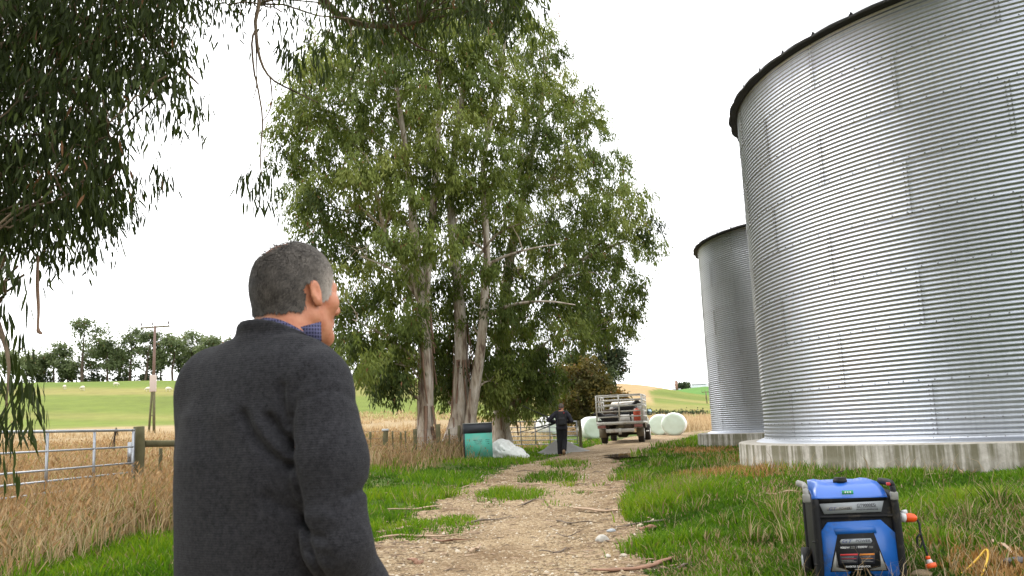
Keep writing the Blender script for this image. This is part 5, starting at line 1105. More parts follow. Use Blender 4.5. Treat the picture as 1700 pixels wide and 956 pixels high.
# ------------------------------------------------------------------ the walker with a backpack, carrying a tripod
M_JACKET = plain('navy_jacket', (.016, .016, .024), .75, 0, .3, 12, .2, 90); M_PACK = plain('black_backpack', (.010, .010, .012), .7, 0, .4, 14, .3, 120); M_BLACK = plain('black_cloth', (.008, .008, .010), .9, 0, .3, 14)
M_RED = plain('red_badge', (.35, .02, .03), .6); M_TANB = plain('tan_boot', (.20, .125, .07), .85, 0, .25, 30); M_CARBON = plain('black_tube', (.012, .012, .013), .45)
w0 = ground_at(935, 757.5); WY = 30.7; w0 = np.array([at(935, 757, WY)[0], WY, 0]); w0[2] = gz(w0[0], w0[1]) + .02
WALK = thing('person', 'person in black walking up the track with a backpack, seen from behind', 'person', w0, math.radians(-6))
wh = np.array([.02, .045, 1.615])
def w_body(p):
    d = head_sdf(rotz(p - wh, math.radians(14))); d = smin(d, s_cap(p, (0, 0, .95), (0, .02, 1.42), .12, .12), .05)
    for S, E_, W_ in (((-.19, 0, 1.40), (-.42, -.03, 1.20), (-.24, .16, 1.13)), ((.19, 0, 1.40), (.33, -.02, 1.14), (.20, .2, 1.12))):
        S, E_, W_ = map(np.array, (S, E_, W_)); d = smin(d, s_chain(p, [S, E_, W_], [.05, .04, .028], .02), .02); d = smin(d, fingers(p, W_, W_ - E_, np.array([0, .1, .9]), np.array([-.2 * np.sign(S[0]), -.9, 0]), 1.0), .012)
    d = smin(d, s_chain(p, [np.array([-.09, 0, .92]), np.array([-.10, .06, .50]), np.array([-.10, .05, .09])], [.08, .05, .038], .03), .03)
    return smin(d, s_chain(p, [np.array([.09, 0, .92]), np.array([.07, .05, .50]), np.array([.045, -.16, .17])], [.08, .05, .038], .03), .03)
P, F = surface_nets(w_body, (-.50, -.30, .03), (.46, .42, 1.78), .011); obj('body', P, F, M_SKIN, WALK, True)
def w_jacket(p):
    z = p[:, 2]; a = np.interp(z, [.86, 1.0, 1.2, 1.38, 1.46, 1.52], [.205, .195, .200, .190, .13, .085]); b = np.interp(z, [.86, 1.1, 1.3, 1.45, 1.52], [.155, .145, .14, .11, .085]); yc = np.interp(z, [.86, 1.3, 1.52], [0, -.01, .03])
    d = ((np.abs(p[:, 0] / a) ** 2.3 + np.abs((p[:, 1] - yc) / b) ** 2.3) ** (1 / 2.3) - 1) * .13; d = smax(d, .87 - z, .02); d = smax(d, z - 1.53, .02)
    for pts in ([(-.16, 0, 1.42), (-.30, -.02, 1.31), (-.425, -.03, 1.20), (-.33, .07, 1.15), (-.25, .14, 1.13)], [(.16, 0, 1.42), (.26, -.02, 1.29), (.335, -.02, 1.14), (.27, .10, 1.12), (.21, .18, 1.12)]): d = smin(d, s_chain(p, [np.array(q) for q in pts], [.085, .078, .068, .06, .05], .03), .03)
    d = smin(d, np.maximum(np.abs(np.hypot(p[:, 0] - .01, p[:, 1] - .03) - .075) - .014, np.abs(z - 1.535) - .035), .02)
    return d + .014 * (fbm(p[:, 0] * 9, p[:, 1] * 9, z * 7, 2) - .5)
P, F = surface_nets(w_jacket, (-.54, -.24, .82), (.46, .30, 1.60), .013); obj('jacket', relax(P, F, 1), F, M_JACKET, WALK, True)
def w_trs(p):
    d = smin(s_chain(p, [np.array([-.09, 0, .90]), np.array([-.10, .06, .50]), np.array([-.10, .045, .10])], [.105, .085, .085], .04), s_chain(p, [np.array([.09, 0, .90]), np.array([.07, .05, .50]), np.array([.05, -.13, .20])], [.105, .085, .080], .04), .04)
    return smin(d, s_ell(p, (0, -.01, .94), (.185, .14, .12)), .04) + .012 * (fbm(p[:, 0] * 9, p[:, 1] * 9, p[:, 2] * 7, 2) - .5)
P, F = surface_nets(w_trs, (-.26, -.30, .04), (.26, .24, 1.08), .013); obj('trousers', relax(P, F, 1), F, M_BLACK, WALK, True)
for nm, a, b, c in (('boot', (-.10, .03, .11), (-.10, .03, .05), (-.105, .19, .045)), ('boot', (.045, -.15, .20), (.042, -.20, .13), (.035, -.125, .055))):
    a, b, c = map(np.array, (a, b, c)); P, F = surface_nets(lambda p: smin(s_cap(p, a, b, .052, .048), s_cap(p, b, c, .050, .044), .03), np.minimum(np.minimum(a, b), c) - .08, np.maximum(np.maximum(a, b), c) + .08, .012); obj(nm, P, F, M_TANB, WALK, True)
def w_pack(p):
    d = s_box(p, (.03, -.235, 1.215), (.150, .085, .225), .07); d = smin(d, s_box(p, (.03, -.32, 1.13), (.115, .03, .115), .028), .03); d = smin(d, s_cap(p, (-.08, -.25, 1.44), (.13, -.25, 1.44), .04), .05); return d + .01 * (fbm(p[:, 0] * 12, p[:, 1] * 12, p[:, 2] * 12, 2) - .5)
P, F = surface_nets(w_pack, (-.18, -.42, .94), (.24, -.08, 1.54), .012); pk = obj('backpack', P, F, M_PACK, WALK, True); MB().rbox((.10, -.345, 1.395), (.135, -.318, 1.44), .006).build('badge', M_RED, pk)
for sx in (-.12, .15):
    MB().tube(smooth_path([(sx, -.16, 1.42), (sx, -.05, 1.50), (sx, .09, 1.44), (sx, .13, 1.30), (sx, .05, 1.10), (sx, -.14, 1.02)], 16), .022, 6, flat=.5).build('strap', M_PACK, pk, True)
pp, ff = surface_nets(lambda p: smax(head_sdf(rotz(p - wh, math.radians(14))) - .008, (.02 - (p[:, 2] - wh[2])) + .55 * (p[:, 1] - wh[1]), .006), wh - .13, wh + .15, .010); obj('hair', pp, ff, plain('short_hair', (.11, .09, .075), .9, 0, .3, 80), WALK, True)
tr0 = thing('camera_tripod', 'black tripod with spread legs carried by the walking person', 'tripod', w0, 0)
hub = np.array([-.10, .26, 1.12]); ends = [at(867, 673, 30.6), at(858, 718.5, 30.8), at(882, 719.5, 30.5)]
mbt = MB().rbox(hub - .055, hub + .055, .02); mbt.tube([hub + [-.02, 0, .0], hub + [.14, .02, .02]], .022, 8); mbt.build('head', M_CARBON, tr0, True)
for e in ends:
    e = e - w0; mid = hub + (e - hub) * .5
    leg = MB().tube([hub, mid], [.020, .020], 8).tube([mid, e], [.014, .012], 8).build('leg', M_CARBON, tr0, True); MB().rbox(mid - .026, mid + .026, .008).build('clamp', M_CARBON, leg, True)
# ================================================================== generator
def text(body, size, loc, mat, parent, name='lettering', align='CENTER', sx=1.0, shear=0.0):
    cu = bpy.data.curves.new(name, 'FONT'); cu.body = body; cu.size = size; cu.align_x = align; cu.align_y = 'CENTER'; cu.extrude = .0004; cu.shear = shear
    o = bpy.data.objects.new(name, cu); cu.materials.append(mat)
    me = bpy.data.meshes.new_from_object(o); bpy.data.objects.remove(o); o = link(name, me, parent); o.location = loc; o.rotation_euler = (math.pi / 2, 0, 0); o.scale = (sx, 1, 1); return o
G0 = ground_at(1431, 972); GY = G0[1]; gk = GY / FPX / 5.433
GEN = thing('generator', 'blue and black portable generator on the grass in front of the silo', 'generator', (G0[0] + .04, G0[1] + .22, gz(G0[0], G0[1] + .2) - .005), math.radians(-11))
def gp(cx, cy): return (cx - 515 - (cy - 150) * .1) * gk, (965 - cy) * gk
M_GBLUE = plain('blue_plastic', (.010, .105, .40), .38, 0, .10, 10, .05, 300, .5, .15, (.05, .07, .12), .12); M_GBLK = plain('black_plastic', (.008, .008, .009), .6, 0, .3, 14, .12, 250, .25, 0, (.06, .05, .035), .15)
M_GTANK = plain('blue_tank', (.018, .11, .46), .36, 0, .1, 8, 0, 1, .5, .3); M_GREY = plain('silver_plate', (.30, .32, .34), .55, .1, .06); M_GRIP = plain('grey_grip', (.25, .245, .23), .55, .3, .12, 20)
M_INK = plain('dark_ink', (.02, .02, .03), .6); M_WHITE = plain('white_ink', (.75, .75, .75), .6); M_NAVY = plain('navy_ink', (.03, .045, .16), .5); M_ORANGE = plain('orange_plastic', (.75, .09, .012), .35, 0, .06); M_REDL = plain('red_label', (.5, .03, .03), .5); M_ORL = plain('orange_label', (.62, .20, .02), .5); M_GREENS = plain('green_sticker', (.05, .33, .14), .5); M_RUB = plain('rubber', (.014, .014, .014), .8, 0, .25, 20, .2, 80)
gw, gh, gd = .355 * gk / .00086, .71 * gk / .00086, .56
hw_, hz_ = 352 * gk, 760 * gk                                # half width, body top
def plate(name, pts, y0, th, mat, parent, smooth=False):
    """flat plate cut to an outline given in the x-z plane, front at y0"""
    P = np.array([(x, y0, z) for x, z in pts]); n = len(P); V = np.concatenate([P, P + [0, th, 0], [P.mean(0)], [P.mean(0) + [0, th, 0]]]); F, T = [], []
    for k in range(n): q = (k + 1) % n; F.append((k, q, n + q, n + k)); T += [(2 * n, q, k), (2 * n + 1, n + k, n + q)]
    return obj(name, V, [np.array(F), np.array(T)], mat, parent, smooth)
body = MB().rbox((-hw_ * .99, -gd / 2 + .008, .035), (hw_ * .99, gd / 2, hz_ * .985), .035, 3).build('body', M_GBLK, GEN, True)
for s in (-1, 1):                                            # the roll-cage side frames
    fr_ = MB(); x = s * hw_ * .95
    fr_.tube(smooth_path([(x, -gd / 2 + .03, .03), (x, -gd / 2 - .005, .12), (x * .985, -gd / 2 - .005, hz_ * .80), (x * .965, -gd / 2 + .03, hz_ * .97), (x * .95, 0, hz_ * 1.0), (x * .965, gd / 2 - .03, hz_ * .97), (x, gd / 2, hz_ * .8), (x, gd / 2, .1), (x, gd / 2 - .04, .03), (x, 0, .03), (x, -gd / 2 + .03, .03)], 48), .030, 10); fr_.build('side_frame', M_GBLK, GEN, True)
    whl = MB(); whl.tube([(s * (hw_ + .012), gd / 2 - .15, .12), (s * (hw_ + .065), gd / 2 - .15, .12)], [.115, .115], 24); wo = whl.build('wheel', M_RUB, GEN, False); MB().tube([(s * (hw_ + .06), gd / 2 - .15, .12), (s * (hw_ + .07), gd / 2 - .15, .12)], [.06, .055], 18).build('hub', M_GREY, wo, False)
    for q in (.25, .5): MB().rbox((s * hw_ - .028, -gd / 2 - .03, hz_ * q), (s * hw_ + .01, -gd / 2 - .008, hz_ * q + .006), .002).build('rib', M_GBLK, GEN)
    # folding handle grips at the top corners
    a, b = gp(110 if s < 0 else 780, 100), gp(140 if s < 0 else 850, 240); hx = a[0] if s < 0 else b[0]
    g = MB(); g.tube(smooth_path([(hx, -gd / 2 - .015, b[1]), (hx, -gd / 2 - .02, b[1] + .055), (hx, -gd / 2 + .0, hz_ + .055), (hx, -gd / 2 + .06, hz_ + .085), (hx, gd / 2 - .10, hz_ + .075)], 20), .026, 10, flat=.8); g.build('grip', M_GRIP if s < 0 else M_GBLK, GEN, True)
    MB().rbox((hx - .026, -gd / 2 - .047, b[1] - .004), (hx + .026, -gd / 2 + .0, b[1] + .058), .008).build('grip_foot', M_GRIP, GEN, True)
MB().rbox((gp(800, 110)[0] - .012, -gd / 2 - .03, gp(800, 120)[1]), (gp(800, 110)[0] + .014, -gd / 2 - .0, gp(800, 95)[1]), .004).build('latch', M_REDL, GEN)
# blue tank cover: front slope rising to a flat top
tx0, tz0 = gp(165, 205); tx1, _ = gp(790, 190); zt = gp(480, 88)[1]
tv = []; yy = [-gd / 2 - .012, -gd / 2 + .0, -gd / 2 + .06, -gd / 2 + .14, gd / 2 - .03]; zz = [tz0 - .004, tz0 + .008, tz0 + (zt - tz0) * .55, zt - .006, zt - .004]; ins = [0, .0, .012, .035, .04]
for y, z, q in zip(yy, zz, ins):
    for x, dz in ((tx0 + q, 0), (tx0 + q + .05, .006), (tx0 + q + .10, -.004), (0, .0), (tx1 - q - .10, -.004), (tx1 - q - .05, .006), (tx1 - q, 0)): tv.append((x, y, z + dz * (y > yy[1])))
tf = [[r * 7 + c, r * 7 + c + 1, r * 7 + c + 8, r * 7 + c + 7] for r in range(4) for c in range(6)]
base_ = [(tx0, yy[0], tz0 - .012), (tx1, yy[0], tz0 - .012), (tx1 - .04, yy[-1], tz0 - .012), (tx0 + .04, yy[-1], tz0 - .012)]; nb = len(tv); tv += base_
tank = obj('tank_cover', tv, [np.array(tf), np.array([[nb, nb + 1, 6, 0], [nb + 1, nb + 2, 34, 34]])[:1], np.array([[nb, 0, 7], [nb, 7, 14], [nb, 14, 21], [nb, 21, 28], [nb, 28, nb + 3], [nb + 1, 13, 6], [nb + 1, 20, 13], [nb + 1, 27, 20], [nb + 1, 34, 27], [nb + 1, nb + 2, 34]])], M_GTANK, GEN)
fx, fz = gp(438, 100); MB().tube([(fx, -.10, zt - .01), (fx, -.10, zt + .012), (fx, -.10, zt + .014), (fx, -.10, zt + .03)], [.052, .052, .047, .045], 20).build('fuel_cap', M_GBLK, GEN, False)
x0, z0 = gp(421, 186); x1, z1 = gp(512, 152); stk = plate('sticker', [(x0, z0), (x1, z0), (x1, z1), (x0, z1)], -gd / 2 - .0155, .003, M_GREENS, GEN)
for k in range(3): bx_ = x0 + (x1 - x0) * (.22 + .22 * k); MB().box((bx_, -gd / 2 - .0165, z0 + (z1 - z0) * .3), (bx_ + (x1 - x0) * .13, -gd / 2 - .0156, z0 + (z1 - z0) * .72)).build('sticker_mark', M_WHITE, stk)
# dark collar, label plate, shelf bar
q = lambda *c: [gp(*p) for p in c]
plate('collar_band', q((185, 258), (795, 235), (785, 200), (180, 218)), -gd / 2 - .006, .03, M_GBLK, GEN)
lab = plate('name_plate', q((275, 350), (745, 340), (765, 250), (232, 262)), -gd / 2 - .008, .012, M_GREY, GEN)
yF = -gd / 2 - .0092
pill = plate('logo_pill', q((300, 322), (500, 318), (508, 305), (500, 288), (300, 292), (290, 307)), yF + .0005, .002, M_GRIP, GEN)
text('GT', .030 * gk / .00086, (*[gp(338, 307)[0]], yF - .0006, gp(338, 307)[1]), M_NAVY, lab, sx=1.35, shear=.3); text('POWER', .021 * gk / .00086, (gp(443, 305)[0], yF - .0006, gp(443, 305)[1]), M_INK, lab, sx=1.1, shear=.15)
text('GT9000ESi', .034 * gk / .00086, (gp(622, 284)[0], yF - .0006, gp(622, 284)[1]), M_INK, lab, sx=.88); text('INVERTER GENERATOR', .0165 * gk / .00086, (gp(630, 318)[0], yF - .0006, gp(630, 318)[1]), M_INK, lab, sx=.88)
xa, za = gp(545, 300); xb, zb_ = gp(715, 297); MB().box((xa, yF - .0008, za - .0008), (xb, yF + .0002, za + .0008)).build('rule', M_INK, lab)
xa, za = gp(175, 385); xb, zb_ = gp(865, 358); MB().rbox((xa, -gd / 2 - .02, zb_ - .024), (xb, -gd / 2 + .03, zb_ - .004), .008).build('shelf_bar', M_GBLK, GEN, True)
# blue front panel with its black plate
pan = plate('front_panel', q((262, 912), (440, 915), (462, 880), (690, 872), (720, 905), (865, 893), (892, 860), (862, 525), (738, 408), (300, 420), (215, 545), (240, 880)), -gd / 2 - .022, .05, M_GBLUE, GEN)
plate('panel_relief', q((345, 470), (690, 455), (705, 515), (370, 528)), -gd / 2 - .025, .006, M_GBLUE, pan)
blk = plate('data_plate', q((325, 834), (797, 830), (680, 513), (382, 520)), -gd / 2 - .0265, .006, M_GBLK, pan)
yB = -gd / 2 - .0268
plate('plate_wedge', q((335, 828), (480, 828), (372, 795), (368, 660)), yB - .0006, .0008, M_GRIP, blk); plate('plate_wedge', q((785, 824), (640, 824), (742, 790), (722, 650)), yB - .0006, .0008, M_GRIP, blk)
plate('plate_centre', q((395, 800), (370, 650), (400, 535), (672, 528), (725, 640), (735, 795), (600, 822), (520, 824)), yB - .0012, .001, M_GBLK, blk)
plate('logo_pill', q((412, 604), (655, 600), (667, 580), (655, 558), (412, 562), (400, 582)), yB - .002, .0012, M_GREY, blk)
yT = yB - .0026
text('GT', .036 * gk / .00086, (gp(455, 581)[0], yT, gp(455, 581)[1]), M_NAVY, blk, sx=1.5, shear=.3); text('POWER', .026 * gk / .00086, (gp(590, 578)[0], yT, gp(590, 578)[1]), M_INK, blk, sx=1.15, shear=.15)
text('9000W', .022 * gk / .00086, (gp(443, 633)[0], yT, gp(443, 633)[1]), M_WHITE, blk); text('/', .022 * gk / .00086, (gp(540, 632)[0], yT, gp(540, 632)[1]), M_WHITE, blk); text('8200W', .022 * gk / .00086, (gp(588, 630)[0], yT, gp(588, 630)[1]), M_WHITE, blk)
for cx in (508, 655):
    for dy in (-7, 4): xa, za = gp(cx - 18, 632 + dy); MB().box((xa, yT - .0002, za - .003), (xa + 36 * gk, yT + .0006, za + .001)).build('small_print', M_GRIP, blk)
for (cx0, cx1, m_) in ((401, 553, M_REDL), (560, 688, M_ORL)):
    w_ = plate('warning_label', q((cx0, 772), (cx1, 770), (cx1, 682), (cx0, 684)), yB - .0021, .001, M_INK, blk); plate('warning_header', q((cx0 + 4, 700), (cx1 - 4, 698), (cx1 - 4, 684), (cx0 + 4, 686)), yB - .0026, .0008, m_, blk)
    for k in range(4): xa, za = gp(cx0 + 14, 712 + 13 * k); MB().box((xa, yB - .0028, za - .0018), (xa + (cx1 - cx0 - (28 if k % 2 else 50)) * gk, yB - .002, za + .0010)).build('small_print', M_GRIP if k != 1 else m_, blk)
text('INVERTER GENERATOR', .0185 * gk / .00086, (gp(552, 792)[0], yT, gp(552, 792)[1]), M_WHITE, blk, sx=.9); xa, za = gp(525, 815); MB().box((xa, yT, za - .003), (xa + 64 * gk, yT + .0006, za + .003)).build('small_print', M_GRIP, blk)
for c in ((368, 893), (768, 884)): x, z = gp(*c); MB().tube([(x, -gd / 2 - .020, z), (x, -gd / 2 - .0265, z)], [.010, .008], 12).build('screw', M_GBLK, GEN)
plate('kick_plate', q((440, 960), (470, 895), (690, 888), (735, 955)), -gd / 2 - .012, .03, M_GBLK, GEN)
# side outlet, plugs and the short black lead
def glob(px, py, Y): return at(px, py, Y)
cY = GY + .05; gi = GEN.matrix_basis.inverted()
plug = thing('power_plug', 'orange and clear plug pushed into the side of the generator', 'plug', (0, 0, 0))
ax0, ax1 = at(1494, 858.5, cY), at(1521, 860, cY)
M_CLEAR = plain('clear_plastic', (.55, .56, .56), .2, 0, .05); d_ = ax1 - ax0
MB().tube([ax0, ax0 + d_ * .30], [.036, .036], 18).build('collar', M_CLEAR, plug, False); MB().tube([ax0 + d_ * .28, ax0 + d_ * .34, ax0 + d_ * .86, ax0 + d_ * .95, ax1], [.030, .036, .031, .022, .018], 18).build('plug_body', M_ORANGE, plug, True)
MB().tube([at(1496, 851, cY), at(1505, 850, cY)], [.016, .02], 12).build('outlet_cap', M_CLEAR, plug, False)
lead = thing('power_lead', 'short black lead hanging from the orange plug to a second connector', 'cable', (0, 0, 0))
lp_ = smooth_path([ax1 - d_ * .05, at(1526, 869, cY - .02), at(1528, 884, cY - .05), at(1534, 905, cY - .08), at(1540, 922, cY - .1)], 24); MB().tube(lp_, .0085, 8).build('cable', M_RUB, lead, True)
sl = smooth_path([at(1528, 886, cY - .06), at(1523, 892, cY - .07), at(1523.5, 906, cY - .08), at(1528, 908, cY - .08), at(1531, 898, cY - .07), at(1529, 888, cY - .06)], 20); MB().tube(sl, .012, 6, flat=.4).build('strap', M_RUB, lead, True)
con = thing('cable_connector', 'orange cable connector dangling just above the grass beside the generator', 'connector', (0, 0, 0))
c0, c1 = at(1539.5, 923, cY - .1), at(1547, 943, cY - .12); d_ = c1 - c0
MB().tube([c0, c0 + d_ * .05, c0 + d_ * .28], [.012, .018, .018], 14).build('gland', M_ORANGE, con, True); MB().tube([c0 + d_ * .26, c0 + d_ * .62], [.017, .026], 14).build('clear_body', M_CLEAR, con, True); MB().tube([c0 + d_ * .6, c0 + d_ * .66, c0 + d_ * .9, c1], [.03, .040, .040, .034], 18).build('socket_ring', M_ORANGE, con, True)
hp_ = [ground_at(1575, 962), ground_at(1598, 951), ground_at(1622, 944) + [0, 0, .06], ground_at(1640, 940) + [0, 0, .12], ground_at(1643, 946) + [0, 0, .10], ground_at(1634, 956) + [0, 0, .03], ground_at(1622, 966)]
MB().tube(smooth_path(hp_, 40), .008, 8).build('garden_hose', plain('yellow_hose', (.55, .33, .02), .5), None, True, label='thin yellow hose looping out of the grass in the bottom corner', category='hose')

# ================================================================== gates, fences, poles
M_ZINC = plain('galvanised_pipe', (.42, .44, .47), .42, .75, .15, 6); M_WOODG = plain('weathered_post', (.115, .105, .055), .95, 0, .45, 7, .6, 30); M_WIRE = plain('fence_wire', (.22, .20, .19), .5, .6)
TR_ = at(222, 714, 14.8); TL_ = at(0, 719, 11.5); gdir = unit(TL_ - TR_); gdir[2] *= .5; gdir = unit(gdir); GL = 4.25; ga = TR_; gb = TR_ + gdir * GL
gate = thing('farm_gate', 'galvanised pipe farm gate in tall dry grass at the left edge', 'gate', (0, 0, 0))
for k, dz in enumerate((0, .268, .526, .675, .834, .985)): MB().tube([ga - [0, 0, dz], gb - [0, 0, dz]], .021 if k == 0 else .0145, 10).build('rail', M_ZINC, gate, True)
for t in (.0, .27, .545, .80, .995):
    p = ga + gdir * GL * t; w_ = .030 if t in (0, .995) else .019; MB().box(np.array([-w_, -.012, -.99]) , np.array([w_, .012, .02]), Matrix.Translation(Vector(p + [0, .0, 0])) @ Matrix.Rotation(math.atan2(gdir[1], gdir[0]), 4, 'Z')).build('upright', M_ZINC, gate)
gpl = TR_ + [-.04, 0, -.33]; MB().box((-.05, -.01, -.22), (.05, .01, .14), Matrix.Translation(Vector(gpl))).build('gusset', M_ZINC, gate)
tw = thing('baling_twine', 'dark twine knotted over the top gate rail near the post', 'twine', (0, 0, 0)); tp0 = ga - gdir * -.52
for k in range(5):
    e = np.array([random.uniform(-.10, .05), -.03, 0]); MB().tube(smooth_path([tp0 + [random.uniform(-.03, .03), -.01, -.08], tp0 + [0, -.03, .03 + .03 * random.random()], tp0 + e * .5 + [0, -.03, -.12], tp0 + e + [0, -.02, -.25 - .12 * random.random()]], 12), .0045, 5).build('strand', M_DARKB, tw, True)
def post(name, label, px, top, Y, r, group=None, square=False, mat=M_WOODG):
    T = at(px, top, Y); b = gz(T[0], T[1]) - .3; n = 10; rr = np.random.default_rng(int(px)); path = np.array([T + [rr.normal() * .006, 0, -(T[2] - b) * (1 - t)] for t in np.linspace(0, 1, n)])
    v, f = tube(path, r * (1 + .06 * rr.normal(size=n)), 4 if square else 12); a = math.pi / 4
    return obj(name, v, f, mat, None, not square, label=label, category='post', **({'group': group} if group else {}))
post('gate_post', 'thick mossy wooden post the farm gate hangs from', 231.5, 708, 14.95, .088)
rl = [at(240, 736.5, 15.0), at(300, 736, 15.6), at(430, 735, 17.0)]; MB().tube(rl, .055, 8).build('fence_rail', M_WOODG, None, True, label='horizontal wooden rail running from the gate post behind the man', category='rail')
post('gate_post', 'wooden post at the far end of the rail, behind the man', 432, 724, 17.05, .08)
for px, top, Y, r, lb in ((640, 712, 26.5, .075, 'stout fence post with pale top just right of the man, in dry grass'), (689, 712, 27.5, .06, 'fence post at the foot of the leftmost pale gum trunk'), (727, 704, 28.2, .07, 'fence post between the gum trunks and the bin'), (762, 706, 28.8, .05, 'fence post against the left side of the bin'),
                          (614, 717, 26.2, .035, 'thin batten close beside the man\'s sleeve'), (652, 716, 26.7, .028, 'thin batten just right of the pale-topped fence post'), (665, 717, 26.9, .026, 'thin batten midway between two fence posts'), (673, 715, 27.1, .026, 'thin batten just left of the gum trunk'), (745, 712, 28.5, .03, 'thin batten between two posts under the gums'), (267, 744, 15.6, .03, 'thin batten under the wooden rail beside the gate post')):
    o = post('fence_post', lb, px, top, Y, r, 'posts of the paddock fence')
T = at(640, 712.5, 26.5); MB().rbox(T + [-.10, -.10, -.05], T + [.09, .09, .012], .02).build('cap', plain('pale_cap', (.50, .52, .52), .6), bpy.data.objects['fence_post'])
for k, dz in enumerate((.05, .25, .45, .65)):
    pts = [at(px, 0, Y)[[0, 1]] for px, Y in ((600, 26), (640, 26.5), (689, 27.5), (727, 28.2), (762, 28.8))]; zs = [at(px, t, Y)[2] - dz for px, t, Y in ((600, 714, 26), (640, 713, 26.5), (689, 713, 27.5), (727, 708, 28.2), (762, 708, 28.8))]
    MB().tube([(at(px, t, Y)[0], Y, z) for (px, t, Y), z in zip(((600, 714, 26), (640, 713, 26.5), (689, 713, 27.5), (727, 708, 28.2), (762, 708, 28.8)), zs)], .0035, 4).build('fence_wire', M_WIRE, None, True, label=['topmost', 'second highest', 'third', 'lowest'][k] + ' wire strung along the fence under the gums', category='wire', group='wires of the paddock fence')
g2 = thing('farm_gate', 'long galvanised gate behind the walking person and the white plastic heap', 'gate', (0, 0, 0)); A, B = at(816, 700.5, 35), at(957, 699.5, 36.5)
for k, dz in enumerate((0, .22, .40, .56, .72, .88)): MB().tube([A - [0, 0, dz], B - [0, 0, dz]], .024 if k == 0 else .017, 8).build('rail', M_ZINC, g2, True)
for t in (0, .17, .33, .5, .67, .83, 1): p = A + (B - A) * t; MB().box(p + [-.022, -.015, -.90], p + [.022, .015, .01]).build('upright', M_ZINC, g2)
post('gate_post', 'wooden post at the end of the far gate, beside the bale', 962, 698, 36.8, .07)
def pole(px, top, base, Y, label, arm, h2=True):
    T = at(px, top, Y); B = at(px, base, Y); B = np.array([T[0] - .10, Y, gz(T[0], Y) - .1]); p = thing('power_pole', label, 'pole', (0, 0, 0)); H = T[2] - B[2]
    J = B + (T - B) * .40
    MB().tube([J, T], [.13, .09], 10).build('shaft', plain('pole_wood', (.17, .115, .095), .9, 0, .3, 5), p, True)
    MB().tube([B + [.16, 0, 0], J + [.05, 0, .4]], [.11, .11], 10).build('leg', M_WOODG, p, True)
    if h2: MB().tube([B + [-.26, 0, 0], J + [-.08, 0, .3]], [.09, .08], 10).build('leg', M_WOODG, p, True); MB().rbox(J + [-.26, -.15, -.1], J + [.22, .15, 1.25], .06, 3).build('sleeve', plain('pale_sleeve', (.48, .40, .36), .8), p, True); MB().tube([B + [-.2, 0, 1.5], B + [.14, 0, 1.5]], .04, 6).build('brace', M_WOODG, p)
    a_ = T + [-arm, 0, -.12]; b_ = T + [arm, 0, -.06]; MB().tube([a_, b_], .075, 6).build('crossarm', M_WOODG, p, True)
    for q in (.04, .4, .96): c = a_ + (b_ - a_) * q + [0, 0, .05]; MB().tube([c, c + [0, 0, .12], c + [0, 0, .16], c + [0, 0, .34], c + [0, 0, .38]], [.025, .025, .07, .06, .02], 8).build('insulator', plain('porcelain', (.10, .09, .09), .4), p, True)
pole(257.5, 541, 728, 72, 'tall wooden power pole with crossarm on two legs, left paddock', 1.18)
pole(1172, 650, 679, 190, 'thin distant power pole beside the far silo edge', .9, False)

# ================================================================== bin, plastic heap, gravel heap, bales
M_TEAL = plain('teal_paint', (.085, .40, .31), .6, 0, .12, 5, 0, 1, .4, 0, (.16, .33, .26), .4); M_BIND = plain('dark_grey_paint', (.030, .034, .042), .6, 0, .25, 6); M_RIM = plain('worn_rim', (.33, .34, .32), .6, .3, .2)
bp_ = at(792, 742, 28.3); bz = gz(bp_[0], 28.6) - .05; BIN = thing('water_bin', 'square open bin, dark above and teal below, under the gums', 'bin', (bp_[0], 28.75, bz), math.radians(6)); hb = at(792, 703, 28.3)[2] - bz; wb = .435
zm = at(792, 719, 28.3)[2] - bz
for nm, z0, z1, m_, e in (('lower_wall', 0, zm, M_TEAL, .0), ('upper_wall', zm, hb, M_BIND, .004)):
    for k in range(4):
        mt = Matrix.Rotation(k * math.pi / 2, 4, 'Z'); MB().box((-wb - e + .02, -wb - e, z0), (wb + e, -wb - e + .02, z1), mt).build(nm, m_ if not (k == 3 and nm == 'lower_wall') else M_BIND, BIN)
for k in range(4): MB().box((-wb - .012, -wb - .016, hb), (wb + .012, -wb + .028, hb + .022), Matrix.Rotation(k * math.pi / 2, 4, 'Z')).build('rim', M_RIM, BIN)
MB().box((-wb + .02, -wb + .02, .0), (wb - .02, wb - .02, .03)).build('floor', M_BIND, BIN)
for r_, (z, segs) in enumerate(((.40, ((-.33, .30), (.50, .80))), (.345, ((-.26, .32), (.52, .78))), (.285, ((-.20, .22), (.60, .78))))):
    for a, b_ in segs:
        x = a
        while x < b_: l = random.uniform(.03, .09); MB().box((x * wb, -wb - .003, zm - .62 + z + random.uniform(-.006, .006)), ((min(x + l, b_)) * wb, -wb + .001, zm - .607 + z)).build('faded_lettering', M_BIND, BIN); x += l + .03
M_FILM = plain('white_wrap', (.74, .75, .72), .38, 0, .06, 4, .25, 14, .5, 0, (.35, .33, .27), .15); M_GFILM = plain('pale_green_wrap', (.52, .60, .50), .4, 0, .06, 5, .2, 20, .5)
hp0 = at(842, 741, 29.8); hzp = gz(hp0[0], 29.8)
def heap(p):
    d = smin(s_ell(p, (-.15, .1, .12), (.45, .42, .48)), s_ell(p, (.25, 0, .05), (.36, .36, .28)), .15); d = smin(d, s_ell(p, (.50, -.1, .0), (.2, .2, .10)), .1); d = smin(d, s_ell(p, (-.45, .1, .05), (.22, .3, .25)), .12)
    n = fbm(p[:, 0] * 5, p[:, 1] * 5, p[:, 2] * 5, 3); return smax(d + .16 * (np.abs(n - .5) * 2 - .25), -.05 - p[:, 2], .02)
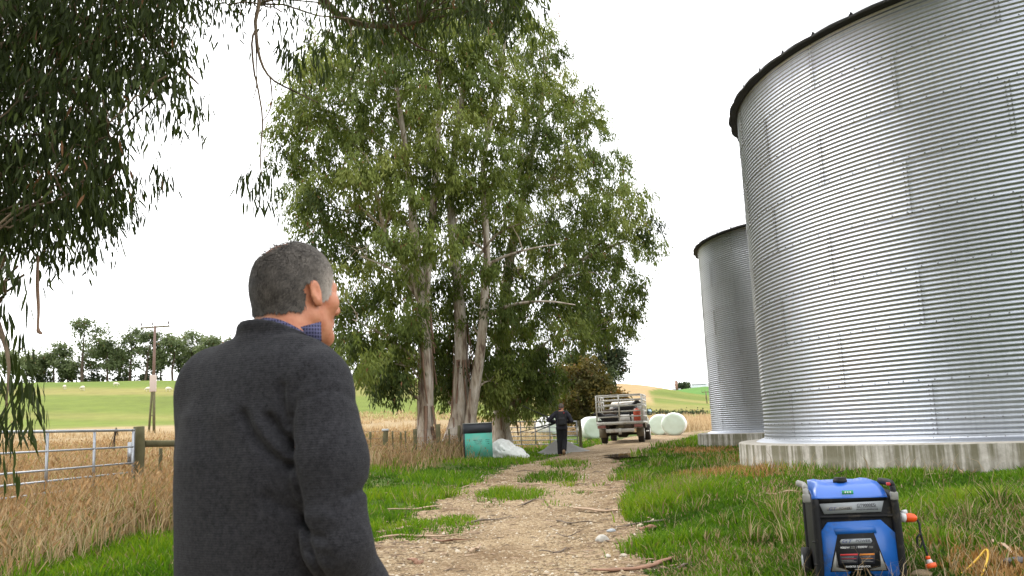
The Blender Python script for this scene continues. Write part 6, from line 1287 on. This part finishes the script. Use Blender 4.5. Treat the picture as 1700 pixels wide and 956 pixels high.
P, F = surface_nets(heap, (-.85, -.6, -.1), (.85, .7, .75), .030); o = obj('plastic_heap', P + [hp0[0], 29.8, hzp], F, M_FILM, None, False, label='crumpled heap of white plastic wrap beside the bin', category='plastic heap')
for k, (px, py, s_, lb) in enumerate(((866, 739, .16, 'small white plastic scrap at the foot of the plastic heap'), (898, 737.5, .11, 'white plastic scrap on the grass left of the walking person'), (948, 736.5, .10, 'white plastic scrap on the grass right of the walking person'), (862, 743, .10, 'tiny white plastic scrap nearest the track below the heap'))):
    c = ground_at(px, py); P, F = surface_nets(lambda p: s_ell(p, (0, 0, .02), (s_, s_ * .7, s_ * .45)) + .08 * (fbm(p[:, 0] * 14 + k, p[:, 1] * 14, p[:, 2] * 14, 2) - .5), (-.3, -.25, -.1), (.3, .25, .22), .025); obj('plastic_scrap', P + c, F, M_FILM, None, False, label=lb, category='plastic scrap', group='scraps of white plastic')
gh_ = at(937, 733, 33.2); gg = gz(gh_[0], 33.2)
P, F = surface_nets(lambda p: smax((p[:, 2] - .50 * np.exp(-((p[:, 0] + .2) / .55) ** 2 - (p[:, 1] / .5) ** 2) - .12 * np.exp(-((p[:, 0] - .5) / .45) ** 2 - (p[:, 1] / .4) ** 2)) * .6 + .03 * (fbm(p[:, 0] * 6, p[:, 1] * 6, p[:, 2] * 6, 3) - .5), -.06 - p[:, 2], .01), (-1.3, -1.0, -.1), (1.35, 1.0, .62), .05)
obj('gravel_heap', P + [gh_[0], 33.2, gg - .02], F, plain('grey_gravel', (.23, .225, .21), .95, 0, .35, 30, .6, 60), None, True, label='low grey gravel heap behind the walking person', category='gravel heap')
def bale(label, px, Y, r, L, yaw, seed, dz=0):
    def f(p):
        q = np.hypot(p[:, 0], (p[:, 2] - r * .94) * 1.06); d = np.stack([q - r, np.abs(p[:, 1]) - L / 2], 1) + .14
        d = np.minimum(d.max(1), 0) + np.linalg.norm(np.maximum(d, 0), axis=1) - .14; n = fbm(p[:, 0] * 3 + seed, p[:, 1] * 6, p[:, 2] * 3, 3); d = d + .05 * (n - .5); return smax(d, -p[:, 2], .05)
    P, F = surface_nets(f, (-r - .1, -L / 2 - .1, -.04), (r + .1, L / 2 + .1, 2 * r + .1), .045); x = at(px, 700, Y)[0]
    b_ = thing('wrapped_bale', label, 'bale', (x, Y, gz(x, Y) + dz), yaw, 'wrapped silage bales')
    cy_ = P[F].mean(1)[:, 1]; e1, e2 = cy_ > L / 2 - .055, cy_ < -L / 2 + .055
    for nm, sel, m_ in (('side_wrap', ~(e1 | e2), M_FILM), ('end_wrap', e1, M_GFILM), ('end_wrap', e2, M_GFILM)):
        u, inv = np.unique(F[sel], return_inverse=True); obj(nm, P[u], inv.reshape(-1, 4), m_, b_, True)
bale('pale green wrapped bale between the walking person and the truck', 982, 49, .64, 1.3, math.radians(12), 1)
bale('white wrapped bale with green end facing the track, right of the truck', 1119, 50, .66, 1.35, math.radians(-14), 2)
bale('white wrapped bale tucked behind another, just right of the truck', 1097, 53, .64, 1.35, math.radians(-18), 3)
bale('pale wrapped bale seen through the far gate', 911, 58, .62, 1.3, math.radians(40), 4, .1)

# ================================================================== the farm truck
UY = 37.6; U0 = np.array([at(1031, 735, UY)[0], UY, 0]); U0[2] = gz(U0[0], UY) + .02; UT = thing('farm_truck', 'dusty flat-deck farm truck with slatted stock cage parked on the track', 'truck', U0, math.radians(-12.5))
M_DUST = plain('dusty_alloy', (.62, .60, .56), .55, .15, .12, 5, 0, 1, .4, 0, (.36, .29, .20), .3); M_PAINT = plain('dusty_silver_paint', (.30, .30, .29), .4, .3, .1, 4, 0, 1, .5, .2, (.24, .18, .11), .6); M_MUD = plain('muddy_black', (.060, .045, .032), .85, 0, .4, 6); M_TYRE = plain('dusty_tyre', (.045, .038, .030), .95, 0, .35, 9); M_GLASS = plain('dark_glass', (.02, .025, .028), .08, 0, .1, 3, 0, 1, .6); M_TAIL = plain('dusty_tail_light', (.30, .12, .10), .5, 0, .2, 14)
deck = MB().box((-.96, 0, .80), (.96, 2.45, .885)).build('deck', M_DUST, UT); MB().box((-.965, -.035, .775), (.965, -.002, .90)).build('rear_rail', M_DUST, deck); MB().box((-.55, .10, .62), (-.45, 4.7, .80)).box((.45, .10, .62), (.55, 4.7, .80)).build('chassis', M_MUD, UT)
cage = MB()
for x in (-.94, -.0, .94): MB().box((x - .028, -.005, .89), (x + .028, .045, 2.0)).build('cage_post', M_DUST, UT)
for x in (-.93, .93):
    for y in (.8, 1.6, 2.38): MB().box((x - .022, y - .022, .89), (x + .022, y + .022, 2.0)).build('cage_post', M_DUST, UT)
for z in (1.10, 1.32, 1.54, 1.76, 1.975):
    h_ = .026; MB().box((-.91, .0, z - h_), (-.03, .03, z + h_)).build('cage_slat', M_DUST, UT); MB().box((.03, .0, z - h_), (.91, .03, z + h_)).build('cage_slat', M_DUST, UT)
    for x in (-.945, .945): MB().box((x - .012, .05, z - h_), (x + .012, 2.36, z + h_)).build('cage_slat', M_DUST, UT)
for y in (.04, 1.2, 2.38): MB().box((-.92, y - .02, 1.985), (.92, y + .02, 2.015)).build('cage_top_bar', M_DUST, UT)
hbd = MB(); hbd.box((-.92, 2.42, .89), (.92, 2.46, 1.20)); hbd.build('headboard', M_DUST, UT)
for z in (1.42, 1.64, 1.86): MB().box((-.92, 2.42, z - .025), (.92, 2.45, z + .025)).build('cage_slat', M_DUST, UT)
# cab: lofted shell with windows
cs = [(2.55, .80, .62, 1.05, .80), (2.58, .80, .60, 1.72, .62), (3.3, .80, .60, 1.80, .62), (3.85, .80, .60, 1.74, .60), (4.25, .80, .60, 1.16, .76), (5.15, .80, .60, 1.02, .72), (5.35, .78, .55, .80, .70)]
V = []
for y, hw1, zb1, zt1, hw2 in cs: V += [(-hw1, y, zb1), (-hw1 - .02, y, min(1.08, zt1 - .04)), (-hw2, y, zt1), (hw2, y, zt1), (hw1 + .02, y, min(1.08, zt1 - .04)), (hw1, y, zb1)]
F = [[k * 6 + j, k * 6 + (j + 1) % 6, k * 6 + 6 + (j + 1) % 6, k * 6 + 6 + j] for k in range(6) for j in range(6)] + [[0, 5, 4, 1], [1, 4, 3, 2], [36, 37, 40, 41], [37, 38, 39, 40]]
cab = obj('cab', V, np.array(F)[:, ::-1], M_PAINT, UT)
plate('rear_window', [(-.58, 1.14), (.58, 1.14), (.52, 1.62), (-.52, 1.62)], 2.535, .015, M_GLASS, cab)
for s in (-1, 1):
    sw = obj('side_window', [(s * .80, 2.72, 1.14), (s * .80, 3.95, 1.14), (s * .65, 3.72, 1.64), (s * .65, 2.74, 1.66)], np.array([[0, 1, 2, 3]]), M_GLASS, cab)
    mr1 = MB().rbox((s * .97 - .11, 3.78, 1.14), (s * .97 + .11, 3.84, 1.42), .03).build('mirror', M_GBLK, UT, True); MB().box((s * .97 - .09, 3.772, 1.17), (s * .97 + .09, 3.779, 1.39)).build('mirror_glass', plain('mirror_glass', (.42, .55, .58), .1, .8), mr1); MB().tube([(s * .82, 3.85, 1.2), (s * .97, 3.82, 1.25)], .015, 6).build('mirror_arm', M_GBLK, mr1)
    tl = MB().rbox((s * .76 - .17, -.06, .645), (s * .76 + .17, -.0, .765), .012).build('tail_light', M_TAIL, UT); MB().box((s * .76 - .19, -.052, .63), (s * .76 + .19, -.004, .642)).build('light_bracket', M_DUST, tl)
    gv = []
    for t in np.linspace(-.25, math.pi + .25, 15): gv += [(s * .62, .98 + .45 * math.cos(t), .40 + .45 * math.sin(t)), (s * .94, .98 + .45 * math.cos(t), .40 + .45 * math.sin(t))]
    obj('mudguard', gv, np.array([[2 * k, 2 * k + 1, 2 * k + 3, 2 * k + 2] for k in range(14)]), M_MUD, UT); MB().box((s * .79 - .15, .50, .26), (s * .79 + .15, .512, .62)).build('mud_flap', plain('dusty_flap', (.20, .165, .115), .9, 0, .3, 5), UT)
    for y in (.98, 4.35):
        w_ = MB(); x = s * .78; w_.tube([(x - .125, y, .375), (x - .115, y, .375), (x - .06, y, .375), (x + .06, y, .375), (x + .115, y, .375), (x + .125, y, .375)], [.30, .355, .375, .375, .355, .30], 28); wh_ = w_.build('wheel', M_TYRE, UT, False); MB().tube([(x + s * .118, y, .375), (x + s * .130, y, .375)], [.21, .20], 20).build('rim', M_DUST, wh_)
    MB().box((s * .80 - .03, 2.6, .42), (s * .80 + .09, 3.9, .47)).build('side_step', M_DUST, UT)
MB().rbox((-.58, -.10, .46), (.58, -.03, .60), .015).build('bumper', M_DUST, UT); MB().box((-.05, -.16, .38), (.05, -.02, .62)).tube([(0, -.13, .52), (0, -.13, .60)], .025, 10).build('tow_hitch', M_DUST, UT); MB().tube([(-.72, .98, .38), (-.25, .98, .38), (-.16, .98, .38), (.16, .98, .38), (.25, .98, .38), (.72, .98, .38)], [.05, .05, .15, .15, .05, .05], 10).build('axle', M_MUD, UT, True); MB().tube([(.35, .15, .48), (.35, 1.6, .48)], .06, 8).build('exhaust', M_MUD, UT); MB().box((-.42, .3, .42), (.1, 2.2, .62)).build('fuel_tank', M_MUD, UT); MB().rbox((.16, -.075, .63), (.50, -.04, .74), .004).build('number_plate', M_MUD, UT)
M_DRUM = plain('orange_drum', (.50, .085, .04), .6, 0, .2)
ul = lambda x, y, z: tuple(np.array(UT.matrix_basis @ Vector((x, y, z))))
dr = thing('plastic_drum', 'orange plastic drum standing in the corner of the truck deck', 'drum', ul(.70, .38, .885), UT.rotation_euler[2]); MB().tube([(0, 0, 0), (0, 0, .03), (0, 0, .42), (0, 0, .49), (0, 0, .51)], [.13, .15, .15, .11, .05], 18).build('drum_body', M_DRUM, dr, True); MB().tube([(0, 0, .51), (0, 0, .55)], [.045, .045], 12).build('drum_cap', M_DRUM, dr)
def dog(label, x, y, yaw, mat, pose, sz=1.0):
    def f(p):
        if pose == 'stand':
            d = smin(s_cap(p, (0, -.24, .50), (0, .22, .52), .105, .125), s_ell(p, (0, .18, .49), (.11, .15, .15)), .06); d = smin(d, s_cap(p, (0, .30, .58), (0, .42, .70), .085, .07), .05); hx, hz1 = .50, .74
            for sx in (-.07, .07):
                d = smin(d, s_chain(p, [np.array([sx, .22, .46]), np.array([sx, .20, .25]), np.array([sx, .22, .03])], [.055, .035, .028], .02), .03); d = smin(d, s_chain(p, [np.array([sx, -.24, .48]), np.array([sx, -.17, .32]), np.array([sx, -.30, .19]), np.array([sx, -.27, .03])], [.075, .05, .032, .028], .02), .03)
            d = smin(d, s_chain(p, [np.array([0, -.32, .52]), np.array([0, -.46, .44]), np.array([0, -.52, .30])], [.03, .025, .015], .02), .03)
        else:
            d = smin(s_ell(p, (0, -.05, .15), (.15, .34, .15)), s_cap(p, (0, .22, .22), (0, .34, .32), .09, .075), .06); hx, hz1 = .41, .34
            for sx in (-.10, .10): d = smin(d, s_cap(p, (sx, .15, .06), (sx, .42, .03), .04, .028), .03); d = smin(d, s_ell(p, (sx * 1.3, -.22, .11), (.07, .14, .11)), .04)
        d = smin(d, s_ell(p, (0, hx - .02, hz1), (.072, .085, .075)), .03); d = smin(d, s_cap(p, (0, hx + .04, hz1 - .025), (0, hx + .13, hz1 - .04), .042, .030), .02)
        for sx in (-.05, .05): d = smin(d, s_cap(p, (sx, hx - .05, hz1 + .05), (sx * 1.5, hx - .04, hz1 + .11), .028, .010), .015)
        return d
    P, F = surface_nets(lambda p: f(p / sz) * sz, np.array((-.28, -.62, -.02)) * sz, np.array((.28, .66, .92)) * sz, .024 * sz); obj('farm_dog', rotz(P, UT.rotation_euler[2] + yaw) + np.array(ul(x, y, .887)), F, mat, None, True, label=label, category='dog', group='farm dogs on the truck deck')
M_DOGB = plain('black_coat', (.010, .009, .009), .7, 0, .4, 14); M_DOGT = plain('tan_black_coat', (.05, .03, .018), .8, 0, .7, 7)
dog('black farm dog standing side-on in the truck cage, head beside the orange drum', .18, .55, math.radians(-82), M_DOGB, 'stand', 1.1); dog('black farm dog lying on the truck deck behind the slats', -.50, .35, math.radians(95), M_DOGB, 'lie', 1.15); dog('dark tan farm dog standing at the left of the truck deck', -.55, 1.35, math.radians(-70), M_DOGT, 'stand', .9)

# ================================================================== far away: sheep, farmstead, hedge line
M_FLEECE = plain('fleece', (.62, .58, .48), .95, 0, .12, 6); M_SHEEPF = plain('sheep_face', (.40, .36, .30), .9)
def shp(p):
    p = p / .85
    d = smin(s_ell(p, (0, 0, .62), (.26, .48, .26)), s_cap(p, (0, .40, .62), (0, .60, .50), .10, .08), .08); d = smin(d, s_cap(p, (0, .60, .48), (0, .74, .38), .075, .05), .04)
    for sx in (-.13, .13):
        for y in (-.30, .28): d = smin(d, s_cap(p, (sx, y, .5), (sx, y, .03), .06, .04), .04)
    return d
P, F = surface_nets(shp, (-.34, -.56, -.02), (.34, .84, .94), .06); ME_SHEEP = mesh_from('sheep', P, F, M_FLEECE, True)
for px, py, yw, lb in ((137, 648, 1.2, 'sheep below the tallest crest tree'), (192, 641.5, -1.4, 'sheep on the crest left of the power pole'), (246, 650, 1.5, 'sheep half hidden by the power pole'), (279, 650, -1.3, 'sheep just right of the power pole'), (107, 646.5, .8, 'sheep on the crest nearest the left edge')):
    c = ground_at(px, py, 260); link('sheep', ME_SHEEP, None, tuple(c - [0, 0, .05]), label='white grazing ' + lb, category='sheep', group='sheep on the left hill').rotation_euler = (0, 0, yw)
fy = 735; M_SHED = plain('white_shed', (.62, .66, .68), .6); M_BRICKT = plain('brown_tower', (.26, .15, .11), .8, 0, .2)
a, b_ = at(1148, 641, fy), at(1169, 640, fy); zg = gz((a[0] + b_[0]) / 2, fy); shd = thing('farm_shed', 'long low white shed on the far green hill', 'building', (0, 0, 0))
zt = at(1158, 637, fy)[2]; MB().box((a[0], fy, zg - 2), (b_[0] + 3, fy + 8, zt)).build('wall', M_SHED, shd); MB().add([(a[0] - .4, fy - .5, zt), (b_[0] + 3.4, fy - .5, zt), (b_[0] + 3.4, fy + 4, zt + 1.6), (a[0] - .4, fy + 4, zt + 1.6), (b_[0] + 3.4, fy + 8.5, zt), (a[0] - .4, fy + 8.5, zt)], np.array([[0, 1, 2, 3], [3, 2, 4, 5]])).build('roof', plain('shed_roof', (.62, .58, .60), .5), shd)
for k in range(7): x = a[0] + 1 + k * 1.6; MB().box((x, fy - .06, zt - 1.2), (x + .8, fy + .02, zt - .4)).build('window', M_GLASS, shd)
t0_ = at(1123, 640, 700); twr = thing('brick_tower', 'small reddish tower on the far hill right of the truck', 'building', (0, 0, 0)); zg = gz(t0_[0], 700); ztp = at(1123, 631, 700)[2]
MB().box((t0_[0] - .9, 699, zg - 1), (t0_[0] + .9, 701, ztp - 1.2)).build('shaft', M_BRICKT, twr); MB().tube([(t0_[0], 700, ztp - 1.2), (t0_[0], 700, ztp - .6), (t0_[0], 700, ztp + .6)], [1.25, .7, .1], 4).build('cap', M_BRICKT, twr); MB().box((t0_[0] - 3.5, 698.5, zg - 1), (t0_[0] - 1.0, 701.5, zg + 1.3)).box((t0_[0] + 1.0, 698.6, zg - 1), (t0_[0] + 3.0, 701.4, zg + 1.1)).build('lean_to', plain('grey_shed', (.4, .4, .4), .7), twr)
for px, hw, tp, lb in ((1129, 5, 636.5, 'dark rounded tree beside the small reddish tower'), (1139, 5, 635.5, 'dark rounded tree left of the long white shed')): crown_tree('hill_tree', lb, px, tp, 643.5, hw, 712, 'trees by the far farmstead', fr, 'bush', DK * 1.3, (1.3, .9), 500, .4)
x, y = np.meshgrid(np.linspace(at(1062, 690, 118)[0], at(1172, 690, 118)[0], 260), [0]); x = x.ravel(); hdg = np.stack([x, 118 + gr.normal(size=260) * .3, gz(x, np.full(260, 118)) + .10], 1)
V, F, C = foliage(hdg, np.full(260, .16) * gr.uniform(.4, 1.2, 260), 2, 5, (.16, .3), (.10, .18), .2, np.full(260, .15), DK, gr, spread=.2); obj('boundary_hedge', V, F, M_LEAF2, None, False, C, label='low dark hedge line crossing the field behind the white bales', category='hedge')

# ================================================================== fallen bark, sticks and stones
def stick(name, label, pts, w, mat, cat, flat=.35, lift=.012, group=None):
    P = []
    for q in pts: c = ground_at(*q); c[2] = gz(c[0], c[1]) + .03 + lift + random.uniform(0, .02); P.append(c)
    n = 14; S = smooth_path(P, n); t = np.linspace(0, 1, n); rr = w * (.35 + .65 * np.sin(np.clip(t * 1.05 + .12, 0, 1) * math.pi) ** .6) * (1 + .18 * np.array([random.uniform(-1, 1) for _ in t])); S[:, 2] += .012 * np.sin(t * 9 + random.random() * 6); S[:, :2] += np.array([[random.uniform(-.02, .02), random.uniform(-.03, .03)] for _ in t]) * w * 20
    v, f = tube(S, rr, 7, True, flat); return obj(name, v, f, mat, None, True, label=label, category=cat, **({'group': group} if group else {}))
M_BK1 = plain('red_brown_bark', (.24, .13, .08), .8, 0, .4, 9, .3, 60); M_BK2 = plain('pale_dry_bark', (.36, .255, .17), .85, 0, .35, 9, .3, 60); M_BK3 = plain('grey_twig', (.13, .10, .075), .9, 0, .4, 12)
for lb, pts, w, m_ in (('long curled red-brown bark strip at the bottom edge of the track', [(985, 957), (1040, 953), (1080, 949), (1112, 936), (1141, 927)], .045, M_BK1), ('long pale bark strip reaching the track beside the man\'s sleeve', [(622, 900), (660, 896), (700, 895), (745, 896), (783, 893)], .042, M_BK2),
    ('bark strip lying just above the long pale one by the sleeve', [(628, 892), (668, 884), (705, 882)], .032, M_BK2), ('straight bark strip on the verge, farther up from the sleeve', [(645, 853), (685, 850), (722, 846), (752, 846)], .034, M_BK2), ('dark split bark strip below the long pale one', [(716, 903), (750, 904), (787, 901)], .03, M_BK1),
    ('broad pale bark piece across the right wheel track', [(955, 849), (990, 853), (1020, 852), (1052, 857)], .045, M_BK2), ('thin bark strip across the right wheel track, above the broad piece', [(960, 820), (1000, 819), (1046, 818)], .026, M_BK2), ('thin wavy strip crossing mid track below the broad bark piece', [(925, 870), (962, 875), (1002, 874)], .022, M_BK3),
    ('thin crooked twig left of the large pale stone', [(925, 896), (952, 896), (976, 882)], .015, M_BK3), ('crooked stick low on the track, nearest the bottom centre', [(894, 925), (928, 922), (946, 916)], .018, M_BK3), ('long stick leaning into the right verge above the stones', [(1020, 884), (1052, 875), (1095, 872), (1120, 864)], .020, M_BK3), ('short thick red bark piece at the right verge', [(1063, 885), (1090, 882)], .040, M_BK1),
    ('short stubby stick alone on the left track', [(782, 923), (801, 911)], .022, M_BK2), ('flat bark strip beside the left grass patches', [(770, 872), (805, 870), (850, 862)], .034, M_BK3), ('curved stick at the edge of the largest grass tuft on the track', [(860, 847), (884, 835), (920, 833)], .020, M_BK3), ('short bark strip at the left verge near the round grass tuft', [(750, 822), (779, 823)], .036, M_BK2),
    ('thin bark strip above the round grass tuft at the left verge', [(765, 814), (800, 810)], .028, M_BK2), ('pale curved stick above the largest grass tuft on the track', [(858, 805), (888, 809), (916, 807)], .03, M_BK2), ('reddish twig on the second grass tuft of the track', [(937, 795), (963, 791)], .022, M_BK1), ('thin strip right of the second grass tuft', [(950, 808), (980, 807)], .022, M_BK3), ('small strip far up the right wheel track', [(985, 786), (1004, 786)], .024, M_BK3),
    ('dark strip far up the left wheel track', [(858, 785), (905, 786)], .024, M_BK3), ('curled tan bark flake in the right verge grass', [(1112, 899), (1122, 905), (1131, 914)], .030, M_BK2), ('thin brown stick in the grass near the bottom edge, right of the track', [(1118, 952), (1162, 943)], .016, M_BK3), ('pale stick lying in the grass left of the generator', [(1272, 826), (1332, 822)], .022, M_BK2),
    ('pale forked stick in the grass under the concrete plinth, right of the generator', [(1537, 796), (1562, 793), (1588, 788), (1602, 792)], .026, M_BK2), ('small curled brown bark at the left bottom of the track', [(680, 936), (692, 940), (704, 939)], .034, M_BK1), ('pale stick half buried in the green verge beside the man', [(612, 824), (652, 825)], .020, M_BK2),
    ('broken grey stick in the bottom right corner', [(1648, 905), (1668, 918), (1692, 936)], .018, M_BK2), ('dry stalk bundle leaning in the tall grass below the gate', [(145, 866), (168, 852), (190, 838)], .03, M_BK2)):
    stick('bark_strip' if w >= .024 else 'fallen_stick', lb, pts, w, m_, 'bark' if w >= .024 else 'stick')
tw_ = [at(1386, 797, 12.6), at(1386, 790, 12.6), at(1390, 785, 12.6), at(1401, 781, 12.6)]; MB().tube(smooth_path(tw_, 12), np.linspace(.018, .006, 12), 6).build('fallen_stick', M_DARKB, None, True, label='dark crooked twig sticking up behind the generator', category='stick')
def stone(label, px, py, wd, hg, col, k):
    c = ground_at(px, py + hg * .4); s_ = c[1] / FPX; rx, rz = wd / 2 * s_, hg * s_ * .75
    P, F = surface_nets(lambda p: smax(s_ell(p, (0, 0, 0), (rx, rx * .8, rz)) + .35 * rz * (fbm(p[:, 0] / rx * 1.7 + k * 5, p[:, 1] / rx * 1.7, p[:, 2] / rx * 1.7, 2) - .5) * 1.5, -rz * .3 - p[:, 2], .004), (-rx * 1.3, -rx * 1.2, -rz), (rx * 1.3, rx * 1.2, rz * 1.4), max(rx, rz) / 7)
    obj('stone', P + c + [0, 0, .03], F, plain('stone_' + 'abcdefghij'[k], col, .85, 0, .25, 20, .3, 60), None, False, label=label, category='stone', group='stones on the track')
for k, q in enumerate((('largest pale grey stone in the right wheel track', 1000, 897, 22, 12, (.42, .40, .36)), ('flat yellowish stone in the right verge grass', 1066, 910, 20, 7, (.42, .34, .20)), ('small white stone below the largest grey stone', 1009, 927, 10, 5, (.6, .56, .48)), ('bluish grey flat stone above the largest grey stone', 1015, 884, 16, 5, (.34, .36, .38)), ('pale cream stone by the long stick at the right verge', 1063, 876, 11, 6, (.55, .47, .35)),
    ('pale stone among sticks at the right track edge', 1085, 868, 9, 6, (.5, .42, .30)), ('rounded brown stone half hidden in grass below the dangling connector', 1532, 957, 34, 10, (.20, .15, .09)), ('grey flat slab in the bottom right corner', 1690, 935, 46, 8, (.075, .07, .072)), ('small pale stone between sticks at the right track edge', 1036, 926, 12, 5, (.5, .44, .36)))): stone(*q, k)
x, y, r = scatter(5200, 6.6, 26, 1.5, -14, 16); edge_ = np.minimum(np.abs(x - np.interp(y, _tl[:, 1], _tl[:, 0])), np.abs(x - np.interp(y, _tr[:, 1], _tr[:, 0]))); k = (gr.random(5200) < np.exp(-edge_ / .5) * .9 + .10) & (on_track(x, y) | (edge_ < .5)); x, y, r = x[k], y[k], r[k]; N = len(x)
a = gr.normal(size=N) * .7; L = gr.uniform(.04, .20, N); dvec = np.stack([np.cos(a), np.sin(a), 0 * a], 1); P0_ = np.stack([x, y, gz(x, y) + .036], 1); sd = np.stack([-np.sin(a), np.cos(a), 0 * a], 1) * (gr.uniform(.003, .008, N) + .0002 * r)[:, None]
V = np.stack([P0_ - sd, P0_ + sd, P0_ + dvec * L[:, None] + sd * .6, P0_ + dvec * L[:, None] - sd * .6, P0_ + dvec * L[:, None] * .5 + [0, 0, .010]], 1).reshape(-1, 3); b0 = (np.arange(N) * 5)[:, None]
obj('twig_litter', V, np.concatenate([b0 + [[0, 1, 4]], b0 + [[1, 2, 4]], b0 + [[2, 3, 4]], b0 + [[3, 0, 4]]]), M_STONE, None, False, np.repeat(ramp(gr.random(N), np.array([[.06, .045, .035], [.14, .09, .06], [.26, .18, .12], [.38, .28, .19]])), 5, 0), kind='stuff', label='small twigs, leaves and bark litter along the track edges', category='litter')
